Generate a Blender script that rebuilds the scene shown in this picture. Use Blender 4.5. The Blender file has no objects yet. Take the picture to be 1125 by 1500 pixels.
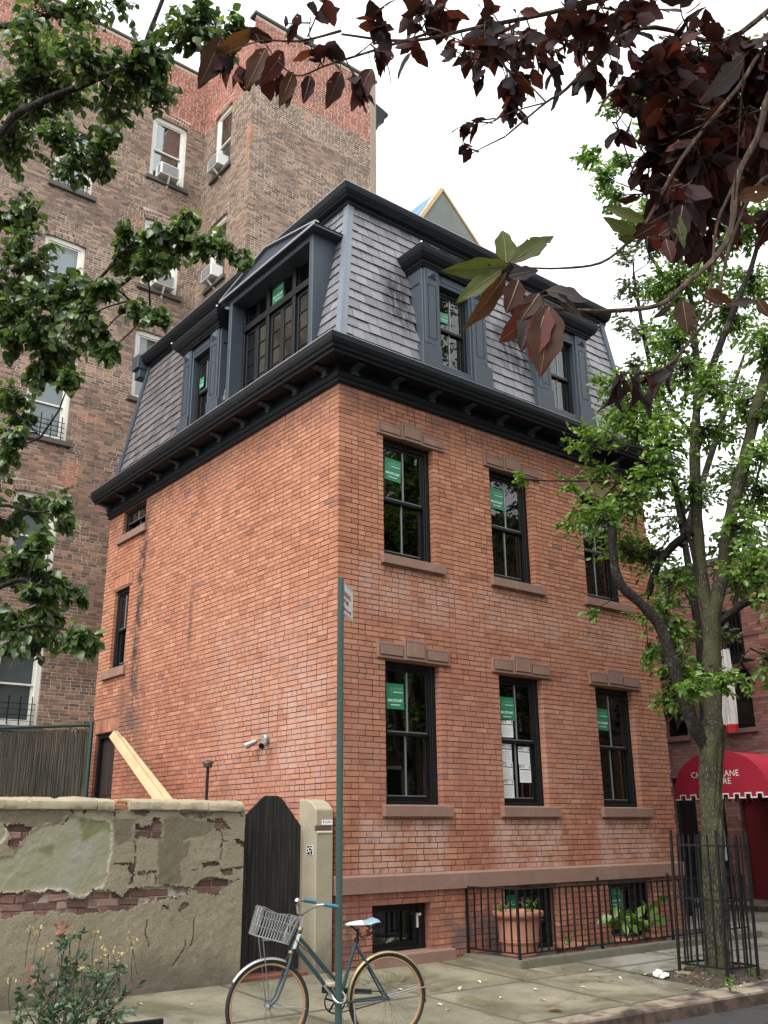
import bpy, bmesh, math, random
import numpy as np
from mathutils import Vector, Matrix
random.seed(7); RNG = np.random.default_rng(11)
SC = bpy.context.scene
COL = SC.collection
rad = math.radians
# ------------------------------------------------------------------ camera, sky, sun, exposure
CAM = np.array([-7.061, -9.764, 1.65]); FPX = 1394.5
PITCH, YAW, ROLL = rad(18.54), rad(51.2265), rad(-0.56)
FW = np.array([math.cos(YAW)*math.cos(PITCH), math.sin(YAW)*math.cos(PITCH), math.sin(PITCH)])
_R = np.array([math.sin(YAW), -math.cos(YAW), 0.0]); _U = np.cross(_R, FW)
RT = math.cos(ROLL)*_R + math.sin(ROLL)*_U; UP = -math.sin(ROLL)*_R + math.cos(ROLL)*_U
cd = bpy.data.cameras.new('camera'); cam = bpy.data.objects.new('camera', cd); COL.objects.link(cam)
cam.matrix_world = Matrix(((RT[0], UP[0], -FW[0], CAM[0]), (RT[1], UP[1], -FW[1], CAM[1]), (RT[2], UP[2], -FW[2], CAM[2]), (0, 0, 0, 1)))
cd.sensor_fit = 'VERTICAL'; cd.sensor_height = 36.0; cd.lens = FPX/1500*36.0; cd.clip_start = 0.05; cd.clip_end = 3000
SC.camera = cam
FH = np.array([math.cos(YAW), math.sin(YAW), 0.0])
def px(u, v, dist):
    "point seen at photo pixel (u, v) at a horizontal forward distance from the viewpoint"
    d = FW*FPX + RT*(u-562.5) - UP*(v-750.0)
    return CAM + d*(dist/float(d @ FH))
wd = bpy.data.worlds.new('World'); SC.world = wd; wd.use_nodes = True
wt = wd.node_tree; bg = wt.nodes['Background']
sky = wt.nodes.new('ShaderNodeTexSky'); sky.sky_type = 'NISHITA'; sky.sun_disc = False
SUN_EL, SUN_AZ = rad(52), rad(252)
sky.sun_elevation = SUN_EL; sky.sun_rotation = SUN_AZ; sky.air_density = 1.0; sky.dust_density = 6.0
hs = wt.nodes.new('ShaderNodeHueSaturation'); hs.inputs['Saturation'].default_value = 0.12; hs.inputs['Value'].default_value = 0.75
mx = wt.nodes.new('ShaderNodeMix'); mx.data_type = 'RGBA'; mx.inputs[0].default_value = 0.6
mx.inputs[7].default_value = (9.0, 9.2, 9.4, 1)
wt.links.new(sky.outputs[0], hs.inputs['Color']); wt.links.new(hs.outputs[0], mx.inputs[6]); wt.links.new(mx.outputs[2], bg.inputs[0])
bg.inputs[1].default_value = 0.12
sl = bpy.data.lights.new('sun', 'SUN'); sl.energy = 1.5; sl.angle = rad(45); sl.color = (1.0, 0.97, 0.93)
sun = bpy.data.objects.new('sun', sl); COL.objects.link(sun)
# azimuth measured like the sky texture's rotation (clockwise from +Y)
sdir = Vector((math.sin(SUN_AZ)*math.cos(SUN_EL), math.cos(SUN_AZ)*math.cos(SUN_EL), math.sin(SUN_EL)))
sun.rotation_euler = sdir.to_track_quat('Z', 'Y').to_euler(); sun.location = (0, 0, 40)
vs = SC.view_settings; vs.view_transform = 'Standard'; vs.look = 'None'; vs.gamma = 1.0; vs.use_curve_mapping = False
vs.exposure = 1.3
SC.cycles.max_bounces = 8; SC.cycles.transparent_max_bounces = 24; SC.cycles.caustics_reflective = False; SC.cycles.caustics_refractive = False
try: SC.cycles.use_denoising = True
except Exception: pass

# ------------------------------------------------------------------ text outlines, turned to meshes first
_TX = {}
def make_texts(items):
    obs = []
    for body, bold in items:
        c = bpy.data.curves.new('lettering', 'FONT'); c.body = body; c.align_x = 'CENTER'; c.align_y = 'CENTER'; c.size = 1.0
        c.resolution_u = 2; c.space_line = 0.85
        if bold: c.offset = 0.02
        o = bpy.data.objects.new('lettering', c); COL.objects.link(o); obs.append((body, bold, o, c))
    dg = bpy.context.evaluated_depsgraph_get()
    for body, bold, o, c in obs:
        me = bpy.data.meshes.new_from_object(o.evaluated_get(dg))
        n = len(me.vertices); co = np.empty(n*3, np.float32); me.vertices.foreach_get('co', co); co = co.reshape(-1, 3)
        _TX[body] = (co.copy(), [tuple(p.vertices) for p in me.polygons])
        bpy.data.meshes.remove(me)
    for body, bold, o, c in obs:
        bpy.data.objects.remove(o); bpy.data.curves.remove(c)
make_texts([('NO', 1), ('PARKING', 1), ('ANYTIME', 1), ('CHERRY LANE\nTHEATRE', 0), ('ARTISTIC', 0), ('800.278.3687', 1), ('NYC', 1)])

# ------------------------------------------------------------------ object helpers
WL = {}
def thing(name, label, cat, loc=(0, 0, 0), group=None, kind=None):
    o = bpy.data.objects.new(name, None); COL.objects.link(o); o.location = loc; o.empty_display_size = .2
    WL[o.name] = Vector(loc); o['label'] = label; o['category'] = cat
    if group: o['group'] = group
    if kind: o['kind'] = kind
    return o
def tag(o, label, cat, group=None):
    o['label'] = label; o['category'] = cat
    if group: o['group'] = group
    return o
def adopt(o, p, local=False):
    if p is not None:
        o.parent = p
        if not local and p.name in WL: o.matrix_parent_inverse = Matrix.Translation(-WL[p.name])
    return o
def ob(name, me, parent=None, loc=None, rot=None, scale=None, local=False):
    o = bpy.data.objects.new(name, me); COL.objects.link(o)
    if loc is not None: o.location = loc
    if rot is not None: o.rotation_euler = rot
    if scale is not None: o.scale = scale
    return adopt(o, parent, local)
def np_mesh(name, verts, faces, mat, smooth=False, attrs=None):
    "verts (N,3); faces: list of integer arrays (each (k,4) or (k,3))"
    me = bpy.data.meshes.new(name); verts = np.asarray(verts, np.float32)
    me.vertices.add(len(verts)); me.vertices.foreach_set('co', verts.ravel())
    loops = np.concatenate([np.asarray(f, np.int32).ravel() for f in faces]); sizes = np.concatenate([np.full(len(f), f.shape[1], np.int32) for f in map(np.asarray, faces)])
    me.loops.add(len(loops)); me.loops.foreach_set('vertex_index', loops)
    me.polygons.add(len(sizes)); st = np.zeros(len(sizes), np.int32); st[1:] = np.cumsum(sizes)[:-1]
    me.polygons.foreach_set('loop_start', st)
    me.polygons.foreach_set('use_smooth', np.full(len(sizes), bool(smooth)))
    for k, v in (attrs or {}).items():
        a = me.attributes.new(k, 'FLOAT', 'POINT'); a.data.foreach_set('value', np.asarray(v, np.float32))
    me.update(calc_edges=True)
    if mat: me.materials.append(mat)
    return me

class G:
    "collects plain shapes into one mesh"
    def __init__(s): s.v = []; s.f = []
    def add(s, vs, fs):
        n = len(s.v); s.v += [tuple(map(float, p)) for p in vs]; s.f += [tuple(i+n for i in f) for f in fs]; return s
    def box(s, x0, x1, y0, y1, z0, z1):
        return s.add([(x0,y0,z0),(x1,y0,z0),(x1,y1,z0),(x0,y1,z0),(x0,y0,z1),(x1,y0,z1),(x1,y1,z1),(x0,y1,z1)],
                     [(0,3,2,1),(4,5,6,7),(0,1,5,4),(1,2,6,5),(2,3,7,6),(3,0,4,7)])
    def obox(s, c, ax, ay, az):
        "box from centre and three half-axis vectors"
        c, ax, ay, az = (np.array(q, float) for q in (c, ax, ay, az)); vs = []
        for k in (-1, 1):
            for i, j in ((-1,-1),(1,-1),(1,1),(-1,1)): vs.append(c+i*ax+j*ay+k*az)
        return s.add(vs, [(0,3,2,1),(4,5,6,7),(0,1,5,4),(1,2,6,5),(2,3,7,6),(3,0,4,7)])
    def prism(s, prof, axis, a0, a1):
        "extrude a 2D outline along axis (0,1,2); prof in the two other axes, in order"
        def P(p, a):
            q = list(p); q.insert(axis, a); return q
        n = len(prof); vs = [P(p, a0) for p in prof]+[P(p, a1) for p in prof]
        return s.add(vs, [tuple(range(n))[::-1], tuple(range(n, 2*n))]+[(i, (i+1)%n, n+(i+1)%n, n+i) for i in range(n)])
    def bar(s, a, b, w, h=None, up=(0, 0, 1)):
        a, b = np.array(a, float), np.array(b, float); d = b-a; L = np.linalg.norm(d); d = d/L
        u = np.array(up, float)
        if abs(d @ u) > .95: u = np.array((1., 0, 0))
        sd = np.cross(d, u); sd /= np.linalg.norm(sd); u = np.cross(sd, d); h = h or w
        return s.obox((a+b)/2, d*L/2, sd*w/2, u*h/2)
    def tube(s, pts, r, seg=8, caps=True):
        pts = [np.array(p, float) for p in pts]; n = len(pts); rs = r if hasattr(r, '__len__') else [r]*n
        vs = []; fs = []; prev = None
        for i, p in enumerate(pts):
            t = pts[min(i+1, n-1)]-pts[max(i-1, 0)]; t /= (np.linalg.norm(t)+1e-9)
            if prev is None:
                u = np.array((0, 0, 1.)) if abs(t[2]) < .9 else np.array((1., 0, 0))
            else: u = prev
            u = u-t*(u @ t); u /= (np.linalg.norm(u)+1e-9); prev = u; w = np.cross(t, u)
            for k in range(seg):
                a = 2*math.pi*k/seg; vs.append(p+rs[i]*(math.cos(a)*u+math.sin(a)*w))
        for i in range(n-1):
            for k in range(seg):
                fs.append((i*seg+k, i*seg+(k+1)%seg, (i+1)*seg+(k+1)%seg, (i+1)*seg+k))
        if caps: fs += [tuple(range(seg))[::-1], tuple((n-1)*seg+k for k in range(seg))]
        return s.add(vs, fs)
    def lathe(s, prof, c=(0, 0, 0), seg=24, close=True):
        vs = []; fs = []; n = len(prof)
        for r, z in prof:
            for k in range(seg):
                a = 2*math.pi*k/seg; vs.append((c[0]+r*math.cos(a), c[1]+r*math.sin(a), c[2]+z))
        for i in range(n-1):
            for k in range(seg): fs.append((i*seg+k, i*seg+(k+1)%seg, (i+1)*seg+(k+1)%seg, (i+1)*seg+k))
        if close: fs += [tuple(range(seg))[::-1], tuple((n-1)*seg+k for k in range(seg))]
        return s.add(vs, fs)
    def torus(s, c, ax, R, r, n=48, m=8, sq=1.0, arc=(0, 2*math.pi)):
        ax = np.array(ax, float); ax /= np.linalg.norm(ax); u = np.array((0, 0, 1.)); u = u-ax*(u@ax); u /= np.linalg.norm(u); w = np.cross(ax, u)
        full = abs(arc[1]-arc[0]-2*math.pi) < 1e-6; N = n if full else n+1; vs = []; fs = []
        for i in range(N):
            a = arc[0]+(arc[1]-arc[0])*i/n; d = math.cos(a)*u+math.sin(a)*w
            for k in range(m):
                b = 2*math.pi*k/m; vs.append(np.array(c)+d*(R+r*math.cos(b))+ax*(r*sq*math.sin(b)))
        for i in range(n):
            for k in range(m): fs.append((i*m+k, ((i+1)%N)*m+k, ((i+1)%N)*m+(k+1)%m, i*m+(k+1)%m))
        return s.add(vs, fs)
    def text(s, body, size, place):
        "lettering; place maps flat (x, y) to 3D"
        co, fs = _TX[body]; return s.add([place(p[0]*size, p[1]*size) for p in co], fs)
    def mesh(s, name, mat, bevel=0, smooth=False, seg=1):
        me = bpy.data.meshes.new(name)
        if bevel or smooth:
            bm = bmesh.new(); vs = [bm.verts.new(p) for p in s.v]
            for f in s.f:
                try: bm.faces.new([vs[i] for i in f])
                except ValueError: pass
            bmesh.ops.recalc_face_normals(bm, faces=bm.faces)
            if bevel:
                es = [e for e in bm.edges if len(e.link_faces) == 2 and e.calc_face_angle(0) > .5]
                bmesh.ops.bevel(bm, geom=es, offset=bevel, segments=seg, affect='EDGES', clamp_overlap=True)
            if smooth:
                for f in bm.faces: f.smooth = True
                for e in bm.edges:
                    if len(e.link_faces) == 2 and e.calc_face_angle(0) > .7: e.smooth = False
            bm.to_mesh(me); bm.free()
        else:
            me.from_pydata(s.v, [], s.f); me.update()
        if mat: me.materials.append(mat)
        return me
    def build(s, name, mat, parent=None, bevel=0, smooth=False, loc=None, rot=None, local=False, seg=1):
        return ob(name, s.mesh(name, mat, bevel, smooth, seg), parent, loc, rot, None, local)

# ------------------------------------------------------------------ materials
class NT:
    def __init__(s, name):
        s.m = bpy.data.materials.new(name); s.m.use_nodes = True; s.t = s.m.node_tree
        s.out = s.t.nodes['Material Output']; s.b = s.t.nodes['Principled BSDF']
    def n(s, typ, ins=None, **props):
        nd = s.t.nodes.new('ShaderNode'+typ)
        for k, v in props.items(): setattr(nd, k, v)
        for k, v in (ins or {}).items(): s.set(nd.inputs[k], v)
        return nd
    def set(s, sock, v):
        if isinstance(v, bpy.types.NodeSocket): s.t.links.new(v, sock)
        elif hasattr(v, '__len__') and len(v) == 3 and sock.type == 'RGBA': sock.default_value = (*v, 1)
        else: sock.default_value = v
    def math(s, op, a, b=0.0, c=0.0, clamp=False):
        nd = s.n('Math', operation=op, use_clamp=clamp); s.set(nd.inputs[0], a); s.set(nd.inputs[1], b); s.set(nd.inputs[2], c); return nd.outputs[0]
    def mix(s, fac, a, b, mode='MIX'):
        nd = s.n('Mix', data_type='RGBA', blend_type=mode); s.set(nd.inputs[0], fac); s.set(nd.inputs[6], a); s.set(nd.inputs[7], b); return nd.outputs[2]
    def pos(s): return s.n('NewGeometry').outputs['Position']
    def noise(s, vec, scale, detail=4, rough=.55, dist=0.0):
        return s.n('TexNoise', {'Vector': vec, 'Scale': scale, 'Detail': detail, 'Roughness': rough, 'Distortion': dist}).outputs['Fac']
    def ramp(s, fac, stops, interp='LINEAR'):
        nd = s.n('ValToRGB', {'Fac': fac}); cr = nd.color_ramp; cr.interpolation = interp
        while len(cr.elements) < len(stops): cr.elements.new(.5)
        for e, (p, c) in zip(cr.elements, stops): e.position = p; e.color = (*c, 1) if len(c) == 3 else c
        return nd.outputs['Color']
    def rng(s, v, a, b, lo=0.0, hi=1.0):
        nd = s.n('MapRange', {0: v, 1: a, 2: b, 3: lo, 4: hi}, interpolation_type='SMOOTHSTEP'); return nd.outputs[0]
    def band(s, v, lo, hi, soft):
        return s.math('MULTIPLY', s.rng(v, lo-soft, lo+soft), s.rng(v, hi-soft, hi+soft, 1, 0))
    def rnd(s):
        g = s.n('NewGeometry').outputs['Random Per Island']; o = s.n('ObjectInfo').outputs['Random']
        return s.math('FRACT', s.math('ADD', g, o))
    def bump(s, h, strength=.3, dist=.01):
        s.set(s.b.inputs['Normal'], s.n('Bump', {'Height': h, 'Strength': strength, 'Distance': dist}).outputs[0])
    def done(s, color=None, rough=.6, metal=0.0, spec=.5):
        if color is not None: s.set(s.b.inputs['Base Color'], color)
        s.set(s.b.inputs['Roughness'], rough); s.b.inputs['Metallic'].default_value = metal; s.b.inputs['Specular IOR Level'].default_value = spec
        return s.m
def plain(name, col, rough=.6, metal=0.0, spec=.5, var=.15, scale=6.0, bump=0.0):
    t = NT(name); p = t.pos(); f = t.noise(p, scale, 5, .6)
    c = t.mix(f, tuple(x*(1-var) for x in col), tuple(min(1, x*(1+var)) for x in col))
    if bump: t.bump(t.noise(p, scale*6, 4), bump, .004)
    t.set(t.b.inputs['Roughness'], t.math('ADD', rough-.08, t.math('MULTIPLY', t.noise(p, scale*2.3, 3), .16)))
    t.set(t.b.inputs['Base Color'], c); t.b.inputs['Metallic'].default_value = metal; t.b.inputs['Specular IOR Level'].default_value = spec
    return t.m
def brickmat(name, stops, stains_shade=(), rough=.85, grime=(.5, .5, .5), grime_amt=.35, gscale=.7):
    "stains: (axis, lo, hi, soft, z0, z1, zsoft, colour, amount)"
    t = NT(name); p = t.pos(); x, y, z = t.n('SeparateXYZ', {0: p}).outputs
    c = t.ramp(t.rnd(), stops)
    c = t.mix(t.math('MULTIPLY', t.noise(p, 45, 5, .7), .55), c, t.mix(.35, c, (.55, .40, .32)), 'MIX')
    sp = t.rng(t.noise(p, 14, 6, .75), .60, .72); c = t.mix(t.math('MULTIPLY', sp, .35), c, (.08, .055, .05))
    big = t.rng(t.noise(p, gscale, 6, .65, .4), .42, .68); c = t.mix(t.math('MULTIPLY', big, grime_amt), c, grime, 'MULTIPLY')
    wob = t.math('MULTIPLY', t.math('SUBTRACT', t.noise(p, 2.2, 5, .7), .5), 1.0)
    br = t.rng(t.noise(p, 3.3, 6, .7), .36, .60)
    for ax, lo, hi, so, z0, z1, zs, col, amt in stains_shade:
        a = t.math('ADD', (x, y, z)[ax], t.math('MULTIPLY', wob, so*2.5)); b = t.math('ADD', z, t.math('MULTIPLY', wob, zs*1.5))
        m = t.math('MULTIPLY', t.band(a, lo, hi, so), t.band(b, z0, z1, zs)); m = t.math('MULTIPLY', t.math('MULTIPLY', m, br), amt, clamp=True)
        c = t.mix(m, c, col)
    t.bump(t.math('ADD', t.noise(p, 70, 5, .7), t.math('MULTIPLY', t.noise(p, 20, 3), .4)), .3, .003)
    return t.done(c, rough, 0, .2)

BRICK_RED = ((0.0, (.20, .095, .070)), (.03, (.30, .115, .066)), (.18, (.36, .145, .082)), (.6, (.40, .168, .094)), (.92, (.44, .195, .11)), (1.0, (.47, .235, .14)))
dark, pale, soot = (.10, .06, .05), (.52, .36, .30), (.055, .045, .04)
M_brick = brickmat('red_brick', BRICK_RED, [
    (0, -.5, 7.5, .3, -.2, 4.3, .6, (.25, .088, .060), .50), (1, .2, 8, .4, -.2, 2.6, .6, (.27, .10, .07), .35),  # lower storey: redder brick, with tree shading painted in as well
    (1, 5.95, 6.25, .10, 3.3, 7.4, .25, soot, 1.0), (1, 5.6, 6.7, .3, 3.0, 4.2, .4, (.16, .10, .08), .8), (1, 4.0, 4.14, .05, 4.5, 5.5, .2, soot, .6),
    (1, .2, 3.2, .7, 2.2, 4.6, .6, (.56, .40, .33), .32), (1, .1, 1.3, .3, 2.0, 3.6, .3, (.52, .38, .33), .28),
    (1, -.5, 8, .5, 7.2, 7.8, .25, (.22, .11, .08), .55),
    (0, .35, 1.8, .16, 1.15, 1.80, .05, pale, .75), (0, 2.65, 4.05, .16, 1.15, 1.80, .05, pale, .75), (0, 4.8, 6.3, .16, 1.15, 1.80, .05, pale, .65),
    (0, .25, 2.1, .3, 4.4, 5.12, .12, (.42, .26, .21), .8), (0, 2.5, 4.3, .3, 4.4, 5.12, .12, (.42, .26, .21), .7), (0, 4.6, 6.4, .3, 4.4, 5.12, .12, (.42, .26, .21), .6),
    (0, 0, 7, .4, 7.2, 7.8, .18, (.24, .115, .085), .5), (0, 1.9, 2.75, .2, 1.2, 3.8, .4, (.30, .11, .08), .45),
    (0, 0, 7, .3, -.1, .95, .02, (.24, .10, .075), .7), (0, .0, .6, .2, 0, .7, .2, (.13, .08, .07), .9), (0, 1.7, 2.8, .2, 0, .6, .15, (.14, .10, .10), .9)],
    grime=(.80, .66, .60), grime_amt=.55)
TEN = ((0, (.075, .058, .05)), (.25, (.145, .10, .078)), (.6, (.205, .138, .104)), (.86, (.275, .19, .14)), (1, (.36, .225, .145)))
def tenmat():
    t = NT('tenement_brick'); p = t.pos(); x, y, z = t.n('SeparateXYZ', {0: p}).outputs
    c = t.ramp(t.rnd(), TEN)
    wob = t.math('MULTIPLY', t.math('SUBTRACT', t.noise(p, 1.5, 4), .5), .5)
    redc = t.ramp(t.rnd(), ((0, (.17, .05, .04)), (.5, (.30, .085, .06)), (1, (.38, .14, .09))))
    c = t.mix(t.rng(z, 20.70, 20.76), c, redc)
    pf = t.math('MULTIPLY', t.rng(t.noise(p, 1.1, 3), .64, .68), .7); c = t.mix(pf, c, (.40, .17, .10))
    low = t.math('MULTIPLY', t.rng(t.math('ADD', z, wob), 15.0, 9.0), .55); c = t.mix(low, c, t.mix(1, c, (1.15, .82, .74), 'MULTIPLY'))
    c = t.mix(t.math('MULTIPLY', t.noise(p, 30, 4), .6), c, t.mix(.4, c, (.4, .32, .26)))
    c = t.mix(t.math('MULTIPLY', t.rng(t.noise(p, .8, 5, .6), .45, .65), .5), c, (.55, .52, .5), 'MULTIPLY')
    t.bump(t.noise(p, 30, 4), .5, .01)
    return t.done(c, .9, 0, .2)
M_tenbrick = tenmat()
def mortarmat(name, a, b, scale=1.2):
    t = NT(name); p = t.pos(); c = t.mix(t.rng(t.noise(p, scale, 5, .6), .38, .62), a, b)
    c = t.mix(t.math('MULTIPLY', t.noise(p, 40, 4), .5), c, t.mix(1, c, (.7, .7, .7), 'MULTIPLY'))
    t.bump(t.noise(p, 80, 3), .5, .004); return t.done(c, .95, 0, .2)
M_mortar = mortarmat('mortar', (.085, .045, .036), (.20, .115, .09))
def tmort():
    t = NT('tenement_mortar'); p = t.pos(); x, y, z = t.n('SeparateXYZ', {0: p}).outputs
    n = t.rng(t.noise(p, .55, 5, .6), .42, .60); c = t.mix(n, (.24, .195, .155), (.50, .44, .355))
    up = t.math('MULTIPLY', t.rng(z, 19.78, 19.84), t.rng(y, 10.95, 10.6)); up = t.math('MAXIMUM', up, t.rng(z, 20.70, 20.76))
    c = t.mix(up, c, (.55, .49, .40)); t.bump(t.noise(p, 60, 3), .4, .004); return t.done(c, .95, 0, .2)
M_tenmortar = tmort()
M_theatrebrick = brickmat('theatre_brick', ((0, (.13, .05, .045)), (.4, (.22, .085, .07)), (.8, (.28, .12, .095)), (1, (.36, .17, .13))), [(1, 0, 6, 1, 2.0, 4.0, .4, (.20, .15, .17), .6)], grime=(.7, .65, .65), grime_amt=.6)
M_theatremortar = mortarmat('theatre_mortar', (.12, .065, .06), (.22, .14, .12))
def stone():
    t = NT('brownstone'); p = t.pos(); c = t.mix(t.noise(p, 3, 6, .65), (.19, .115, .09), (.27, .165, .13))
    c = t.mix(t.math('MULTIPLY', t.rng(t.noise(p, 1.7, 6, .7, .5), .52, .7), .45), c, (.33, .22, .175))
    c = t.mix(t.math('MULTIPLY', t.rng(t.noise(p, 26, 5, .7), .55, .7), .3), c, (.11, .07, .055))
    t.bump(t.noise(p, 70, 5, .7), .35, .004); return t.done(c, .85, 0, .25)
M_stone = stone()
def painted(name, col, rough=.38, dirt=.25, spec=.5):
    t = NT(name); p = t.pos(); d = t.rng(t.noise(p, 5, 6, .7), .45, .75)
    c = t.mix(t.math('MULTIPLY', d, dirt), col, tuple(min(1, x*.55+.02) for x in col))
    t.set(t.b.inputs['Roughness'], t.math('ADD', rough, t.math('MULTIPLY', t.noise(p, 9, 4), .2)))
    t.bump(t.noise(p, 22, 3), .06, .004)
    t.set(t.b.inputs['Base Color'], c); t.b.inputs['Specular IOR Level'].default_value = spec; return t.m
M_trim = painted('slate_blue_paint', (.040, .053, .070), .40, .25, .4)
M_trimmid = painted('mid_slate_paint', (.026, .034, .044), .42, .25, .3)
M_trimdark = painted('dark_slate_paint', (.006, .0085, .012), .40, .2, .22)
M_black = painted('black_window_paint', (.0055, .006, .007), .36, .2, .3)
M_iron = painted('black_iron_paint', (.008, .008, .009), .45, .3, .25)
M_barsheen = plain('bar_sky_sheen', (.22, .23, .24), .35, .3)  # grey stands in for sky reflected on the glossy black bars
M_white = painted('white_paint', (.70, .68, .62), .5, .35)
M_whiteclean = painted('white_trim', (.78, .77, .74), .5, .15)
M_zinc = plain('zinc_flashing', (.36, .37, .40), .35, .6)
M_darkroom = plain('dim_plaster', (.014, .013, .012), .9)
M_sillgrey = plain('soot_dark_stone', (.085, .075, .068), .9, bump=.3)
def slate():
    t = NT('roof_slate'); p = t.pos(); x, y, z = t.n('SeparateXYZ', {0: p}).outputs
    c = t.ramp(t.rnd(), ((0, (.135, .135, .148)), (.5, (.19, .188, .205)), (1, (.24, .237, .257))))
    st = t.noise(t.n('VectorMath', {0: p, 1: (7, 7, .9)}, operation='MULTIPLY').outputs[0], 1.6, 5, .6)
    c = t.mix(t.math('MULTIPLY', t.rng(t.noise(p, 2.2, 5, .7), .45, .7), .35), c, (.12, .115, .125)); c = t.mix(t.math('MULTIPLY', t.noise(p, 35, 4, .7), .35), c, (.11, .105, .11))
    brown = t.rng(x, .62, .50); c = t.mix(t.math('MULTIPLY', t.math('MULTIPLY', brown, t.rng(y, .8, 1.6)), .75), c, t.mix(1, c, (.62, .56, .50), 'MULTIPLY'))
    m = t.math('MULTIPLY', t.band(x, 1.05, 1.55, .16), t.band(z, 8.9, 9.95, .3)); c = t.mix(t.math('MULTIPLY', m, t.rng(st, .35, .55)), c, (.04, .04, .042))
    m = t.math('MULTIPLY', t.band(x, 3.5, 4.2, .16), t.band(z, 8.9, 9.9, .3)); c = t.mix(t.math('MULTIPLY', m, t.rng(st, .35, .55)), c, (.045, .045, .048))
    t.set(t.b.inputs['Roughness'], t.math('ADD', .30, t.math('MULTIPLY', t.noise(p, 8, 4), .22)))
    t.bump(t.noise(p, 40, 5, .7), .25, .002); t.set(t.b.inputs['Base Color'], c); return t.m
M_slate = slate()
def glass(name, tint=(.62, .65, .63), boost=.03, rough=.015, k=1.15):
    t = NT(name); t.t.nodes.remove(t.b); p = t.pos()
    f = t.n('Fresnel', {'IOR': 1.52}).outputs[0]; f = t.math('ADD', t.math('MULTIPLY', f, k), boost, clamp=True)
    bump = t.n('Bump', {'Height': t.noise(p, 1.3, 2), 'Strength': .03, 'Distance': .02}).outputs[0]
    g = t.n('BsdfGlossy', {'Color': (.95, .97, .96), 'Roughness': rough, 'Normal': bump}); tr = t.n('BsdfTransparent', {'Color': tint})
    m = t.n('MixShader', {0: f, 1: tr.outputs[0], 2: g.outputs[0]}); t.t.links.new(m.outputs[0], t.out.inputs[0]); return t.m
M_glass = glass('window_glass'); M_glasspale = glass('tenement_glass', (.80, .83, .83), .03, .03, .7)
def leafmat(name, cols, rough=.38, trans=.35, holes=0, spec=.5):
    t = NT(name); p = t.pos(); c = t.ramp(t.rnd(), cols)
    c = t.mix(t.math('MULTIPLY', t.noise(p, 40, 3), .4), c, t.mix(1, c, (.6, .65, .5), 'MULTIPLY'))
    t.set(t.b.inputs['Base Color'], c); t.b.inputs['Roughness'].default_value = rough; t.b.inputs['Specular IOR Level'].default_value = spec
    tl = t.n('BsdfTranslucent', {'Color': t.mix(1, c, (1.25, 1.35, .7), 'MULTIPLY')})
    m = t.n('MixShader', {0: trans, 1: t.b.outputs[0], 2: tl.outputs[0]}).outputs[0]
    if holes:
        v = t.n('TexVoronoi', {'Vector': p, 'Scale': 60.0}); h = t.math('MULTIPLY', t.math('LESS_THAN', v.outputs['Distance'], .13), t.math('GREATER_THAN', t.noise(p, 25, 2), .56))
        m = t.n('MixShader', {0: h, 1: m, 2: t.n('BsdfTransparent').outputs[0]}).outputs[0]
    t.t.links.new(m, t.out.inputs[0]); return t.m
M_pear = leafmat('pear_leaf', ((0, (.030, .058, .020)), (.5, (.062, .105, .034)), (.85, (.12, .175, .055)), (1, (.22, .28, .10))), .28, .42, spec=.6)
M_young = leafmat('young_leaf', ((0, (.05, .11, .02)), (.4, (.11, .20, .035)), (.8, (.19, .30, .06)), (1, (.30, .42, .11))), .36, .38)
M_dull = leafmat('dull_leaf', ((0, (.045, .075, .03)), (.6, (.085, .125, .055)), (1, (.14, .18, .085))), .45, .3)
SPL = dict(spec=.22)
M_purple = leafmat('purple_leaf', ((0, (.012, .006, .008)), (.5, (.028, .009, .010)), (.85, (.065, .015, .014)), (1, (.11, .025, .018))), .55, .42, holes=1, **SPL)
M_olive = leafmat('olive_leaf', ((0, (.038, .044, .014)), (.5, (.062, .072, .020)), (1, (.09, .11, .03))), .55, .45, holes=1, **SPL)
M_rust = leafmat('rust_leaf', ((0, (.035, .014, .009)), (.6, (.065, .026, .013)), (1, (.11, .045, .016))), .55, .4, holes=1, **SPL)
M_mauve = leafmat('mauve_leaf', ((0, (.035, .026, .032)), (1, (.055, .042, .052))), .6, .25, holes=1, **SPL)
M_rose = leafmat('rose_leaf', ((0, (.04, .085, .05)), (.5, (.075, .135, .08)), (.85, (.13, .20, .12)), (1, (.25, .31, .19))), .3, .25)
M_petal = leafmat('faded_petal', ((0, (.55, .42, .16)), (.5, (.62, .55, .30)), (1, (.50, .22, .07))), .6, .3)
M_newshoot = leafmat('red_shoot', ((0, (.35, .08, .06)), (1, (.48, .18, .12))), .45, .3)
def bark(name, a, b, moss=None):
    t = NT(name); p = t.pos(); q = t.n('VectorMath', {0: p, 1: (1, 1, .30)}, operation='MULTIPLY').outputs[0]
    f = t.math('ADD', t.math('MULTIPLY', t.noise(q, 34, 6, .75), .6), t.math('MULTIPLY', t.n('TexVoronoi', {'Vector': q, 'Scale': 42.0}, feature='DISTANCE_TO_EDGE').outputs['Distance'], .9)); c = t.mix(t.rng(f, .35, .65), a, b)
    if moss: c = t.mix(t.math('MULTIPLY', t.rng(t.noise(p, 2.5, 5), .4, .6), .75), c, moss)
    c = t.mix(t.math('MULTIPLY', t.rng(t.noise(p, 5, 4), .55, .7), .4), c, (.16, .15, .12))
    t.bump(f, 1.0, .02); return t.done(c, .9, 0, .2)
M_bark = bark('mossy_bark', (.030, .027, .019), (.105, .094, .062), (.06, .066, .026))
M_barkdark = bark('dark_bark', (.016, .014, .012), (.05, .042, .035))
M_twig = bark('brown_twig', (.05, .033, .025), (.11, .075, .055))
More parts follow.
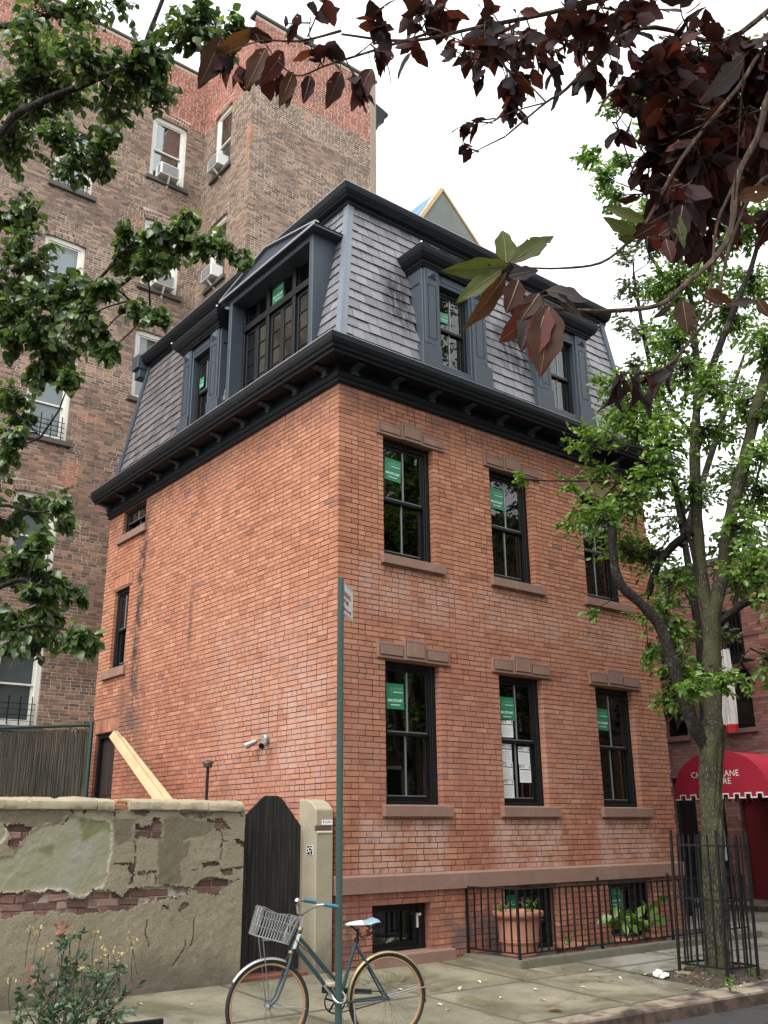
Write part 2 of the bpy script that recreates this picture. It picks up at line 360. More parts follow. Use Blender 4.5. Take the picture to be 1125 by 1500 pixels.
def woodmat(name, a, b, axis=(1, 1, .06), scale=30):
    t = NT(name); p = t.pos(); q = t.n('VectorMath', {0: p, 1: axis}, operation='MULTIPLY').outputs[0]
    f = t.noise(q, scale, 5, .6); c = t.mix(t.rng(f, .3, .7), a, b); c = t.mix(t.math('MULTIPLY', t.rnd(), .35), c, t.mix(1, c, (.7, .66, .6), 'MULTIPLY'))
    t.bump(f, .4, .004); return t.done(c, .7, 0, .3)
M_gate = woodmat('black_stained_board', (.009, .009, .009), (.034, .031, .028))
M_lumber = woodmat('fresh_lumber', (.40, .29, .16), (.50, .38, .225), (1, .2, .2), 12)
M_reed = woodmat('grey_reed', (.055, .048, .038), (.20, .175, .14), (1, 1, .03), 60)
M_greenpaint = painted('dark_green_paint', (.018, .050, .042), .42, .4)
M_chrome = plain('dull_chrome', (.50, .50, .50), .3, .85)
M_wire = plain('grey_basket_wire', (.33, .33, .33), .42, .7)
M_spoke = plain('tarnished_steel', (.16, .15, .14), .5, .6)
M_rubber = plain('black_rubber', (.016, .016, .016), .7)
M_terra = plain('terracotta', (.35, .155, .095), .75, bump=.3, var=.25)
M_soil = plain('soil', (.05, .035, .025), .95, bump=.6)
# ------------------------------------------------------------------ brickwork
NV = [(0, 0), (1, 0), (1, 1), (0, 1)]
def brick_mesh_arrays(rects, axis, bev=.0018, jit=.0016):
    """rects (N,6): along a0,a1, z0,z1, face offset d, depth. axis 'x': wall faces -Y, along = x; 'y': wall faces -X, along = y.
    Each brick: front face, bevel ring, sides."""
    R = np.asarray(rects, float); N = len(R); V = np.zeros((N, 12, 3))
    for k, (i, j) in enumerate(NV):
        a = np.where(i, R[:, 1], R[:, 0]); z = np.where(j, R[:, 3], R[:, 2]); sa = -1 if i else 1; sz = -1 if j else 1
        ja, jz = RNG.normal(0, jit, N), RNG.normal(0, jit, N)
        V[:, k] = np.stack([a+sa*bev+ja, R[:, 4]+RNG.normal(0, jit*.5, N), z+sz*bev+jz], 1)
        V[:, 4+k] = np.stack([a+ja*.6, R[:, 4]+bev, z+jz*.6], 1)
        V[:, 8+k] = np.stack([a, R[:, 4]+R[:, 5], z], 1)
    f = [(0, 1, 2, 3)]
    for k in range(4):
        m = (k+1) % 4; f += [(4+k, 4+m, m, k), (8+k, 8+m, 4+m, 4+k)]
    F = (np.array(f)[None]+(np.arange(N)*12)[:, None, None]).reshape(-1, 4)
    V = V.reshape(-1, 3)
    if axis == 'y': V = V[:, [1, 0, 2]]; F = F[:, ::-1]
    return V, F
def courses(L0, L1, z0, z1, pitch, joint, pattern, skips, start_off=lambda r: 0.0, lens=(.215, .104), end=lambda r: 0.0):
    "list of (a0,a1,z0,z1) clipped by skip rectangles"
    out = []; rows = int((z1-z0)/pitch+.5)
    for r in range(rows):
        zb = z0+r*pitch; zt = zb+pitch-joint*.85; zm = (zb+zt)/2
        cuts = [(s[0], s[1]) for s in skips if s[2] < zm < s[3]]
        a = L0+start_off(r); lim = L1-end(r); k = r; kind = pattern(r)
        sh = {0: 0, 1: .5}[r % 2]
        first = True; row = []
        while a < lim-.03:
            if kind == 'flem': w = lens[(k+r) % 2]
            elif kind == 'head': w = lens[1]
            else: w = lens[0]
            if random.random() < .06: w = lens[1] if w > .15 else lens[0]
            if first and r % 2: w = w*.52 if kind == 'str' else w
            first = False; w *= random.uniform(.975, 1.025); b = min(a+w, lim); k += 1
            segs = [(a, b)]
            for c0, c1 in cuts:
                ns = []
                for p, q in segs:
                    if q <= c0 or p >= c1: ns.append((p, q)); continue
                    if p < c0-.02: ns.append((p, c0))
                    if q > c1+.02: ns.append((c1, q))
                segs = ns
            for p, q in segs: row.append([p, q, zb, zt, q-p > w*.97])
            a = b+joint
        for c0, c1 in cuts:                                   # straight jambs: the bricks beside an opening end on its edge
            nx_ = [b_ for b_ in row if c1-.001 <= b_[0] < c1+.06]; pv_ = [b_ for b_ in row if c0-.06 < b_[1] <= c0+.001]
            if nx_: m_ = min(nx_); m_[0] = c1; m_[4] = False
            if pv_: m_ = max(pv_, key=lambda b_: b_[1]); m_[1] = c0; m_[4] = False
        out += [tuple(b_) for b_ in row]
    return out
def soldier(a0, a1, z0, z1, n, joint=.009, rise=0.0):
    out = []; w = (a1-a0)/n
    for i in range(n):
        m = (i+.5)/n; dz = rise*(1-(2*m-1)**2); out.append((a0+i*w+joint/2, a0+(i+1)*w-joint/2, z0+dz, z1+dz*.7, False))
    return out
def sheet(g, axis, a0, a1, z0, z1, holes, d, dback):
    "mortar bed of a wall with openings and their reveals"
    A = sorted({a0, a1, *[min(max(h[k], a0), a1) for h in holes for k in (0, 1)]}); Z = sorted({z0, z1, *[min(max(h[k], z0), z1) for h in holes for k in (2, 3)]})
    P = (lambda a, dd, z: (a, dd, z)) if axis == 'x' else (lambda a, dd, z: (dd, a, z))
    for i in range(len(A)-1):
        for j in range(len(Z)-1):
            am, zm = (A[i]+A[i+1])/2, (Z[j]+Z[j+1])/2
            if any(h[0] < am < h[1] and h[2] < zm < h[3] for h in holes): continue
            q = [P(A[i], d, Z[j]), P(A[i+1], d, Z[j]), P(A[i+1], d, Z[j+1]), P(A[i], d, Z[j+1])]
            g.add(q if axis == 'x' else q[::-1], [(0, 1, 2, 3)])
    for h in holes:
        b0, b1, y0, y1 = h[0]-.004, h[1]+.004, h[2]-.004, h[3]+.004
        for p, q in (((b0, y0), (b1, y0)), ((b1, y0), (b1, y1)), ((b1, y1), (b0, y1)), ((b0, y1), (b0, y0))):
            g.add([P(p[0], d, p[1]), P(q[0], d, q[1]), P(q[0], dback, q[1]), P(p[0], dback, p[1])], [(0, 1, 2, 3)])
def visible_px(p):
    d = np.asarray(p, float)-CAM; w = d @ FW
    return 562.5+FPX*(d @ RT)/w, 750-FPX*(d @ UP)/w, w
def in_view(p, m=8):
    u, v, w = visible_px(p); return w > .2 and m < u < 1125-m and m < v < 1500-m
def lay_bricks(parent, mat, groups, limit=300, bev=.0018, prefer=None):
    """groups: (axis, plane, list of (a0,a1,z0,z1,whole,depth)). The nearest whole bricks become objects, the rest one joined part."""
    cand = []
    for gi, (axis, plane, lst) in enumerate(groups):
        for bi, b in enumerate(lst):
            if not b[4]: continue
            a, z = (b[0]+b[1])/2, (b[2]+b[3])/2; p = (a, plane, z) if axis == 'x' else (plane, a, z)
            if in_view(p) and (prefer is None or prefer(p)): cand.append((np.linalg.norm(np.array(p)-CAM)/(b[1]-b[0])**.5, gi, bi))
    cand.sort(); chosen = {(g_, b_) for _, g_, b_ in cand[:limit]}
    bank = {}
    for _, gi, bi in cand[:limit]:
        axis, plane, lst = groups[gi]; b = lst[bi]; w = b[1]-b[0]; h = b[3]-b[2]; dep = b[5]
        key = (round(w*50), round(h*200), round(dep*50), random.randrange(2))
        if key not in bank:
            V, F = brick_mesh_arrays([(-w/2, w/2, 0, h, 0, dep)], 'x', bev); bank[key] = (np_mesh('brick', V, [F], mat), w)
        me, w0 = bank[key]; d = plane-abs(random.gauss(0, .0018)); a = (b[0]+b[1])/2
        if axis == 'x': ob('brick', me, parent, (a, d, b[2]), None, (w/w0, 1, 1))
        else: ob('brick', me, parent, (d, a, b[2]), (0, 0, -math.pi/2), (w/w0, 1, 1))
    VV, FF, n = [], [], 0
    for gi, (axis, plane, lst) in enumerate(groups):
        R = [(b[0], b[1], b[2], b[3], plane-abs(random.gauss(0, .0018)), b[5]) for bi, b in enumerate(lst) if (gi, bi) not in chosen]
        V, F = brick_mesh_arrays(R, axis, bev); VV.append(V); FF.append(F+n); n += len(V)
    o = ob('brickwork', np_mesh('brickwork', np.concatenate(VV), FF, mat), parent); o['kind'] = 'stuff'; return o

# ------------------------------------------------------------------ the brick house
W, D = 6.80, 7.76
house = thing('brick_house', 'red brick corner house with dark slate mansard roof and black framed windows', 'house')
WIN_LO = [(.775, 1.738), (2.881, 3.80), (5.029, 5.97)]
WIN_UP = [(.775, 1.72), (2.881, 3.80), (5.029, 5.97)]
BASE_W = [(.54, 1.48, .25, .82), (2.80, 3.85, .10, .90), (4.97, 6.03, .02, .90)]
HOLES = [(a, b, 1.958, 3.814) for a, b in WIN_LO]+[(a, b, 5.236, 7.01) for a, b in WIN_UP]
# side wall (along = y)
SIDE = [(6.57, 7.22, 4.527, 6.02), (6.10, 7.10, 7.086, 7.62), (6.68, 7.56, .1, 3.385)]
g = G()
sheet(g, 'x', .02, W-.02, -.1, 7.75, HOLES+BASE_W, .005, .30)
sheet(g, 'y', .02, D-.01, -.1, 7.75, SIDE, .005, .30)
g.add([(W-.01, .02, -.1), (W-.01, D, -.1), (W-.01, D, 8.0), (W-.01, .02, 8.0)], [(0, 1, 2, 3)])
g.add([(.02, D-.01, -.1), (W-.01, D-.01, -.1), (W-.01, D-.01, 8.0), (.02, D-.01, 8.0)], [(0, 3, 2, 1)])
g.build('wall', M_mortar, house)
PIT = .0715; JT = .0135
up_skip = HOLES+[(-1, 9, .93, 1.155)]+BASE_W
fr = courses(0, W, -.06, 7.70, PIT, JT, lambda r: 'flem' if (r % 3 or r > 60) else 'str', up_skip, lambda r: 0 if r % 2 else .108)
fr = [(*b, .106) for b in fr]
sol = soldier(6.62, 7.62, 3.40, 3.62, 12)+soldier(6.5, 7.3, 6.05, 6.27, 10, rise=.03)
sd = courses(0, D, -.06, 7.70, PIT, JT, lambda r: 'head' if r % 7 == 3 else ('flem' if r % 7 == 6 else 'str'), SIDE+[(6.6, 7.64, 3.39, 3.63), (6.48, 7.32, 6.0, 6.30)], lambda r: .108 if r % 2 else 0)
sd = [(*b, .106) for b in sd]+[(*b, .106) for b in sol]
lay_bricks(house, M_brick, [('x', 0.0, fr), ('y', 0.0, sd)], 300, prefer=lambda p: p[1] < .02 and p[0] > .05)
# brownstone band, lintels, sills
def ring(g, prof, xr, yr, z_shift=0, ox=0, oy=0):
    "profile (offset, z) mitred round the street corner: front from x=xr, then side to y=yr; ox/oy shift the two planes"
    n = len(prof); vs = []
    for (o, z) in prof: vs.append((xr, oy-o, z))
    for (o, z) in prof: vs.append((ox-o, oy-o, z))
    for (o, z) in prof: vs.append((ox-o, yr, z))
    fs = [tuple(range(n)), tuple(range(2*n, 3*n))[::-1]]
    for s_ in range(2):
        for i in range(n):
            j = (i+1) % n; fs.append((s_*n+j, s_*n+i, (s_+1)*n+i, (s_+1)*n+j))
    return g.add(vs, fs)
xs = [-.045, .88, 2.02, 3.1, 4.3, 5.5, W+.05]
for i in range(6):
    q = G().prism([(-.05, .938), (.10, .938), (.10, 1.153), (-.005, 1.153), (-.05, 1.128)], 0, xs[i]+.002, xs[i+1]-.002)
    q.build('band_stone', M_stone, house, bevel=.004)
M_groove = plain('groove_shade', (.05, .03, .025), .95)  # dark strips paint the shade of the panel grooves
def lintel(x0, x1, z0, z1, cz):
    m = (x0+x1)/2; cw = .19
    q = G().box(x0, m-cw, -.035, .06, z0, z1).box(m+cw, x1, -.035, .06, z0, z1).box(m-cw, m+cw, -.048, .062, z0+.002, cz)
    o = q.build('lintel', M_stone, house, bevel=.005)
    r = G()
    for a, b, c, d, y in ((x0+.045, m-cw-.03, z0+.045, z1-.04, -.035), (m+cw+.03, x1-.045, z0+.045, z1-.04, -.035), (m-cw+.035, m+cw-.035, z0+.05, cz-.045, -.048)):
        r.box(a, b, y-.012, y+.01, c, d)
    r.build('raised_panel', M_stone, o, bevel=.004)
    r = G(); e = .011
    for a, b, c, d, y in ((x0+.045, m-cw-.03, z0+.045, z1-.04, -.0365), (m+cw+.03, x1-.045, z0+.045, z1-.04, -.0365), (m-cw+.035, m+cw-.035, z0+.05, cz-.045, -.0495)):
        for q0, q1, q2, q3 in ((a-e, b+e, c-e, c-.001), (a-e, b+e, d+.001, d+e), (a-e, a-.001, c, d), (b+.001, b+e, c, d)): r.box(q0, q1, y, y+.01, q2, q3)
    r.build('panel_groove', M_groove, o)
def sill(x0, x1, z0, z1, parent=house):
    G().prism([(-.065, z0), (.10, z0), (.10, z1+.02), (-.065, z1)], 0, x0, x1).build('sill', M_stone, parent, bevel=.005)
for (a, b), s_ in zip(WIN_LO, ((.703, 1.867), (2.80, 3.984), (4.947, 6.151))):
    lintel(a-.14, b+.173, 3.814, 4.024, 4.10); sill(s_[0], s_[1], 1.822, 1.956)
for (a, b), s_ in zip(WIN_UP, ((.714, 1.857), (2.804, 3.975), (4.937, 6.164))):
    lintel(a-.12, b+.20, 7.01, 7.20, 7.275); sill(s_[0], s_[1], 5.108, 5.234)
G().prism([(-.12, .09), (.10, .09), (.10, .262), (-.12, .245)], 0, .46, 1.78).build('sill', M_stone, house, bevel=.006)

def sash_window(parent, loc, rotz, w, h, rec=.10, frame=.075, fmat=M_black, smat=M_black, gmat=M_glass, muntin=True, mmat=M_barsheen, split=.5, room=True, casing=True, rail=.05, blind=None, name='window'):
    "double-hung window: front at local y=0, wall recess rec; local x along the wall"
    q = G(); d0, d1 = rec, rec+.13
    q.box(0, frame, d0, d1, 0, h).box(w-frame, w, d0, d1, 0, h).box(frame, w-frame, d0, d1, h-frame*1.15, h).box(frame, w-frame, d0-.02, d1, 0, frame*.7)
    q.box(frame, frame+.018, d0+.025, d1-.002, frame*.7, h-frame*1.15).box(w-frame-.018, w-frame, d0+.025, d1-.002, frame*.7, h-frame*1.15)
    f = q.build(name, fmat, parent, bevel=.004, loc=loc, rot=(0, 0, rotz))
    x0, x1 = frame+.018, w-frame-.018; z0, z1 = frame*.7, h-frame*1.15; zm = z0+(z1-z0)*split
    for nm, a, b, y in (('upper_sash', zm-.02, z1, d0+.03), ('lower_sash', z0, zm+.025, d0+.075)):
        s_ = G().box(x0, x0+rail, y, y+.035, a, b).box(x1-rail, x1, y, y+.035, a, b).box(x0+rail, x1-rail, y, y+.035, b-rail*.9, b).box(x0+rail, x1-rail, y, y+.035, a, a+rail*(1.5 if nm[0] == 'l' else .9))
        s_.build('sash', smat, f, bevel=.003, local=True)
        if muntin:
            xm = (x0+x1)/2; G().box(xm-.011, xm+.011, y+.002, y+.032, a+rail*.8, b-rail*.8).build('glazing_bar', mmat, f, bevel=.002, local=True)
            e = G().box(x0+rail, x1-rail, y-.002, y+.004, a+rail*(1.5 if nm[0] == 'l' else .9)-.006, a+rail*(1.5 if nm[0] == 'l' else .9)+.006); e.build('glazing_bead', mmat, f, local=True)  # light catching the bead edge, painted as a grey strip
        G().box(x0+rail-.004, x1-rail+.004, y+.015, y+.019, a+rail*.5, b-rail*.5).build('pane', gmat, f, local=True)
    if casing:
        c = G(); y = d1+.004
        c.box(frame+.012, frame+.045, y, y+.16, .04, h-.08).box(w-frame-.045, w-frame-.012, y, y+.16, .04, h-.08)
        c.build('inner_casing', M_whiteclean, f, local=True)
    if blind:
        y = d1+.05; G().add([(frame*.5, y, h*blind[0]), (w-frame*.5, y, h*blind[0]), (w-frame*.5, y, h), (frame*.5, y, h)], [(0, 1, 2, 3)]).build('blind', blind[1], f, local=True)
    if room:
        y0, y1 = d1+.002, d1+1.3; m = .25
        G().add([(-m, y0, -m), (w+m, y0, -m), (w+m, y0, h+m), (-m, y0, h+m), (-m, y1, -m), (w+m, y1, -m), (w+m, y1, h+m), (-m, y1, h+m)],
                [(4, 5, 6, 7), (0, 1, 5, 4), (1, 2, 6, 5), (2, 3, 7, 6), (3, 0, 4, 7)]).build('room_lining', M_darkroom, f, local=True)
    return f
for a, b in WIN_LO: sash_window(house, (a, 0, 1.958), 0, b-a, 3.814-1.958)
for a, b in WIN_UP: sash_window(house, (a, 0, 5.236), 0, b-a, 7.01-5.236)
for a, b, c, d in BASE_W[1:]: sash_window(house, (a, 0, c), 0, b-a, d-c, rec=.14, split=.42)
a, b, c, d = BASE_W[0]     # the small cellar window swings on a hinge
q = G().box(0, .06, .12, .26, 0, d-c).box(b-a-.10, b-a, .12, .26, 0, d-c).box(.06, b-a-.10, .12, .26, d-c-.06, d-c).box(.06, b-a-.10, .12, .26, 0, .05)
f = q.build('window', M_black, house, bevel=.004, loc=(a, 0, c)); w_, h_ = b-a-.16, d-c-.11
q = G(); X0 = .06
q.box(X0, X0+.05, .16, .2, .05, .05+h_).box(X0+w_-.05, X0+w_, .16, .2, .05, .05+h_).box(X0+.05, X0+w_-.05, .16, .2, .05, .10).box(X0+.05, X0+w_-.05, .16, .2, h_, .05+h_)
q.build('sash', M_black, f, bevel=.003, local=True); G().box(X0+.04, X0+w_-.04, .176, .181, .09, h_+.01).build('pane', M_glass, f, local=True)
G().box(X0+w_-.02, X0+w_, .13, .16, .25, .42).box(X0+w_-.02, X0+w_+.03, .11, .135, .39, .42).build('latch', M_white, f, bevel=.003, local=True)
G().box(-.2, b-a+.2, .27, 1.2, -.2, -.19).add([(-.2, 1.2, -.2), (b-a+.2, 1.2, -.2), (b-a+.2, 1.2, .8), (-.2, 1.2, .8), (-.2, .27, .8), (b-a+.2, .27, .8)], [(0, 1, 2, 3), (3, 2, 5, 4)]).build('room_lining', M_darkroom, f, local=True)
# side windows and door: local x runs towards -Y
sash_window(house, (0, 7.22, 4.527), -math.pi/2, .65, 1.49, rec=.06, frame=.06)
sash_window(house, (0, 7.10, 7.086), -math.pi/2, 1.0, .50, rec=.05, frame=.05, muntin=True, split=.5, rail=.03)
G().prism([(-.06, 4.36), (.1, 4.36), (.1, 4.54), (-.06, 4.525)], 1, 6.46, 7.45).build('sill', M_stone, house, bevel=.005)
G().prism([(-.06, 6.94), (.1, 6.94), (.1, 7.10), (-.06, 7.084)], 1, 6.0, 7.25).build('sill', M_stone, house, bevel=.005)
dr = G().box(0, .07, .05, .2, 0, 3.28).box(.81, .88, .05, .2, 0, 3.28).box(.07, .81, .05, .2, 3.2, 3.28)
f = dr.build('door', M_black, house, bevel=.004, loc=(0, 7.56, .1), rot=(0, 0, -math.pi/2))
q = G().box(.07, .81, .12, .17, 0, 3.2)
for z in (.3, 1.3, 2.2):
    for x in (.16, .48): q.box(x, x+.26, .108, .122, z, z+.75)
q.build('door_leaf', plain('dark_brown_door', (.03, .022, .02), .45), f, bevel=.006, local=True)
G().tube([(.14, .12, 2.05), (.14, .06, 2.05)], .022, 10).build('door_knob', M_chrome, f, local=True)

# cornice with brackets
CORN = [(.0, 7.60), (.035, 7.60), (.05, 7.625), (.05, 7.655), (.075, 7.67), (.09, 7.70), (.09, 7.73), (.06, 7.745), (.055, 7.86), (.08, 7.865), (.31, 7.868), (.33, 7.852), (.345, 7.852), (.352, 7.885), (.375, 7.90), (.39, 7.90),
        (.40, 7.93), (.425, 7.96), (.445, 8.01), (.45, 8.075), (.435, 8.082), (.425, 8.06), (.41, 8.02), (.02, 8.03)]
cor = ring(G(), CORN, W+.30, D+.02).build('cornice', M_trimdark, house, bevel=0)
def bracket():
    p = [(.05, 7.74), (.11, 7.735), (.13, 7.76), (.115, 7.79), (.125, 7.82), (.18, 7.838), (.24, 7.84), (.262, 7.858), (.262, 7.866), (.05, 7.866)]
    return G().prism([(-o*1.06, z-.012*(o > .1)) for o, z in p], 0, -.052, .052).mesh('bracket', M_trimmid, .006, False)
bm_ = bracket()
for i in range(10): ob('bracket', bm_, cor, (.20+i*.722, 0, 0), local=True)
for i in range(11): ob('bracket', bm_, cor, (0, .20+i*.746, 0), (0, 0, -math.pi/2), local=True)
lip = ring(G(), [(.41, 8.07), (.456, 8.078), (.458, 8.090), (.41, 8.094)], W+.30, D+.02).build('gutter_edge', M_zinc, cor, local=True)
# mansard
MZ0, MZ1, INS = 8.10, 11.22, .60
def msl(z): return INS*(z-MZ0)/(MZ1-MZ0)
g = G()
g.add([(0, 0, MZ0), (W, 0, MZ0), (W, INS, MZ1), (INS, INS, MZ1), (0, D, MZ0), (INS, D, MZ1), (W, D, MZ0), (W, D, MZ1)],
      [(4, 5, 7, 6), (1, 6, 7, 2), (3, 2, 7, 5)])
def slope_sheet(face, L, gaps):
    P = (lambda a, z: (a, msl(z), z)) if face == 0 else (lambda a, z: (msl(z), a, z))
    cuts = [0.0]+[c for g0 in gaps for c in g0[:2]]+[L]
    for i in range(len(cuts)-1):
        a, b = cuts[i], cuts[i+1]; zb = gaps[i//2][2] if i % 2 else MZ0
        ins = lambda z: msl(z) if i == 0 else 0
        q = [P(a+ins(zb), zb), P(b, zb), P(b, MZ1), P(a+ins(MZ1), MZ1)]; g.add(q if face == 0 else q[::-1], [(0, 1, 2, 3)])
slope_sheet(0, W, [(1.98, 2.64, 9.95), (4.555, 5.215, 9.95)]); slope_sheet(1, D, [(.76, 3.14, 10.3), (3.93, 4.60, 9.9)])
roof = g.build('roof', M_trimdark, house)
SL = math.hypot(INS, MZ1-MZ0); TILT = math.atan2(INS, MZ1-MZ0)
def slates():
    items = []; ex = .182; wd_ = .212; rows = int(SL/ex)
    for face in (0, 1):
        L = W if face == 0 else D
        for r in range(rows+1):
            s0 = r*ex; z = MZ0+s0*math.cos(TILT); ins = msl(z); a = ins+.10+((r % 2)*.5-.5)*wd_; end = L-.06
            while a < end:
                w = wd_*random.uniform(.93, 1.07); b = min(a+w, end); a0 = max(a, ins+.085)
                if b-a0 > .05: items.append((face, a0, b, s0, min(ex*1.12, SL-.07-s0) if s0+ex > SL-.1 else ex*1.12, b-a0 > w*.97))
                a = b+.008
    return items
def slate_local(w, h):
    t = .011
    return np.array([(0, -.024, 0), (w, -.024, 0), (w, -.003, h), (0, -.003, h), (0, -.024+t, 0), (w, -.024+t, 0), (w, -.003+t, h), (0, -.003+t, h)], float)
SF = np.array([(0, 1, 2, 3), (0, 4, 5, 1), (1, 5, 6, 2), (3, 7, 4, 0)])
def slate_frame(face, a, s0):
    ct, st = math.cos(TILT), math.sin(TILT)
    if face == 0: return np.array([[1, 0, 0], [0, ct, st], [0, -st, ct]]).T, np.array((a, s0*st, MZ0+s0*ct))
    return None, np.array((s0*st, a, MZ0+s0*ct))
DORM = [(0, 1.56, 3.07), (0, 4.135, 5.645), (1, 3.50, 5.02), (1, .66, 3.22)]      # spans covered by dormers
def under_dormer(f, a, b, z):
    return any(f == df and a > p+.04 and b < q-.04 and z < 10.15 for df, p, q in DORM)
def clip_slates(its):
    out = []
    for f, a, b, s0, h, whole in its:
        segs = [(a, b)]
        if MZ0+s0 < 10.12:
            for df, p, q in DORM:
                if df != f: continue
                ns = []
                for x0, x1 in segs:
                    if x1 <= p+.06 or x0 >= q-.06: ns.append((x0, x1)); continue
                    if x0 < p+.02: ns.append((x0, p+.06))
                    if x1 > q-.02: ns.append((q-.06, x1))
                segs = ns
        for x0, x1 in segs: out.append((f, x0, x1, s0, h, whole and x1-x0 > .19))
    return out
items = clip_slates(slates())
def slate_world(it):
    f, a, b, s0, h, whole = it; v = slate_local(b-a, h)*1.0+np.array((random.gauss(0, .0015), random.gauss(0, .002), random.gauss(0, .006)))
    ct, st = math.cos(TILT), math.sin(TILT); y = v[:, 1]*ct+(v[:, 2]+s0)*st; z = MZ0-v[:, 1]*st+(v[:, 2]+s0)*ct; x = v[:, 0]+a
    return np.stack([x, y, z], 1) if f == 0 else np.stack([y, x, z], 1)
cand = []
for i, it in enumerate(items):
    c = slate_world(it).mean(0); uv = visible_px(c)
    if it[5] and it[3] > .2 and in_view(c): cand.append((np.linalg.norm(c-CAM)*(1 if it[0] == 0 else 1.5), i))
cand.sort(); pick = {i for _, i in cand[:300]}
sm = [np_mesh('slate', slate_local(.212, .182*1.12), [SF], M_slate) for _ in range(1)]
smy = [np_mesh('slate', slate_local(.212, .182*1.12)[:, [1, 0, 2]], [SF[:, ::-1]], M_slate)]
VV, FF, n = [], [], 0
for i, it in enumerate(items):
    f, a, b, s0, h, whole = it; st = math.sin(TILT); ct = math.cos(TILT)
    if i in pick:
        if f == 0: ob('slate', sm[0], roof, (a, s0*st+random.gauss(0, .002), MZ0+s0*ct+random.gauss(0, .003)), (-TILT+random.gauss(0, .004), random.gauss(0, .004), 0), ((b-a)/.212, 1, 1), local=True)
        else: ob('slate', smy[0], roof, (s0*st+random.gauss(0, .002), a, MZ0+s0*ct+random.gauss(0, .003)), (random.gauss(0, .004), TILT+random.gauss(0, .004), 0), (1, (b-a)/.212, 1), local=True)
    else:
        V = slate_world(it); VV.append(V); FF.append((SF if f == 0 else SF[:, ::-1])+n); n += 8
o = ob('slating', np_mesh('slating', np.concatenate(VV), FF, M_slate), roof, local=True); o['kind'] = 'stuff'
# hip and rake flashings, head flashing
g = G()
c0, c1 = np.array((0, 0, MZ0)), np.array((INS, INS, MZ1)); d = (c1-c0)
for nrm, alo in (((0, -math.cos(TILT), math.sin(TILT)), (1, 0, 0)), ((-math.cos(TILT), 0, math.sin(TILT)), (0, 1, 0))):
    nrm, alo = np.array(nrm), np.array(alo, float); p = [c0-alo*.004+nrm*.02, c0+alo*.10+nrm*.02, c1+alo*.10+nrm*.02, c1-alo*.004+nrm*.02]; q = [x-nrm*.03 for x in p]
    g.add(p+q, [(0, 1, 2, 3), (7, 6, 5, 4), (0, 4, 5, 1), (1, 5, 6, 2), (2, 6, 7, 3), (3, 7, 4, 0)])
g.bar(c0+np.array((-.012, -.012, 0)), c1+np.array((-.012, -.012, 0)), .03, .03)
g.build('hip_flashing', plain('blue_grey_flashing', (.155, .175, .21), .4), roof, local=True)
g = G().add([(-.05, D-.10, MZ0), (-.05, D+.05, MZ0), (INS-.05, D+.05, MZ1), (INS-.05, D-.10, MZ1), (.2, D-.10, MZ0), (.2, D+.05, MZ0), (INS+.2, D+.05, MZ1), (INS+.2, D-.10, MZ1)],
            [(0, 3, 2, 1), (0, 4, 7, 3), (1, 2, 6, 5), (0, 1, 5, 4), (3, 7, 6, 2)])
g.build('rake_board', M_trim, roof, local=True); g = G()
g.add([(W-.08, -.05, MZ0), (W+.05, -.05, MZ0), (W+.05, INS-.05, MZ1), (W-.08, INS-.05, MZ1), (W-.08, .2, MZ0), (W+.05, .2, MZ0), (W+.05, INS+.2, MZ1), (W-.08, INS+.2, MZ1)],
      [(0, 1, 2, 3), (0, 3, 7, 4), (1, 5, 6, 2)])
g.build('rake_board', M_trim, roof, local=True)
TOPC = [(-.02, 11.10), (.02, 11.10), (.03, 11.135), (.05, 11.14), (.06, 11.17), (.06, 11.19), (.14, 11.20), (.15, 11.22), (.17, 11.235), (.205, 11.29), (.22, 11.34), (.225, 11.375), (.21, 11.385), (-.1, 11.39)]
rc = ring(G(), TOPC, W+.12, D+.06, ox=INS-.01, oy=INS-.01).build('roof_cornice', M_trimdark, roof, local=True)
ring(G(), [(.20, 11.379), (.232, 11.379), (.234, 11.392), (.20, 11.396)], W+.12, D+.06, ox=INS-.01, oy=INS-.01).build('roof_edge', M_zinc, roof, local=True)
G().box(.30, .62, D+.0, D+.30, 11.1, 11.42).box(.36, .58, D+.02, D+.26, 10.9, 11.1).build('corner_block', M_trim, roof, bevel=.01, local=True)
G().box(INS-.1, W-.02, INS-.1, D-.02, 11.36, 11.40).build('roof_deck', M_trimdark, roof, local=True)

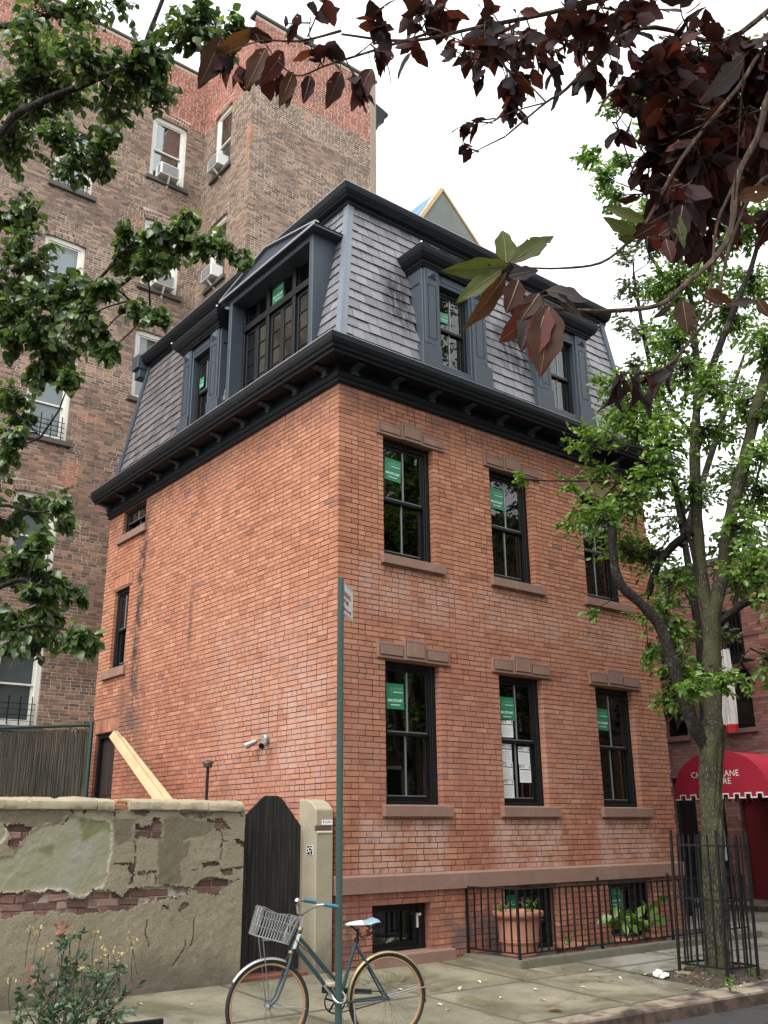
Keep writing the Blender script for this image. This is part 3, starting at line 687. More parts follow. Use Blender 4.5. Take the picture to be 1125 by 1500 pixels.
# dormers
def crown(g, x0, x1, y0, yb, prof):
    "cornice round the front and both sides of a box"
    n = len(prof); vs = []
    for o, z in prof: vs.append((x0-o, yb, z))
    for o, z in prof: vs.append((x0-o, y0-o, z))
    for o, z in prof: vs.append((x1+o, y0-o, z))
    for o, z in prof: vs.append((x1+o, yb, z))
    fs = [tuple(range(n))[::-1], tuple(range(3*n, 4*n))]
    for s_ in range(3):
        for i in range(n):
            j = (i+1) % n; fs.append((s_*n+i, (s_+1)*n+i, (s_+1)*n+j, s_*n+j))
    g.add(vs, fs)
def dormer(loc, rotz):
    "a = 0..1.50 along the front, z from the dormer foot"
    g = G()
    for s_ in (0, 1):
        m = (lambda x: x) if s_ == 0 else (lambda x: 1.50-x)
        def bx(a, b, *r): g.box(min(m(a), m(b)), max(m(a), m(b)), *r)
        bx(.06, .43, 0.0, 1.1, -.3, 1.74)
        g.prism([(min(m(.0), m(.40)), -.3), (max(m(.0), m(.40)), -.3), (max(m(.0), m(.40)), .33) if s_ else (max(m(.0), m(.40)), .36), (min(m(.0), m(.40)), .36) if s_ else (min(m(.0), m(.40)), .33)], 1, -.055, .5)
    g.box(.43, 1.07, 0, 1.1, 1.50, 1.74).box(.43, 1.07, .0, 1.1, -.3, .10)
    body = g.build('dormer', M_trim, house, bevel=.008, loc=loc, rot=(0, 0, rotz))
    for x in (.085, 1.11): G().box(x, x+.305, -.03, .02, .36, 1.74).build('pilaster', M_trim, body, bevel=.006, local=True)
    p = G(); t = .012
    for x in (.15, 1.175):
        for a, b, c, d in ((x, x+t, .46, 1.42), (x+.175-t, x+.175, .46, 1.42), (x+t, x+.175-t, .46, .46+t), (x+t, x+.175-t, 1.42-t, 1.42)): p.box(a, b, -.033, -.028, c, d)
    for a, b, c, d in ((.46, 1.04, 1.56, 1.572), (.46, 1.04, 1.688, 1.70), (.46, .472, 1.572, 1.688), (1.028, 1.04, 1.572, 1.688)): p.box(a, b, -.004, .003, c, d)
    p.box(.052, .06, .06, .50, 1.42, 1.44).box(1.44, 1.448, .06, .50, 1.42, 1.44)
    p.build('panel_groove', M_black, body, local=True)
    p = G()
    for x in (.1375, 1.1625):
        p.add([(x, -.032, 1.52), (x+.20, -.032, 1.52), (x+.20, -.032, 1.70), (x, -.032, 1.70), (x+.10, -.085, 1.61)], [(0, 1, 4), (1, 2, 4), (2, 3, 4), (3, 0, 4)])
        p.box(x+.02, x+.06, 0, .01, 1.6, 1.62)
    p.build('diamond_boss', M_trim, body, local=True)
    p = G(); crown(p, .06, 1.44, -.03, 1.0, [(.0, 1.70), (.02, 1.70), (.035, 1.735), (.05, 1.74), (.06, 1.77), (.10, 1.80), (.145, 1.87), (.165, 1.93), (.17, 1.975), (.10, 1.985), (0, 1.985)])
    p.build('dormer_cornice', M_trimdark, body, local=True)
    p = G().add([(-.115, -.205, 1.982), (1.615, -.205, 1.982), (1.615, 1.0, 1.982), (-.115, 1.0, 1.982), (.55, .42, 2.06), (.95, .42, 2.06), (.95, 1.0, 2.06), (.55, 1.0, 2.06)], [(0, 1, 5, 4), (1, 2, 6, 5), (0, 4, 7, 3), (4, 5, 6, 7)])
    p.tube([(-.115, -.205, 1.985), (.55, .42, 2.075)], .018, 6).tube([(1.615, -.205, 1.985), (.95, .42, 2.075)], .018, 6)
    p.build('dormer_roof', M_zinc, body, local=True)
    # sash in the dormer
    x0, x1, z0, z1, y = .43, 1.07, .10, 1.50, .10
    q = G().box(x0, x0+.05, y, y+.1, z0, z1).box(x1-.05, x1, y, y+.1, z0, z1).box(x0+.05, x1-.05, y, y+.1, z1-.08, z1).box(x0+.05, x1-.05, y-.02, y+.1, z0, z0+.05)
    zm = (z0+z1)/2
    for a, b, yy in ((zm-.02, z1-.08, y+.02), (z0+.05, zm+.02, y+.055)):
        q.box(x0+.05, x0+.09, yy, yy+.03, a, b).box(x1-.09, x1-.05, yy, yy+.03, a, b).box(x0+.09, x1-.09, yy, yy+.03, b-.045, b).box(x0+.09, x1-.09, yy, yy+.03, a, a+.05)
    q.build('window', M_black, body, bevel=.003, local=True)
    q = G(); xm = (x0+x1)/2
    q.box(xm-.011, xm+.011, y+.022, y+.05, zm+.02, z1-.12).box(xm-.011, xm+.011, y+.057, y+.08, z0+.1, zm-.02).box(x0+.09, x1-.09, y+.018, y+.03, zm+.028, zm+.037).box(x0+.09, x1-.09, y+.05, y+.06, z0+.097, z0+.107)
    q.build('glazing_bar', M_barsheen, body, local=True)
    q = G().box(x0+.08, x1-.08, y+.034, y+.038, zm, z1-.1).box(x0+.08, x1-.08, y+.068, y+.072, z0+.08, zm); q.build('pane', M_glass, body, local=True)
    G().box(x0+.05, x0+.08, y+.11, y+.25, z0, z1).box(x1-.085, x1-.05, y+.11, y+.25, z0, z1).build('inner_casing', M_whiteclean, body, local=True)
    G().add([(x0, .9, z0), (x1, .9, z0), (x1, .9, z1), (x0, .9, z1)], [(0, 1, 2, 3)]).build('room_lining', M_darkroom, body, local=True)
    return body
dormer((1.56, .03, 8.43), 0); dormer((4.135, .03, 8.43), 0)
dormer((.03, 5.02, 8.38), -math.pi/2)
# wide studio dormer on the side (local x runs towards -Y from y = 3.24)
M_curt = plain('net_curtain', (.70, .70, .68), .9)
LW = 2.56; ZB, ZT = 0.0, 2.02
g = G()
g.box(0, .10, 0, 1.2, -.35, ZT).box(LW-.10, LW, 0, 1.2, -.35, ZT).box(.10, LW-.10, .06, 1.2, -.35, .02).box(.10, LW-.10, .0, 1.2, ZT-.10, ZT)
big = g.build('studio_dormer', M_trim, house, bevel=.008, loc=(-.02, 3.24, 8.40), rot=(0, 0, -math.pi/2))
g = G(); ov = .17
g.box(-ov, LW+ov, -.10, 1.2, ZT, ZT+.035).box(-ov+.02, LW+ov-.02, -.08, 1.2, ZT+.035, ZT+.065)
g.prism([(-ov, ZT+.065), (LW+ov, ZT+.065), (LW/2, ZT+.36)], 1, -.045, 1.3)
g.build('pediment', M_trim, big, bevel=.004, local=True)
g = G()
for p, q in (((-ov-.02, ZT+.075), (LW/2, ZT+.385)), ((LW/2, ZT+.385), (LW+ov+.02, ZT+.075))):
    g.bar((p[0], -.06, p[1]), (q[0], -.06, q[1]), .07, .025, (0, 0, 1))
g.box(-ov-.012, LW+ov+.012, -.112, -.098, ZT+.01, ZT+.05)
g.build('drip_edge', M_zinc, big, local=True)
g = G(); y = .26; zt = 1.42
g.box(.10, LW-.10, y-.03, y+.10, zt, zt+.12)
xsm = [.10, .10+(LW-.2)/3, .10+2*(LW-.2)/3, LW-.10]
for x in xsm: g.box(x-.045, x+.045, y-.02, y+.10, .02, ZT-.10)
g.box(.10, LW-.10, y-.01, y+.1, .02, .10)
g.build('window_frame', M_black, big, bevel=.004, local=True)
for i in range(3):
    a, b = xsm[i]+.045, xsm[i+1]-.045; m = (a+b)/2
    q = G()
    for p0, p1 in ((a, m-.004), (m+.004, b)):
        q.box(p0, p0+.05, y+.02, y+.06, .10, zt).box(p1-.05, p1, y+.02, y+.06, .10, zt).box(p0+.05, p1-.05, y+.02, y+.06, .10, .17).box(p0+.05, p1-.05, y+.02, y+.06, zt-.06, zt)
        for k in (1, 2, 3):
            zz = .17+(zt-.23)*k/4; q.box(p0+.05, p1-.05, y+.025, y+.055, zz-.013, zz+.013)
    q.build('casement', M_black, big, bevel=.003, local=True)
    G().box(a+.03, b-.03, y+.038, y+.042, .12, zt-.03).build('pane', M_glass, big, local=True)
    q = G()
    for p0, p1 in ((a, m), (m, b)): q.box(p0+.02, p0+.04, y+.03, y+.05, zt+.12, ZT-.10).box(p1-.04, p1-.02, y+.03, y+.05, zt+.12, ZT-.10)
    q.build('transom_bar', M_black, big, local=True); G().box(a, b, y+.038, y+.042, zt+.12, ZT-.1).build('pane', M_glass, big, local=True)
    # a pale curtain gathered behind each casement
    q = G(); c0_ = a+.06; pts = []
    n = 22; vs = []
    for k in range(n+1):
        xx = c0_+(b-a-.12)*k/n; yy = y+.11+.02*math.sin(k*1.9+i)+.015*math.sin(k*4.1); vs += [(xx, yy, .05), (xx+.01*math.sin(k*2.3), yy, zt)]
    fs = [(2*k, 2*k+2, 2*k+3, 2*k+1) for k in range(n) if k % 11 < 6]
    G().add(vs, fs).build('curtain', M_curt, big, local=True)
G().add([(.1, 1.15, 0), (LW-.1, 1.15, 0), (LW-.1, 1.15, ZT), (.1, 1.15, ZT), (.1, .4, .02), (LW-.1, .4, .02)], [(0, 1, 2, 3), (4, 5, 1, 0)]).build('room_lining', M_darkroom, big, local=True)
# half-built gable over the roof hatch, ply sheathed with a blue tarpaulin on its slope
gz = 11.39; ap = (3.50, 13.30); lf = (2.30, gz); rt = (5.55, gz); y0, y1 = 1.5, 4.4
hatch = G().add([(lf[0], y0, gz), (rt[0], y0, gz), (ap[0], y0, ap[1]), (lf[0], y1, gz), (rt[0], y1, gz), (ap[0], y1, ap[1])], [(0, 1, 2), (3, 5, 4), (1, 4, 5, 2), (0, 2, 5, 3), (0, 3, 4, 1)])
hatch = hatch.build('roof_gable', plain('grey_sheathing', (.15, .165, .15), .8, var=.3, scale=2), house)
g = G()
def edge(p, q, w, off):
    p, q = np.array(p), np.array(q); d = (q-p)/np.linalg.norm(q-p); n = np.array((-d[1], d[0])); n = n if n[1] > 0 else -n
    P = [p-d*.02, q+d*.05, q+d*.05+n*w, p-d*.02+n*w]; g.prism([tuple(x) for x in P], 1, y0-.02, y0+.10+off)
edge(lf, ap, .07, 0); edge((rt[0], gz), (ap[0]+.03, ap[1]), .05, .03)
g.build('plywood_edge', plain('raw_plywood', (.52, .35, .19), .8), hatch, local=True)
G().add([(lf[0]-.1, y0+.14, gz), (ap[0]-.05, y0+.14, ap[1]+.04), (ap[0]-.05, y1, ap[1]+.04), (lf[0]-.1, y1, gz)], [(0, 1, 2, 3)]).build('tarpaulin', plain('blue_tarpaulin', (.10, .26, .52), .35, var=.5, scale=3, bump=.5), hatch, local=True)
# ------------------------------------------------------------------ ground
def gz(y): return .13 if y >= 0 else max(.13+.05*y, -.035)
def struct(o, kind='structure'): o['kind'] = kind; return o
def pavemat():
    t = NT('worn_pavement'); p = t.pos(); x, y, z = t.n('SeparateXYZ', {0: p}).outputs
    c = t.mix(t.rng(t.noise(p, 1.1, 6, .7), .3, .7), (.125, .114, .078), (.25, .226, .157))
    grey = t.rng(t.math('ADD', x, t.math('MULTIPLY', t.noise(p, .8, 4), 1.2)), 2.6, 4.2); c = t.mix(t.math('MULTIPLY', grey, .8), c, t.mix(t.noise(p, 1.5, 5), (.155, .15, .135), (.26, .25, .228)))
    c = t.mix(t.math('MULTIPLY', t.rnd(), .3), c, t.mix(1, c, (.75, .75, .72), 'MULTIPLY'))
    wet = t.rng(t.noise(p, .9, 6, .7, .6), .46, .60); c = t.mix(t.math('MULTIPLY', wet, .6), c, t.mix(1, c, (.58, .57, .52), 'MULTIPLY'))
    gn = t.rng(t.noise(p, 1.9, 5, .7), .52, .66); c = t.mix(t.math('MULTIPLY', gn, .35), c, (.12, .135, .06))
    fl = t.rng(t.noise(p, 55, 4, .7), .55, .66); c = t.mix(t.math('MULTIPLY', fl, .4), c, (.42, .39, .32))
    sp = t.rng(t.noise(p, 26, 5, .8), .55, .68); c = t.mix(t.math('MULTIPLY', sp, .5), c, (.07, .065, .05))
    c = t.mix(t.math('MULTIPLY', t.n('Attribute', attribute_name='grit').outputs['Fac'], .8), c, (.045, .04, .028))
    vd = t.n('VectorMath', {0: p, 1: t.n('VectorMath', {0: t.n('TexNoise', {'Vector': p, 'Scale': 2.2, 'Detail': 6.0}).outputs['Color'], 'Scale': .9}, operation='SCALE').outputs[0]}, operation='ADD').outputs[0]
    ck = t.math('MULTIPLY', t.rng(t.n('TexVoronoi', {'Vector': vd, 'Scale': .55}, feature='DISTANCE_TO_EDGE').outputs['Distance'], .010, .004), t.rng(t.noise(p, .6, 3), .50, .58)); c = t.mix(t.math('MULTIPLY', ck, .8), c, (.035, .032, .025))
    t.set(t.b.inputs['Roughness'], t.math('SUBTRACT', .72, t.math('MULTIPLY', wet, .40)))
    t.bump(t.math('ADD', t.noise(p, 30, 6, .7), t.math('MULTIPLY', t.noise(p, 3, 4), 1.5)), .35, .006)
    t.set(t.b.inputs['Base Color'], c); t.b.inputs['Specular IOR Level'].default_value = .45; return t.m
M_pave = pavemat()
def asphalt():
    t = NT('wet_asphalt'); p = t.pos(); c = t.mix(t.noise(p, 60, 4, .7), (.014, .014, .014), (.045, .044, .043))
    c = t.mix(t.math('MULTIPLY', t.rng(t.noise(p, 1.2, 5), .45, .65), .5), c, (.035, .034, .033)); wet = t.rng(t.noise(p, 1.6, 4, .5), .48, .60)
    t.set(t.b.inputs['Roughness'], t.math('SUBTRACT', .75, t.math('MULTIPLY', wet, .5))); t.bump(t.noise(p, 90, 3, .7), .7, .006); t.set(t.b.inputs['Base Color'], c); return t.m
M_road = asphalt()
M_gblock = plain('grey_block', (.135, .125, .09), .85, var=.45, scale=7, bump=.6)
def kerbmat():
    t = NT('stained_kerb'); p = t.pos(); c = t.mix(t.rng(t.noise(p, 4, 6, .7), .40, .60), (.035, .024, .019), (.105, .070, .052))
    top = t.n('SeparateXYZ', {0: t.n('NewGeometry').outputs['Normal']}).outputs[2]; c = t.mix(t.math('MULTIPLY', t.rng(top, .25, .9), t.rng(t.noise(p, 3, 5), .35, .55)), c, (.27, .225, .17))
    c = t.mix(t.math('MULTIPLY', t.rng(t.noise(p, 16, 5, .75), .56, .66), .6), c, (.035, .03, .028)); t.bump(t.noise(p, 35, 5, .7), .5, .008); return t.done(c, .55)
M_kerb = kerbmat()
g = G().add([(-60, -60, -.24), (90, -60, -.24), (90, 90, -.24), (-60, 90, -.24)], [(0, 1, 2, 3)])
struct(g.build('ground', plain('earth', (.07, .06, .045), .95), None))
struct(G().box(-30, 40, -8.45, -3.05, -.30, -.165).build('road', M_road))
struct(G().box(-30, 40, -13.5, -8.45, -.30, -.03).build('far_pavement', M_pave))
pave = G().box(-30, -9, -3.0, 0, -.22, -.04).box(13.5, 40, -3.0, 0, -.22, -.04).add([(-9, -3.02, -.052), (13.5, -3.02, -.052), (13.5, 6.0, .105), (-9, 6.0, .105), (-9, 0, .105), (13.5, 0, .105)], [(0, 1, 5, 4), (4, 5, 2, 3)])
pave = struct(pave.build('pavement', M_soil))
PITS = [(2.95, 4.55, -2.97, -2.05), (-6.4, -3.55, -2.97, -1.75)]
AREA = (2.06, 7.2, -.95, .02)
def split_rect(r, h):
    x0, x1, y0, y1 = r; a0, a1, b0, b1 = max(x0, h[0]), min(x1, h[1]), max(y0, h[2]), min(y1, h[3])
    if a0 >= a1-.02 or b0 >= b1-.02: return [r]
    return [q for q in ((x0, a0, y0, y1), (a1, x1, y0, y1), (a0, a1, y0, b0), (a0, a1, b1, y1)) if q[1]-q[0] > .03 and q[3]-q[2] > .03]
rects = []
for i in range(15):
    for (y0, y1) in ((-2.985, -1.55), (-1.55, -.0)):
        x0 = -9+i*1.5; rects.append((x0, x0+1.5, y0, y1))
for i in range(4): rects += [(6.85+i*1.6, 8.45+i*1.6, 0, 1.6), (6.85+i*1.6, 8.45+i*1.6, 1.6, 3.2), (6.85+i*1.6, 8.45+i*1.6, 3.2, 5.6)]
for h in PITS+[AREA]: rects = [q for r in rects for q in split_rect(r, h)]
for x0, x1, y0, y1 in rects:
    dz = random.gauss(0, .003); e = .007
    vs = [(x, y, gz(y)+dz+z) for z, i_ in ((-.06, e), (-.009, e), (0, e+.012), (.0003, e+.03)) for x, y in ((x0+i_, y0+i_), (x1-i_, y0+i_), (x1-i_, y1-i_), (x0+i_, y1-i_))]
    fs = [(12, 13, 14, 15)]+[(4*k+i, 4*k+(i+1) % 4, 4*k+4+(i+1) % 4, 4*k+4+i) for k in range(3) for i in range(4)]
    ob('paving_slab', np_mesh('paving_slab', vs, [np.array(fs)], M_pave, False, dict(grit=[1]*8+[.9]*4+[0]*4)), pave)
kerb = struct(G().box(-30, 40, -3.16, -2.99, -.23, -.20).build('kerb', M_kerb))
def ky(x): return -3.16-.055*max(0, x)*(1 if x < 6 else 6/x)
x = -10.0
while x < 13:
    L = random.uniform(1.3, 1.9); vs = []
    for xx in (x+.004, x+L-.004):
        k = ky(xx); vs += [(xx, k-.025, -.22), (xx, k, -.06), (xx, k+.015, -.037), (xx, k+.05, -.028), (xx, -2.985, -.024), (xx, -2.985, -.22)]
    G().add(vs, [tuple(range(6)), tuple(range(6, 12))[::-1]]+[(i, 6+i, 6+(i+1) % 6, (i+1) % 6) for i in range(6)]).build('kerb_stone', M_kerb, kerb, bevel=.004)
    x += L
for i, (x0, x1, y0, y1) in enumerate(PITS):
    nx, ny = 40, 24; X, Y = np.meshgrid(np.linspace(x0, x1, nx), np.linspace(y0, y1, ny), indexing='ij')
    h = .012*np.sin(X*9+i)*np.cos(Y*11)+RNG.normal(0, .007, X.shape); e = np.minimum(np.minimum(X-x0, x1-X), np.minimum(Y-y0, y1-Y)); hb = .05 if i == 0 else .02
    Z = np.array([[gz(v) for v in row] for row in Y])+np.clip(e*.35, 0, hb)+h-.014
    idx = np.arange(nx*ny).reshape(nx, ny); F = np.stack([idx[:-1, :-1], idx[1:, :-1], idx[1:, 1:], idx[:-1, 1:]], -1).reshape(-1, 4)
    struct(ob('tree_pit_soil', np_mesh('tree_pit_soil', np.stack([X, Y, Z], -1).reshape(-1, 3), [F], M_soil, True)))
# sky dome is the world's; nothing else to build for it

# ------------------------------------------------------------------ tenement behind
ten = thing('tenement', 'tall sooty brown brick tenement with white sash windows behind the red house', 'apartment building', (3.0, 9.0, 0))
XI, YM, YF, XE = 3.131, 11.0, 8.317, 7.06
TW_MAIN = [(-.97, .07, z0, z1) for z0, z1 in ((17.20, 19.0), (13.85, 15.68), (10.38, 12.18), (7.03, 8.98), (3.83, 5.60))]+[(1.545, 2.60, z0, z1) for z0, z1 in ((18.60, 20.62), (15.20, 17.25), (12.0, 13.9), (8.7, 10.6))]
TW_RET = [(9.43, 10.35, z0, z1) for z0, z1 in ((18.78, 20.85), (15.30, 17.23), (11.9, 13.8))]
g = G()
sheet(g, 'x', -9, XI, -.1, 22.7, [(a, b, c, d+.03) for a, b, c, d in TW_MAIN], YM+.003, YM+.3)
sheet(g, 'y', YF, YM, -.1, 22.7, [(a, b, c, d+.03) for a, b, c, d in TW_RET], XI+.003, XI+.3)
sheet(g, 'x', XI, 7.27, -.1, 23.0, [], YF+.003, YF+.3)
g.add([(7.27, YF, 0), (7.27, 20, 0), (7.27, 20, 23), (7.27, YF, 23)], [(0, 1, 2, 3)]).add([(-9, YM, 0), (-9, 20, 0), (-9, 20, 22.7), (-9, YM, 22.7)], [(0, 3, 2, 1)])
g.add([(-9, 20, 0), (7.27, 20, 0), (7.27, 20, 23), (-9, 20, 23)], [(0, 1, 2, 3)]).add([(-9, YM, 22.69), (7.27, YM, 22.69), (7.27, 20, 22.69), (-9, 20, 22.69)], [(0, 1, 2, 3)])
g.build('wall', M_tenmortar, ten)
def keep(lst, axis, plane, m=-150):
    out = []
    for b in lst:
        a, z = (b[0]+b[1])/2, (b[2]+b[3])/2
        if in_view((a, plane, z) if axis == 'x' else (plane, a, z), m): out.append((*b, .05))
    return out
def arches(ws): return [s_ for a, b, c, d in ws for s_ in soldier(a-.06, b+.06, d-.03, d+.10, 14, .012, .08)+soldier(a-.08, b+.08, d+.11, d+.22, 15, .012, .08)]
def wskips(ws): return [(a, b, c-.14, d+.02) for a, b, c, d in ws]+[(a-.08, b+.08, d-.03, d+.29) for a, b, c, d in ws]
pat = lambda r: 'head' if r % 6 == 5 else 'str'
bm1 = keep(courses(-4.5, XI, 2.6, 22.62, .071, .017, pat, wskips(TW_MAIN), lens=(.205, .10)), 'x', YM)+[(*b, .05) for b in arches(TW_MAIN)]
bm2 = keep(courses(YF, YM, 8.0, 22.62, .071, .017, pat, wskips(TW_RET), lens=(.205, .10)), 'y', XI)+[(*b, .05) for b in arches(TW_RET)]
bm3 = keep(courses(XI, XE, 9.0, 22.92, .071, .017, pat, [], lens=(.205, .10)), 'x', YF)
lay_bricks(ten, M_tenbrick, [('x', YM, bm1), ('y', XI, bm2), ('x', YF, bm3)], 300, bev=.001)
G().box(XE+.005, 7.29, YF-.03, YF+.35, 0, 23.02).build('corner_pier', plain('tan_stucco', (.26, .20, .155), .9, var=.3, scale=1.5, bump=.3), ten, bevel=.01)
G().box(-9, XI+.02, YM-.05, YM+.3, 22.7, 22.78).box(XI-.06, XI+.25, YF+.26, YM-.05, 22.7, 22.78).box(XI-.06, 7.33, YF-.06, YF+.25, 23.0, 23.09).build('coping', M_sillgrey, ten, bevel=.008)
G().prism([(7.29, 21.35), (7.36, 21.35), (7.40, 21.55), (7.62, 21.75), (7.66, 22.0), (7.78, 22.05), (7.78, 22.16), (7.29, 22.30)], 1, YF+.0, 19.8).build('cornice', M_trimdark, ten, bevel=.01)
M_blind = plain('drawn_blind', (.62, .66, .68), .8, var=.05); M_net = plain('net_curtain_grey', (.46, .49, .49), .9, var=.2, scale=3); M_greyroom = plain('grey_sheer', (.27, .285, .29), .9, var=.3, scale=1.2)
def tsill(a, b, z, axis):
    if axis == 'x': G().box(a-.10, b+.10, YM-.09, YM+.12, z-.13, z-.003).build('sill', M_sillgrey, ten, bevel=.01)
    else: G().box(XI-.09, XI+.12, a-.10, b+.10, z-.13, z-.003).build('sill', M_sillgrey, ten, bevel=.01)
BL = [(.0, M_blind), (.0, M_blind), (.0, M_net), (.0, M_blind), (.0, M_net), (.0, M_greyroom), (.0, M_blind), (.0, M_net), (0, M_net)]
for (a, b, c, d), bl in zip(TW_MAIN, BL):
    f = sash_window(ten, (a, YM, c), 0, b-a, d-c+.03, rec=.07, frame=.105, fmat=M_white, smat=M_white, gmat=M_glasspale, muntin=False, casing=False, rail=.045, blind=bl); tsill(a, b, c, 'x')
    if a < 0:                                                 # a low guard of black bars
        q = G(); y = .03
        for zz in (.10, .22, .34, .46): q.box(.06, b-a-.06, y, y+.015, zz, zz+.012)
        for k in range(4): xx = .15+k*(b-a-.3)/3; q.box(xx, xx+.022, y-.012, y, .02, .62)
        q.build('window_guard', M_iron, f, local=True)
for a, b, c, d in TW_RET:
    sash_window(ten, (XI, b, c), -math.pi/2, b-a, d-c+.03, rec=.07, frame=.10, fmat=M_white, smat=M_white, gmat=M_glasspale, muntin=False, casing=False, rail=.045, blind=(0, M_greyroom)); tsill(a, b, c, 'y')
M_ac = painted('white_appliance', (.62, .62, .60), .5, .3); M_acgrille = plain('grey_grille', (.30, .31, .31), .6)
def air_con(loc, rotz, label):
    t = thing('air_conditioner', label, 'air conditioner', loc, 'window air conditioners on the tenement'); t.rotation_euler = (0, 0, rotz)
    WL[t.name] = Vector((0, 0, 0)); k = dict(local=True)
    G().box(0, .56, -.25, .10, .0, .36).build('casing', M_ac, t, bevel=.012, **k)
    q = G()
    for i in range(9): q.box(.05, .51, -.262, -.248, .04+i*.033, .056+i*.033)
    for i in range(7): q.box(-.008, .004, -.22, -.06, .05+i*.04, .068+i*.04)
    q.build('grille', M_acgrille, t, **k)
    G().bar((.28, -.22, .0), (.32, .05, -.28), .05, .03).build('support_bracket', M_white, t, **k)
air_con((1.545+.22, YM, 18.66), 0, 'white window air conditioner in the topmost right window facing the street on the tenement')
air_con((1.545+.30, YM, 15.26), 0, 'white window air conditioner half hidden by leaves, one floor below the topmost one')
air_con((XI, 10.35-.12, 18.84), -math.pi/2, 'white window air conditioner in the upper window of the narrow recessed tenement wall')
air_con((XI, 10.35-.12, 15.36), -math.pi/2, 'white window air conditioner just above the black pedimented dormer')

# ------------------------------------------------------------------ theatre at the bend of the street
XT = 12.0
th = thing('theatre_building', 'low red brown brick theatre at the bend beyond the street tree', 'theatre', (XT, 1.5, 0))
TH_W = [(1.42, 2.05, 3.68, 4.95), (1.44, 1.98, 5.22, 6.25), (.25, .98, 3.9, 5.10), (3.10, 3.62, 3.62, 4.6), (3.05, 3.62, 5.3, 6.3)]
TH_D = (3.10, 3.66, .12, 2.72); TH_P = (2.38, 2.92, .55, 2.30); TH_E = (-.4, 2.05, .12, 2.25)
g = G(); sheet(g, 'y', -3.6, 9, 0, 7.40, TH_W+[TH_D, TH_E], XT+.004, XT+.3)
g.add([(XT, -3.6, 0), (XT+12, -3.6, 0), (XT+12, -3.6, 7.4), (XT, -3.6, 7.4)], [(0, 1, 2, 3)]).add([(XT, -3.6, 7.3), (XT+12, -3.6, 7.3), (XT+12, 9, 7.3), (XT, 9, 7.3)], [(0, 1, 2, 3)]).add([(XT, 9, 0), (XT+12, 9, 0), (XT+12, 9, 7.4), (XT, 9, 7.4)], [(3, 2, 1, 0)])
g.build('wall', M_theatremortar, th)
lst = [b for b in keep(courses(-2.2, 5.0, .1, 7.36, .071, .011, lambda r: 'flem' if r % 5 == 0 else 'str', TH_W+[TH_D, TH_E]), 'y', XT, -120)]
lay_bricks(th, M_theatrebrick, [('y', XT, lst)], 300, bev=.0015)
G().box(XT-.07, XT+.4, -3.7, 9, 7.40, 7.50).build('coping', M_sillgrey, th, bevel=.01)
M_pinkrender = plain('salmon_render', (.50, .30, .22), .9)
G().box(XT+4, XT+9, -2.5, 3.0, 7.3, 8.6).build('roof_extension', M_pinkrender, th, bevel=.01)
for a, b, c, d in TH_W:
    sash_window(th, (XT, b, c), -math.pi/2, b-a, d-c, rec=.08, frame=.05, muntin=False, casing=False, blind=(.0, M_greyroom) if c < 4 else None)
    G().box(XT-.06, XT+.1, a-.06, b+.06, c-.10, c-.003).build('sill', M_stone, th, bevel=.006)
a, b, c, d = TH_W[1]; q = G()
for k in range(6): yy = a+.02+k*(b-a-.04)/5; q.box(XT-.03, XT-.012, yy-.008, yy+.008, c, d)
for zz in (c+.05, (c+d)/2, d-.05): q.box(XT-.012, XT-.002, a, b, zz-.012, zz+.012)
q.build('window_grille', M_iron, th)
a, b, c, d = TH_D
f = G().box(XT+.10, XT+.16, a, b, c, 2.36).box(XT+.08, XT+.2, a, a+.06, 2.36, d).box(XT+.08, XT+.2, b-.06, b, 2.36, d).box(XT+.08, XT+.2, a+.06, b-.06, 2.36, 2.42).build('door', M_black, th, bevel=.006)
G().box(XT+.12, XT+.13, a+.06, b-.06, 2.42, d).build('pane', M_greyroom, f)
G().box(XT-.05, XT-.003, TH_P[0], TH_P[1], TH_P[2], TH_P[3]).build('poster_case', M_black, th, bevel=.008)
G().box(XT-.056, XT-.051, TH_P[0]+.05, TH_P[1]-.05, TH_P[2]+.45, TH_P[3]-.05).build('poster', plain('pale_poster', (.62, .63, .60), .6), th)
a, b, c, d = TH_E
M_redwall = painted('deep_red_paint', (.16, .010, .016), .5, .3)
q = G().box(XT+.18, XT+.24, a, b, c, d).box(XT+.0, XT+.18, a-.001, a+.05, c, d).build('entrance', M_redwall, th, bevel=.004)
for y0, y1 in ((-.3, .45), (.52, 1.25), (1.32, 2.0)):
    l = G().box(XT+.13, XT+.178, y0, y1, c+.02, d-.08).build('door_leaf', M_redwall, q, bevel=.01)
G().box(10.7, XT-.004, -1.2, 3.75, .08, .26).build('step', M_kerb, th, bevel=.02)
q = G()                                                       # fire escape
for k in range(8): q.box(11.2+k*.1, 11.24+k*.1, 2.75, 4.2, 4.92, 4.95)
q.box(11.16, 11.2, 2.75, 4.2, 4.88, 4.97)
for zz in (5.3, 5.75): q.box(11.17, 11.2, 2.75, 4.2, zz, zz+.03).box(11.17, XT, 2.75, 2.78, zz, zz+.03)
for k in range(13): q.box(11.175, 11.19, 2.77+k*.115, 2.785+k*.115, 4.95, 5.78)
q.bar((11.5, 2.95, 4.9), (11.5, 4.3, 2.9), .05, .12).bar((11.75, 2.95, 4.9), (11.75, 4.3, 2.9), .05, .12)
for k in range(9): tt = (k+.5)/9; q.box(11.5, 11.75, 2.95+1.35*tt-.06, 2.95+1.35*tt+.06, 4.9-2*tt, 4.92-2*tt)
q.box(11.2, XT, 2.78, 2.82, 4.5, 4.54).bar((11.2, 2.8, 4.9), (XT, 2.8, 4.3), .04)
o = q.build('fire_escape', M_iron, th); o['kind'] = 'stuff'
q = G()
for k in range(6): q.box(11.45+k*.09, 11.48+k*.09, 1.2, 2.1, 5.05, 5.08)
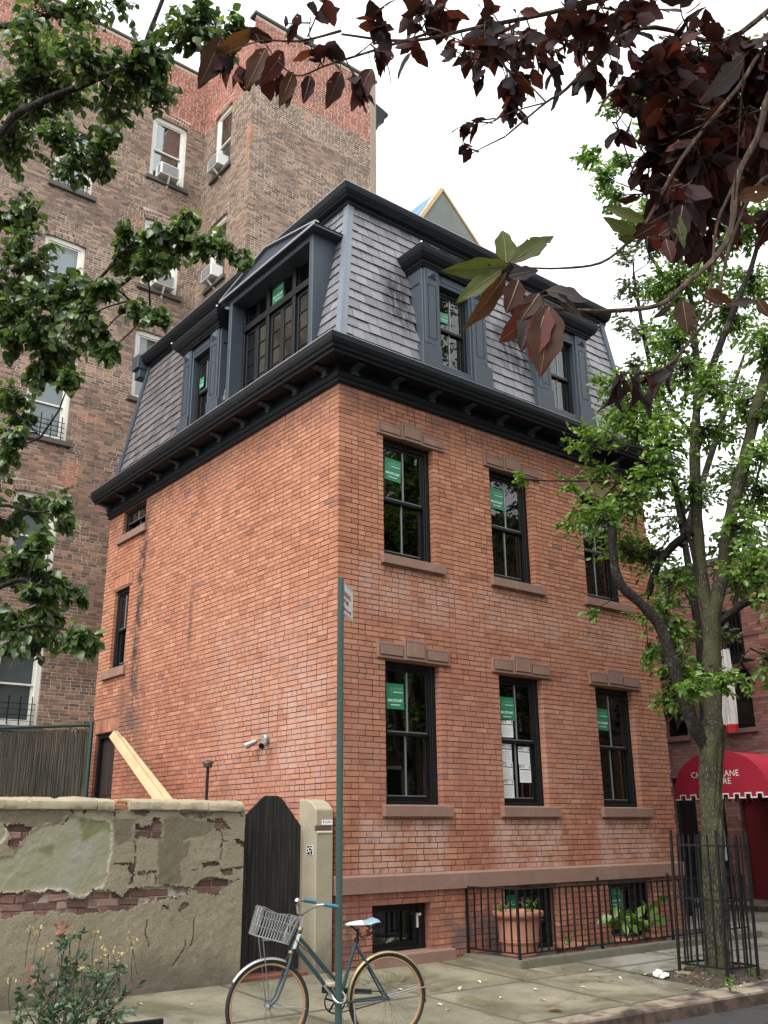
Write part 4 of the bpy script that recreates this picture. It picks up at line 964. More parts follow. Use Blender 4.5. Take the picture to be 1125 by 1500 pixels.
q.box(11.42, 11.45, 1.2, 2.1, 5.02, 5.12).bar((11.45, 1.3, 5.05), (XT, 1.3, 4.6), .035).bar((11.45, 2.0, 5.05), (XT, 2.0, 4.6), .035)
o = q.build('balcony', M_iron, th); o['kind'] = 'stuff'

# awning on two poles
aw = thing('awning', 'red barrel awning with white stepped trim and theatre name in white', 'awning', (9.0, .55, .1))
A0, A1, AZ, AR = -.42, 1.49, 2.30, .70; AX0, AX1 = 9.0, 11.97; AM = (A0+A1)/2; AH = (A1-A0)/2
t = NT('red_canvas'); p_ = t.pos(); c_ = t.mix(t.noise(p_, 5, 4), (.34, .014, .034), (.42, .024, .050)); t.bump(t.noise(p_, 150, 2), .2, .002); M_red = t.done(c_, .65, 0, .3)
M_awwhite = plain('white_canvas', (.80, .79, .76), .7)
def arc(k, n=24, r=1.0): th_ = math.pi*k/n; return AM-AH*r*math.cos(th_), AZ+AR*r*math.sin(th_)
g = G(); n = 24; vs = [(x_, *arc(k)) for x_ in (AX0, AX0+1, AX0+2, AX1) for k in range(n+1)]
g.add(vs, [(s_*(n+1)+k, (s_+1)*(n+1)+k, (s_+1)*(n+1)+k+1, s_*(n+1)+k+1) for s_ in range(3) for k in range(n)])
g.add([(AX0-.004, *arc(k)) for k in range(n+1)], [tuple(range(n+1))])
g.v = [(x_, y_, z_+(0 if abs(x_-AX0) < .01 else -.012*(1+math.sin(x_*9+y_*3)))) for x_, y_, z_ in g.v]
canopy = g.build('canopy', M_red, aw, smooth=True)
for x_ in (AX0+.004, AX0+1.0, AX0+2.0): G().tube([(x_, *arc(k, 24, 1.004)) for k in range(25)], .007, 5).build('seam', M_red, canopy, smooth=True)
def valance(x0, y0, x1, y1, nrm, n=9):
    g, w = G(), G(); d = np.array((x1-x0, y1-y0)); L = np.linalg.norm(d); d /= L
    nn = np.array(nrm)
    def P(s_, z, o): q_ = np.array((x0, y0))+d*s_+nn*o; return (q_[0], q_[1], z)
    pts = []; st = L/(2*n-1)
    for k in range(2*n-1):
        low = AZ-.15 if k % 2 == 0 else AZ-.075; s0, s1 = k*st, (k+1)*st
        g.add([P(s0, low, .004), P(s1, low, .004), P(s1, AZ, .004), P(s0, AZ, .004)], [(0, 1, 2, 3)]); t_ = .022
        w.add([P(s0, low-.001, .008), P(s1, low-.001, .008), P(s1, low+t_, .008), P(s0, low+t_, .008)], [(0, 1, 2, 3)])
        if k: w.add([P(s0-t_/2, AZ-.15, .009), P(s0+t_/2, AZ-.15, .009), P(s0+t_/2, AZ-.055, .009), P(s0-t_/2, AZ-.055, .009)], [(0, 1, 2, 3)])
    g.build('valance', M_red, aw); w.build('white_trim', M_awwhite, aw)
valance(AX0, A0, AX0, A1, (-1, 0)); valance(AX0, A0, AX1, A0, (0, -1), 14); valance(AX0, A1, AX1, A1, (0, 1), 14)
q = G(); q.text('CHERRY LANE\nTHEATRE', .155, lambda x_, y_: (AX0-.012, .60-x_, 2.52+y_)); q.build('lettering', M_awwhite, aw)
for y_ in (A0+.03, A1-.03):
    G().tube([(AX0+.05, y_, .08), (AX0+.05, y_, AZ)], .028, 10).build('pole', M_iron, aw, smooth=True)
g = G()
for x_ in (AX0+.03, AX0+1.5): g.tube([(x_, *arc(k, 12, .985)) for k in range(13)], .016, 6)
g.build('hoop_frame', M_chrome, aw)
# banner hanging from the theatre
ban = thing('banner', 'long white banner with red border hanging behind the tree trunk', 'banner', (11.3, 1.7, 3.5))
n = 30; vs = []; m = 14
for i in range(n+1):
    for j in range(m+1):
        yv = 2.03-.72*i/n; zv = 5.25-1.68*j/m; vs.append((11.15+.05*math.sin(i*.65+.2*j)*(j/m+.25)+.02*math.sin(i*1.7), yv, zv-.06*math.sin(i/n*3)*(j == m)))
me = G().add(vs, [(i*(m+1)+j, (i+1)*(m+1)+j, (i+1)*(m+1)+j+1, i*(m+1)+j+1) for i in range(n) for j in range(m)]).mesh('cloth', M_awwhite, 0, True)
me.materials.append(plain('red_border', (.55, .025, .03), .7))
for pi, p in enumerate(me.polygons):
    i, j = pi//m, pi % m; p.material_index = 1 if (j == m-1 or i < 2) else 0
ob('cloth', me, ban)
G().tube([(XT, 1.67, 5.30), (11.15, 1.67, 5.30)], .015, 8).tube([(11.15, 1.28, 5.26), (11.15, 2.06, 5.26)], .014, 8).build('banner_pole', M_iron, ban)
q = G(); pts = [(XT+.0, 2.6+0*i, 0) for i in range(1)]
wire = G().tube([(XT-.3, 4.5-.6*k, 5.55+.012*(k-6)**2) for k in range(13)], .011, 5).build('overhead_cable', M_iron)
tag(wire, 'thin black cable strung along the theatre front', 'cable')

# ------------------------------------------------------------------ garden wall of failing stucco
def on_y(u, v, y=0.0):
    d = FW*FPX+RT*(u-562.5)-UP*(v-750.0); tt = (y-CAM[1])/d[1]; p = CAM+d*tt; return (p[0], p[2])
gw = thing('garden_wall', 'crumbling tan stucco garden wall with bricks showing and a mossy green patch', 'wall', (-3, .1, .1))
def poly(src, pts): ox = 0 if src == 3 else 160; return np.array([on_y(ox+x/5.114, 1160+y/5.114) for x, y in pts])
HO = [poly(4, q) for q in (
    [(105,85),(150,70),(190,75),(210,95),(265,110),(305,140),(290,185),(240,180),(190,180),(175,130),(130,115)],
    [(320,200),(385,200),(395,240),(390,350),(340,362),(190,340),(190,260),(215,225),(240,255),(320,255)],
    [(535,150),(700,145),(740,125),(800,125),(760,180),(640,200),(570,195)],
    [(735,205),(850,195),(925,285),(790,290),(780,235),(740,235)],
    [(945,355),(1040,375),(1060,470),(1020,475),(1000,440),(1020,410),(960,395)],
    [(690,530),(825,518),(820,560),(690,570)], [(820,575),(920,570),(930,620),(830,610)],
    [(610,735),(660,690),(690,645),(850,635),(945,670),(890,715),(800,795),(760,770),(690,765),(640,745)],
    [(140,535),(195,530),(195,580),(185,690),(145,695),(165,640),(145,590)], [(212,590),(350,590),(260,630),(215,620)],
    [(-10,740),(50,750),(100,790),(150,730),(200,715),(400,705),(620,705),(600,745),(540,790),(480,805),(390,808),(330,825),(230,850),(130,890),(-10,890)],
    [(390,855),(445,850),(440,880),(395,880)], [(545,830),(600,815),(600,850),(530,915),(510,890)])]
HO += [poly(3, q) for q in (
    [(-900,780),(0,765),(340,740),(505,740),(520,790),(620,800),(670,760),(710,730),(840,730),(840,890),(700,915),(480,915),(300,925),(240,905),(170,905),(100,950),(-900,960)],
    [(840,145),(865,150),(860,190),(840,185)], [(620,130),(650,130),(640,160),(625,155)])]
DARKBR = [poly(3, [(30,245),(130,235),(250,275),(190,350),(110,440),(60,395),(70,330)])]
GREEN = [poly(3, q) for q in ([(-900,250),(0,250),(40,270),(50,330),(0,380),(-900,420)], [(90,490),(200,330),(250,290),(380,240),(560,190),(600,200),(830,230),(840,330),(825,420),(800,640),(770,700),(640,770),(590,775),(520,745),(460,720),(100,745),(-900,765),(-900,480),(20,500)])]
MOSS = [poly(3, q) for q in ([(595,195),(830,230),(840,310),(780,290),(700,320),(630,375),(605,280)], [(190,470),(290,410),(370,400),(410,480),(370,500),(290,440)])]
DARK = [poly(3, [(845,205),(1000,210),(975,330),(910,390),(860,370)]), poly(4, [(400,220),(450,180),(640,200),(735,215),(785,250),(770,300),(700,330),(600,345),(480,370),(400,370)]), poly(4, [(365,370),(605,365),(590,440),(530,520),(525,690),(360,695)]), poly(3, [(-900,140),(600,150),(500,190),(380,225),(250,270),(0,240),(-900,240)])]
CRACK = [(4, [(780,60),(790,100),(820,130),(940,125),(1000,190)]), (4, [(195,370),(200,540),(40,545)]), (4, [(835,290),(860,375),(930,360)]), (4, [(845,380),(840,500)]), (3, [(500,60),(540,130),(545,165),(480,235)]), (4, [(530,595),(690,580)]), (4, [(940,670),(1000,650)]), (4, [(350,595),(355,690)]), (4, [(900,575),(1010,570)]),
         (4, [(290,960),(270,1050),(300,1130),(270,1250)]), (4, [(640,940),(630,1100),(600,1200)]), (3, [(300,1500),(380,1420),(600,1430)]), (4, [(480,1300),(560,1180),(590,1060)])]
WX0, WX1, WZ0, WZ1, CS = -4.9, -1.262, .06, 1.885, .0125
nx, nz = int((WX1-WX0)/CS), int((WZ1-WZ0)/CS)
def inside(polys, X, Z):
    r = np.zeros(X.shape, bool)
    for P in polys:
        c = np.zeros(X.shape, bool); j = len(P)-1
        for i in range(len(P)):
            (xi, zi), (xj, zj) = P[i], P[j]; cond = ((zi > Z) != (zj > Z)) & (X < (xj-xi)*(Z-zi)/(zj-zi+1e-12)+xi); c ^= cond; j = i
        r |= c
    return r
def fnoise(X, Z, sc, seed):
    r = np.random.default_rng(seed); n = np.zeros(X.shape); amp = 1
    for o_ in range(4):
        gx = r.normal(0, 1, (64, 64)); u = (X*sc*2**o_) % 63; v = (Z*sc*2**o_) % 63; i, j = u.astype(int), v.astype(int); fu, fv = u-i, v-j; fu = fu*fu*(3-2*fu); fv = fv*fv*(3-2*fv)
        n += amp*((gx[i, j]*(1-fu)+gx[i+1, j]*fu)*(1-fv)+(gx[i, j+1]*(1-fu)+gx[i+1, j+1]*fu)*fv); amp *= .5
    return n/1.9
X, Z = np.meshgrid(WX0+np.arange(nx+1)*CS, WZ0+np.arange(nz+1)*CS, indexing='ij')
jx, jz = RNG.normal(0, CS*.22, X.shape), RNG.normal(0, CS*.22, X.shape); jx[[0, -1]] = 0; jz[:, [0, -1]] = 0
XJ, ZJ = X+jx, Z+jz
cx, cz = X[:-1, :-1]+CS/2, Z[:-1, :-1]+CS/2
wx_, wz_ = cx+.013*fnoise(cx, cz, 14, 1)+.009*fnoise(cx, cz, 45, 21), cz+.013*fnoise(cx, cz, 14, 2)+.009*fnoise(cx, cz, 45, 22)
hole = inside(HO, wx_, wz_) | inside(DARKBR, wx_, wz_)
pw = (X+.016*fnoise(X, Z, 9, 3)+.008*fnoise(X, Z, 40, 23), Z+.016*fnoise(X, Z, 9, 4)+.008*fnoise(X, Z, 40, 24))
gr = inside(GREEN, *pw).astype(float); mo = inside(MOSS, *pw).astype(float); dk = inside(DARK, *pw).astype(float)
def blur(a, k):
    for _ in range(k): a = (a+np.roll(a, 1, 0)+np.roll(a, -1, 0)+np.roll(a, 1, 1)+np.roll(a, -1, 1))/5
    return a
edge_w = np.clip(blur(gr, 3)*(1-gr)*6, 0, 1)*(fnoise(X, Z, 5, 8) > -.15)
cr = np.zeros(X.shape)
for src, pts in CRACK:
    P = poly(src, pts); P = np.repeat(P, 1, 0)
    for (ax_, az_), (bx_, bz_) in zip(P[:-1], P[1:]):
        L2 = (bx_-ax_)**2+(bz_-az_)**2; wob = .018*fnoise(X, Z, 8, 17); tt = np.clip(((X-ax_)*(bx_-ax_)+(Z-az_)*(bz_-az_))/L2, 0, 1)
        dd = np.hypot(X-(ax_+tt*(bx_-ax_))+wob, Z-(az_+tt*(bz_-az_))+wob*.7); cr = np.maximum(cr, (dd < .0072).astype(float))
Y = .006*fnoise(X, Z, 2.2, 5)+.0025*fnoise(X, Z, 16, 6)+.011*blur(gr, 1)-.003*dk+.007*cr
vid = np.arange((nx+1)*(nz+1)).reshape(nx+1, nz+1); V = np.stack([XJ, Y, ZJ], -1).reshape(-1, 3)
quads = np.stack([vid[:-1, :-1], vid[1:, :-1], vid[1:, 1:], vid[:-1, 1:]], -1)
solid = ~hole; FQ = quads[solid]
nV = len(V); Vb = V.copy(); Vb[:, 1] = .045; side = []
hp = np.pad(hole, 1, constant_values=False)
for (di, dj, a, b) in ((-1, 0, 3, 0), (1, 0, 1, 2), (0, -1, 0, 1), (0, 1, 2, 3)):
    nb = hp[1+di:1+di+nx, 1+dj:1+dj+nz]; q = quads[solid & nb]
    if len(q): side.append(np.stack([q[:, b], q[:, a], q[:, a]+nV, q[:, b]+nV], 1))
at_ = lambda a: np.concatenate([a.ravel(), a.ravel()*0])
att = dict(green=at_(blur(gr, 1)), moss=at_(blur(mo, 2)), darkpatch=at_(blur(dk, 1)), flake=at_(np.maximum(edge_w, 0)), crack=at_(cr), cut=np.concatenate([np.zeros(nV), np.ones(nV)]))
t = NT('tan_stucco_render'); p_ = t.pos(); xx, yy, zz = t.n('SeparateXYZ', {0: p_}).outputs
A = lambda n_: t.n('Attribute', attribute_name=n_).outputs['Fac']
c = t.mix(t.noise(p_, 2.2, 6, .65), (.205, .178, .122), (.335, .296, .21)); c = t.mix(t.math('MULTIPLY', t.rng(t.noise(p_, 55, 4, .7), .50, .62), .6), c, (.14, .115, .08))
c = t.mix(t.math('MULTIPLY', t.rng(t.noise(p_, 70, 4, .7), .60, .72), .4), c, (.55, .50, .40))
c = t.mix(t.math('MULTIPLY', A('darkpatch'), .75), c, t.mix(t.noise(p_, 9, 5, .7), (.085, .075, .05), (.17, .145, .10)))
g_ = t.mix(t.noise(p_, 2.6, 6, .7), (.225, .22, .135), (.345, .33, .235)); g_ = t.mix(t.rng(t.noise(p_, 1.7, 4), .5, .7), g_, (.31, .295, .25)); c = t.mix(A('green'), c, g_)
c = t.mix(t.math('MULTIPLY', A('moss'), .7), c, (.135, .15, .055)); c = t.mix(t.math('MULTIPLY', A('flake'), .55), c, (.50, .48, .41))
wob = t.math('MULTIPLY', t.math('SUBTRACT', t.noise(p_, 2.0, 5, .7), .5), .7)
base_dark = t.rng(t.math('ADD', zz, wob), .62, .20); c = t.mix(t.math('MULTIPLY', base_dark, .62), c, (.085, .07, .06));  # wall colour darkens unevenly towards its foot
c = t.mix(A('crack'), c, (.05, .04, .03)); c = t.mix(t.math('MULTIPLY', A('cut'), .45), c, (.46, .43, .36))
t.bump(t.math('ADD', t.noise(p_, 90, 4, .7), t.noise(p_, 25, 4)), .55, .005); M_stucco = t.done(c, .92, 0, .2)
ob('stucco', np_mesh('stucco', np.concatenate([V, Vb]), [FQ]+side, M_stucco, False, att), gw)
G().box(-9, WX1-.004, .044, .34, .0, 1.885).box(-9, WX0, .0, .044, .0, 1.885).build('wall_core', mortarmat('pale_old_mortar', (.22, .17, .15), (.46, .41, .35), 9), gw)
# bricks that show through
rects = courses(WX0, WX1+.01, .10, 1.86, .072, .011, lambda r: 'head' if r % 4 == 3 else 'str', [], lens=(.20, .095))
bank = {}; M_oldbrick = brickmat('old_wall_brick', ((0, (.055, .032, .03)), (.4, (.13, .065, .055)), (.75, (.20, .11, .095)), (1, (.32, .21, .18))), [], grime=(.6, .5, .48), grime_amt=.5, gscale=4)
H0 = hole; used = 0
for a, b, z0, z1, w_ in rects:
    i0, i1 = int((a-WX0)/CS), int((b-WX0)/CS); j0, j1 = int((z0-WZ0)/CS), int((z1-WZ0)/CS)
    i0, j0 = max(i0-1, 0), max(j0-1, 0)
    if not H0[i0:i1+2, j0:j1+2].any() or used >= 290: continue
    key = (round((b-a)*40), random.randrange(3))
    if key not in bank:
        V_, F_ = brick_mesh_arrays([(-(b-a)/2, (b-a)/2, 0, z1-z0, 0, .05)], 'x', .007, .004); bank[key] = (np_mesh('brick', V_, [F_], M_oldbrick), b-a)
    me, w0 = bank[key]; used += 1
    ob('brick', me, gw, ((a+b)/2, .026+random.uniform(-.008, .012)+(.02 if random.random() < .15 else 0), z0), (random.gauss(0, .02), 0, random.gauss(0, .03)), ((b-a)/w0, 1, 1))
# rounded coping in three lengths
def coping(x0, x1, drop=0):
    pr = [(.40, 1.875), (-.020, 1.880), (-.031, 1.892), (-.030, 1.935), (-.018, 1.965), (.03, 1.990), (.17, 2.008), (.31, 1.995), (.37, 1.95)]
    N = max(2, int((x1-x0)/.022)); vs = []; rr = np.random.default_rng(int(abs(x0)*100))
    for k in range(N+1):
        xx = x0+(x1-x0)*k/N; ii = np.arange(len(pr)); jj = rr.normal(0, .0012, (len(pr), 2))+np.stack([.007*fnoise(ii*.0+xx+20, ii*.37, 5, 31), .007*fnoise(ii*.0+xx+20, ii*.37, 5, 32)], 1)-np.stack([-.011*(fnoise(ii*0+xx+20, ii*.8, 9, 33) > .9), .011*(fnoise(ii*0+xx+20, ii*.8, 9, 33) > .9)], 1)
        for (y_, z_), (a_, b_) in zip(pr, jj): vs.append((xx+rr.normal(0, .002), y_+a_, z_+b_-drop))
    m = len(pr); fs = [tuple(range(m))[::-1], tuple(N*m+i for i in range(m))]+[(k*m+i, k*m+(i+1) % m, (k+1)*m+(i+1) % m, (k+1)*m+i) for k in range(N) for i in range(m)]
    t_ = G().add(vs, fs); return t_
M_cope = plain('cream_coping', (.315, .272, .185), .95, var=.38, scale=5, bump=1.0)
for x0, x1, dr in ((-9, -3.02, 0), (-3.012, -2.83, .004), (-2.66, -1.75, 0), (-1.742, -1.30, .006)): coping(x0, x1, dr).build('coping', M_cope, gw, smooth=True)
q = G()
for k, (a_, z_, s_) in enumerate(((-2.79, 1.915, .09), (-2.70, 1.90, .07), (-2.74, 1.955, .06), (-2.80, 1.96, .05), (-2.68, 1.945, .05))):
    q.obox((a_, .05+.02*k, z_), (s_, .01, .012*(k % 2)), (0, .06, 0), (.008, 0, .026))
o = q.build('broken_brick', plain('broken_orange_brick', (.40, .19, .10), .9, var=.4, scale=14, bump=.6), gw, bevel=.006); o['kind'] = 'stuff'

# ------------------------------------------------------------------ gate and gate post
gate = thing('garden_gate', 'tall black board gate with clipped top corners between stucco wall and gate post', 'gate', (-.75, .22, .13))
gx0, gx1 = -1.21, -.36; nb = 15
def gtop(x_):
    if x_ < -.885: return 1.775+(x_-gx0)/(-.885-gx0)*.285
    if x_ > -.665: return 1.72+(gx1-x_)/(gx1+.665)*.34
    return 2.06
w_ = (gx1-gx0)/nb
for k in range(nb):
    a, b = gx0+k*w_+.0025, gx0+(k+1)*w_-.0025; y = .215+random.gauss(0, .0025); zb = .165+random.uniform(0, .012)
    G().prism([(a, zb), (b, zb), (b, gtop(b)), (a, gtop(a))], 1, y, y+.022).build('board', M_gate, gate, bevel=.003)
for z in (.45, 1.0, 1.55): G().box(gx0+.03, gx1-.03, .241, .275, z, z+.10).build('ledge', M_gate, gate, bevel=.004)
G().box(gx0+.006, gx0+.016, .205, .2125, 1.05, 1.25).build('split_lath', M_lumber, gate)
st = G().box(-1.255, -.33, .10, .34, .10, .155).build('threshold', plain('red_brown_threshold', (.22, .075, .05), .8, bump=.3), gate, bevel=.01)
post = thing('gate_post', 'tan stucco gate post with sloped cap at the corner of the brick house', 'gate post', (-.2, .1, .13))
px0, px1, py0, py1 = -.315, -.065, -.03, .34
prof = [(py0, .10), (py0, 1.905), (py0+.10, 1.985), (py0+.20, 2.02), (py1, 2.03), (py1, .10)]
N = 40; vs = []; m = len(prof)
g = G().prism(prof, 0, px0, px1)
M_post = NT('post_stucco'); t = M_post; p_ = t.pos(); xx, yy, zz = t.n('SeparateXYZ', {0: p_}).outputs
c = t.mix(t.noise(p_, 3, 6, .65), (.27, .235, .165), (.40, .355, .265)); c = t.mix(t.math('MULTIPLY', t.rng(t.noise(p_, 60, 4, .7), .5, .7), .4), c, (.20, .165, .12))
c = t.mix(t.math('MULTIPLY', t.rng(t.math('ADD', zz, t.math('MULTIPLY', t.noise(p_, 3, 4), .6)), 1.0, .45), .65), c, (.10, .085, .07)); t.bump(t.math('ADD', t.noise(p_, 90, 4, .7), t.noise(p_, 20, 4)), .6, .006); M_post = t.done(c, .92, 0, .2)
g.build('shaft', M_post, post, bevel=.012)
G().box(px0-.003, -.095, py0-.006, py0+.03, 1.665, 1.725).build('exposed_brick', M_oldbrick, post, bevel=.004)
G().box(px0+.01, -.085, py0-.012, py0-.001, 1.635, 1.66).build('mortar_smear', plain('cream_mortar', (.62, .55, .44), .9, bump=.8), post, bevel=.005)
stk = G().box(px0-.006, px0-.002, .02, .155, 1.395, 1.50).build('sticker_backing', M_awwhite); tag(stk, 'small black and white sticker on the side of the gate post', 'sticker')
q = G().box(px0-.008, px0-.0065, .03, .145, 1.40, 1.495).build('sticker_print', M_black, stk, local=True)
q = G()
for a_, z_, s_ in ((.05, 1.47, .012), (.085, 1.475, .009), (.12, 1.465, .013), (.06, 1.44, .009), (.1, 1.437, .012), (.13, 1.425, .008), (.075, 1.415, .008)): q.obox((px0-.009, a_, z_), (.0008, 0, 0), (0, s_, s_*.4), (0, -s_*.3, s_*.6))
q.build('sticker_mark', M_awwhite, stk, local=True)
pl = G().box(-.235, -.085, py0-.009, py0-.0015, 1.728, 1.785).build('number_label', M_awwhite); tag(pl, 'small torn white label near the top of the gate post', 'label')
q = G()
for i in range(6): q.box(-.225+i*.024, -.212+i*.024, py0-.0105, py0-.0095, 1.752+.006*(i % 2), 1.772-.005*(i % 3))
q.build('label_mark', M_black, pl, local=True)

# ------------------------------------------------------------------ reed fence behind the wall
rf = thing('reed_fence', 'grey brown reed screen in dark green chain link frame behind garden wall', 'fence', (-2.5, 7.35, .1))
FY = 7.35
G().tube([(-.19, FY, .1), (-.19, FY, 3.60)], .045, 10).build('post', M_greenpaint, rf, smooth=True)
ft = lambda x_: 3.53+(x_+.19)*.085
G().tube([(-.19, FY, ft(-.19)), (-7, FY, ft(-7))], .028, 8).build('top_rail', M_greenpaint, rf, smooth=True)
G().tube([(-4.2, FY, .1), (-4.2, FY, ft(-4.2)+.05)], .04, 10).build('post', M_greenpaint, rf, smooth=True)
N = 1500; xs_ = -.25-RNG.random(N)*6.2; ln = RNG.normal(0, .03, N); V, F = [], []
tp = np.array([[-.5, 0], [.5, 0]]);
for k in range(N):
    x_ = xs_[k]; top = ft(x_)-.06-abs(RNG.normal(0, .05)); bot = .12+RNG.random()*.1; w = .005+RNG.random()*.005; lean = RNG.normal(0, .035); y_ = FY+.03+RNG.random()*.03; n = len(V)
    V += [(x_-w, y_, bot), (x_, y_-w, bot), (x_+w, y_, bot), (x_-w+lean, y_, top), (x_+lean, y_-w, top), (x_+w+lean, y_, top)]; F += [(n, n+1, n+4, n+3), (n+1, n+2, n+5, n+4)]
o = ob('reeds', np_mesh('reeds', V, [np.array(F)], M_reed), rf); o['kind'] = 'stuff'
G().box(-6.5, -.25, FY+.065, FY+.075, .12, 3.0).build('backing_mat', plain('brown_mat', (.075, .062, .048), .95, var=.4, scale=9), rf)
g = G(); k = 0
x_ = -.22
while x_ > -4.6:
    for s_ in (1, -1):
        z0, z1 = 1.9, 3.45; L = (z1-z0)
        a = (x_, z0); b = (x_-s_*L*.9, z1)
        if b[0] > -.2: f_ = (x_+.2)/(-L*.9) if L else 0; b = (-.2, z0+(-.2-x_)/(.9)) if s_ < 0 else b
        g.bar((a[0], FY-.012*s_, a[1]), (b[0], FY-.012*s_, b[1]), .004)
    x_ -= .075
o = g.build('chain_link', M_greenpaint, rf); o['kind'] = 'stuff'

# ------------------------------------------------------------------ unseen row houses, added to block sky in the window reflections
M_oppbrick = brickmat('opposite_brick', ((0, (.10, .05, .04)), (1, (.17, .085, .065))), [])
for i, (x0, lb) in enumerate(((2.0, 'added brown row house opposite, nearest the viewer, mirrored in panes'), (9.2, 'added brown row house opposite, second from the viewer, mirrored in panes'), (16.4, 'added brown row house opposite, third from the viewer, mirrored in panes'), (23.6, 'added brown row house opposite, fourth from the viewer, mirrored in panes'), (30.8, 'added brown row house opposite, farthest of five, mirrored in panes'))):
    h_ = thing('added_row_house', lb, 'house', (x0+3.5, -14, 0), 'added row houses across the street')
    G().box(x0, x0+7.15, -22, -14, -.1, 11.5+.6*i).build('wall', M_oppbrick, h_)
    G().box(x0, x0+7.15, -13.99, -13.7, 11.0+.6*i, 11.6+.6*i).build('cornice', M_trimdark, h_)
    for r in range(3):
        for c_ in range(3):
            xx = x0+.9+c_*2.1; zz = 1.6+r*3.2; f = G().box(xx, xx+1.1, -13.995, -13.93, zz, zz+2.0).build('window', M_white, h_); G().box(xx+.1, xx+1.0, -13.94, -13.92, zz+.1, zz+1.9).build('pane', M_black, f)
# ------------------------------------------------------------------ green stickers and paper notices in the windows
M_stk = plain('green_sticker', (.022, .20, .095), .5, var=.05); M_mint = plain('mint_print', (.22, .42, .31), .6); M_wprint = plain('white_print', (.80, .84, .80), .6); M_grn2 = plain('pale_green_print', (.12, .31, .19), .6)
def sticker(x, z, y, label, w=.30, h=.335, rotz=0, full=True):
    t = tag(G().box(0, w, 0, .002, 0, h).build('window_sticker', M_stk, None, loc=(x, y, z), rot=(0, random.gauss(0, .02), rotz)), label, 'sticker', 'green stickers in the new windows')
    s_ = w/.30; P = lambda cx, cz: (lambda a, b: (cx*s_+a, -.0012, cz*s_+b))
    G().add([(.03*s_, -.001, .215*s_), (.085*s_, -.001, .29*s_), (.092*s_, -.001, .285*s_), (.04*s_, -.001, .213*s_)], [(0, 3, 2, 1)]).add([(.083*s_, -.001, .29*s_), (.094*s_, -.001, .288*s_), (.082*s_, -.001, .175*s_), (.072*s_, -.001, .175*s_)], [(0, 3, 2, 1)]).build('emblem', M_grn2, t, local=True)
    q = G().text('ARTISTIC', .042*s_, P(.198, .265)); q.build('lettering', M_mint, t, local=True)
    q = G().box(.118*s_, .285*s_, -.0016, -.0008, .218*s_, .226*s_).box(.07*s_, .235*s_, -.0016, -.0008, .050*s_, .059*s_).text('800.278.3687', .047*s_, P(.15, .112)); q.build('phone_number', M_wprint, t, local=True)
    return t
for i, ((a, b), nm) in enumerate(zip(WIN_LO, ('street corner', 'middle', 'tree'))):
    sticker(a+.118, 3.18-.02*i, .124, f'green contractor sticker in the ground floor window nearest the {nm}' if i != 1 else 'green contractor sticker above paper notices in the middle ground floor window')
for i, ((a, b), nm) in enumerate(zip(WIN_UP, ('left', 'middle', 'right'))):
    sticker(a+.118, 6.41, .124, ('green sticker in the upper brick floor window nearest the street corner', 'green sticker in the middle window of the upper brick floor', 'green sticker behind leaves in the upper floor window by the tree')[i])
sticker(2.80+.2, .50, .164, 'green sticker in the cellar window behind the big terracotta pot', .24, .30); sticker(4.97+.22, .52, .164, 'green sticker in the cellar window behind the leafy potted plants', .27, .33)
sticker(1.56+.53, 9.36, .145, 'small green sticker in the roof dormer nearest the hip', .17, .18); sticker(.15, 4.55, 9.15, 'green sticker in the small dormer on the long side roof', .16, .2, -math.pi/2) if False else None
tt = sticker(.145, 9.15, 4.55, 'green sticker in the small side dormer left of the wide studio window', .16, .2); tt.location = (.145, 4.52, 9.28); tt.rotation_euler = (0, 0, -math.pi/2)
tt = sticker(.2, 9.9, 1.9, 'green sticker in the transom of the wide studio dormer', .34, .30); tt.location = (.262, 2.28, 9.98); tt.rotation_euler = (0, 0, -math.pi/2)
M_paper = plain('white_paper', (.72, .73, .72), .7, var=.06, scale=12); M_greyink = plain('grey_ink', (.38, .39, .40), .7)
def notice(x, z, y, label, w=.20, h=.27, tilt=0):
    t = tag(G().box(0, w, 0, .001, 0, h).build('paper_notice', M_paper, None, loc=(x, y, z), rot=(0, tilt, 0)), label, 'notice', 'notices taped in the middle window')
    G().text('NYC', .055, lambda a, b: (.055+a, -.001, h-.032+b)).box(0.004, w-.004, -.001, -.0002, h-.078, h-.066).box(w-.03, w-.015, -.001, -.0002, h-.05, h-.02).build('heading', M_black, t, local=True)
    q = G(); zz = h-.11
    while zz > .03: q.box(.018, w-.018-random.random()*.05, -.001, -.0002, zz, zz+.005); zz -= .022
    q.build('text_lines', M_greyink, t, local=True)
a0 = WIN_LO[1][0]
for x, z, y, lb in ((a0+.135, 2.92, .124, 'paper notice just under the green sticker in the middle window'), (a0+.125, 2.58, .168, 'paper notice at the top left of the lower sash in middle window'), (a0+.13, 2.33, .168, 'paper notice in the middle of the left column in middle window'), (a0+.14, 2.08, .168, 'lowest paper notice of the left column in middle window'),
                    (a0+.50, 2.55, .168, 'paper notice at the top right of the lower sash in middle window'), (a0+.51, 2.30, .168, 'paper notice below another in the right column of middle window')):
    notice(x, z, y, lb, .24, .255, random.gauss(0, .01))
tag(G().box(a0+.50, a0+.82, .24, .30, 2.02, 2.30).build('cardboard_box', plain('brown_card', (.30, .21, .11), .8), None, bevel=.004), 'brown cardboard box behind the lower right pane of middle window', 'box')
tag(G().box(WIN_LO[2][0]+.12, WIN_LO[2][0]+.80, .35, .40, 2.02, 2.42).build('plywood_sheet', plain('tan_ply', (.34, .25, .14), .8), None, bevel=.004), 'tan plywood sheet standing inside the right ground floor window', 'board')

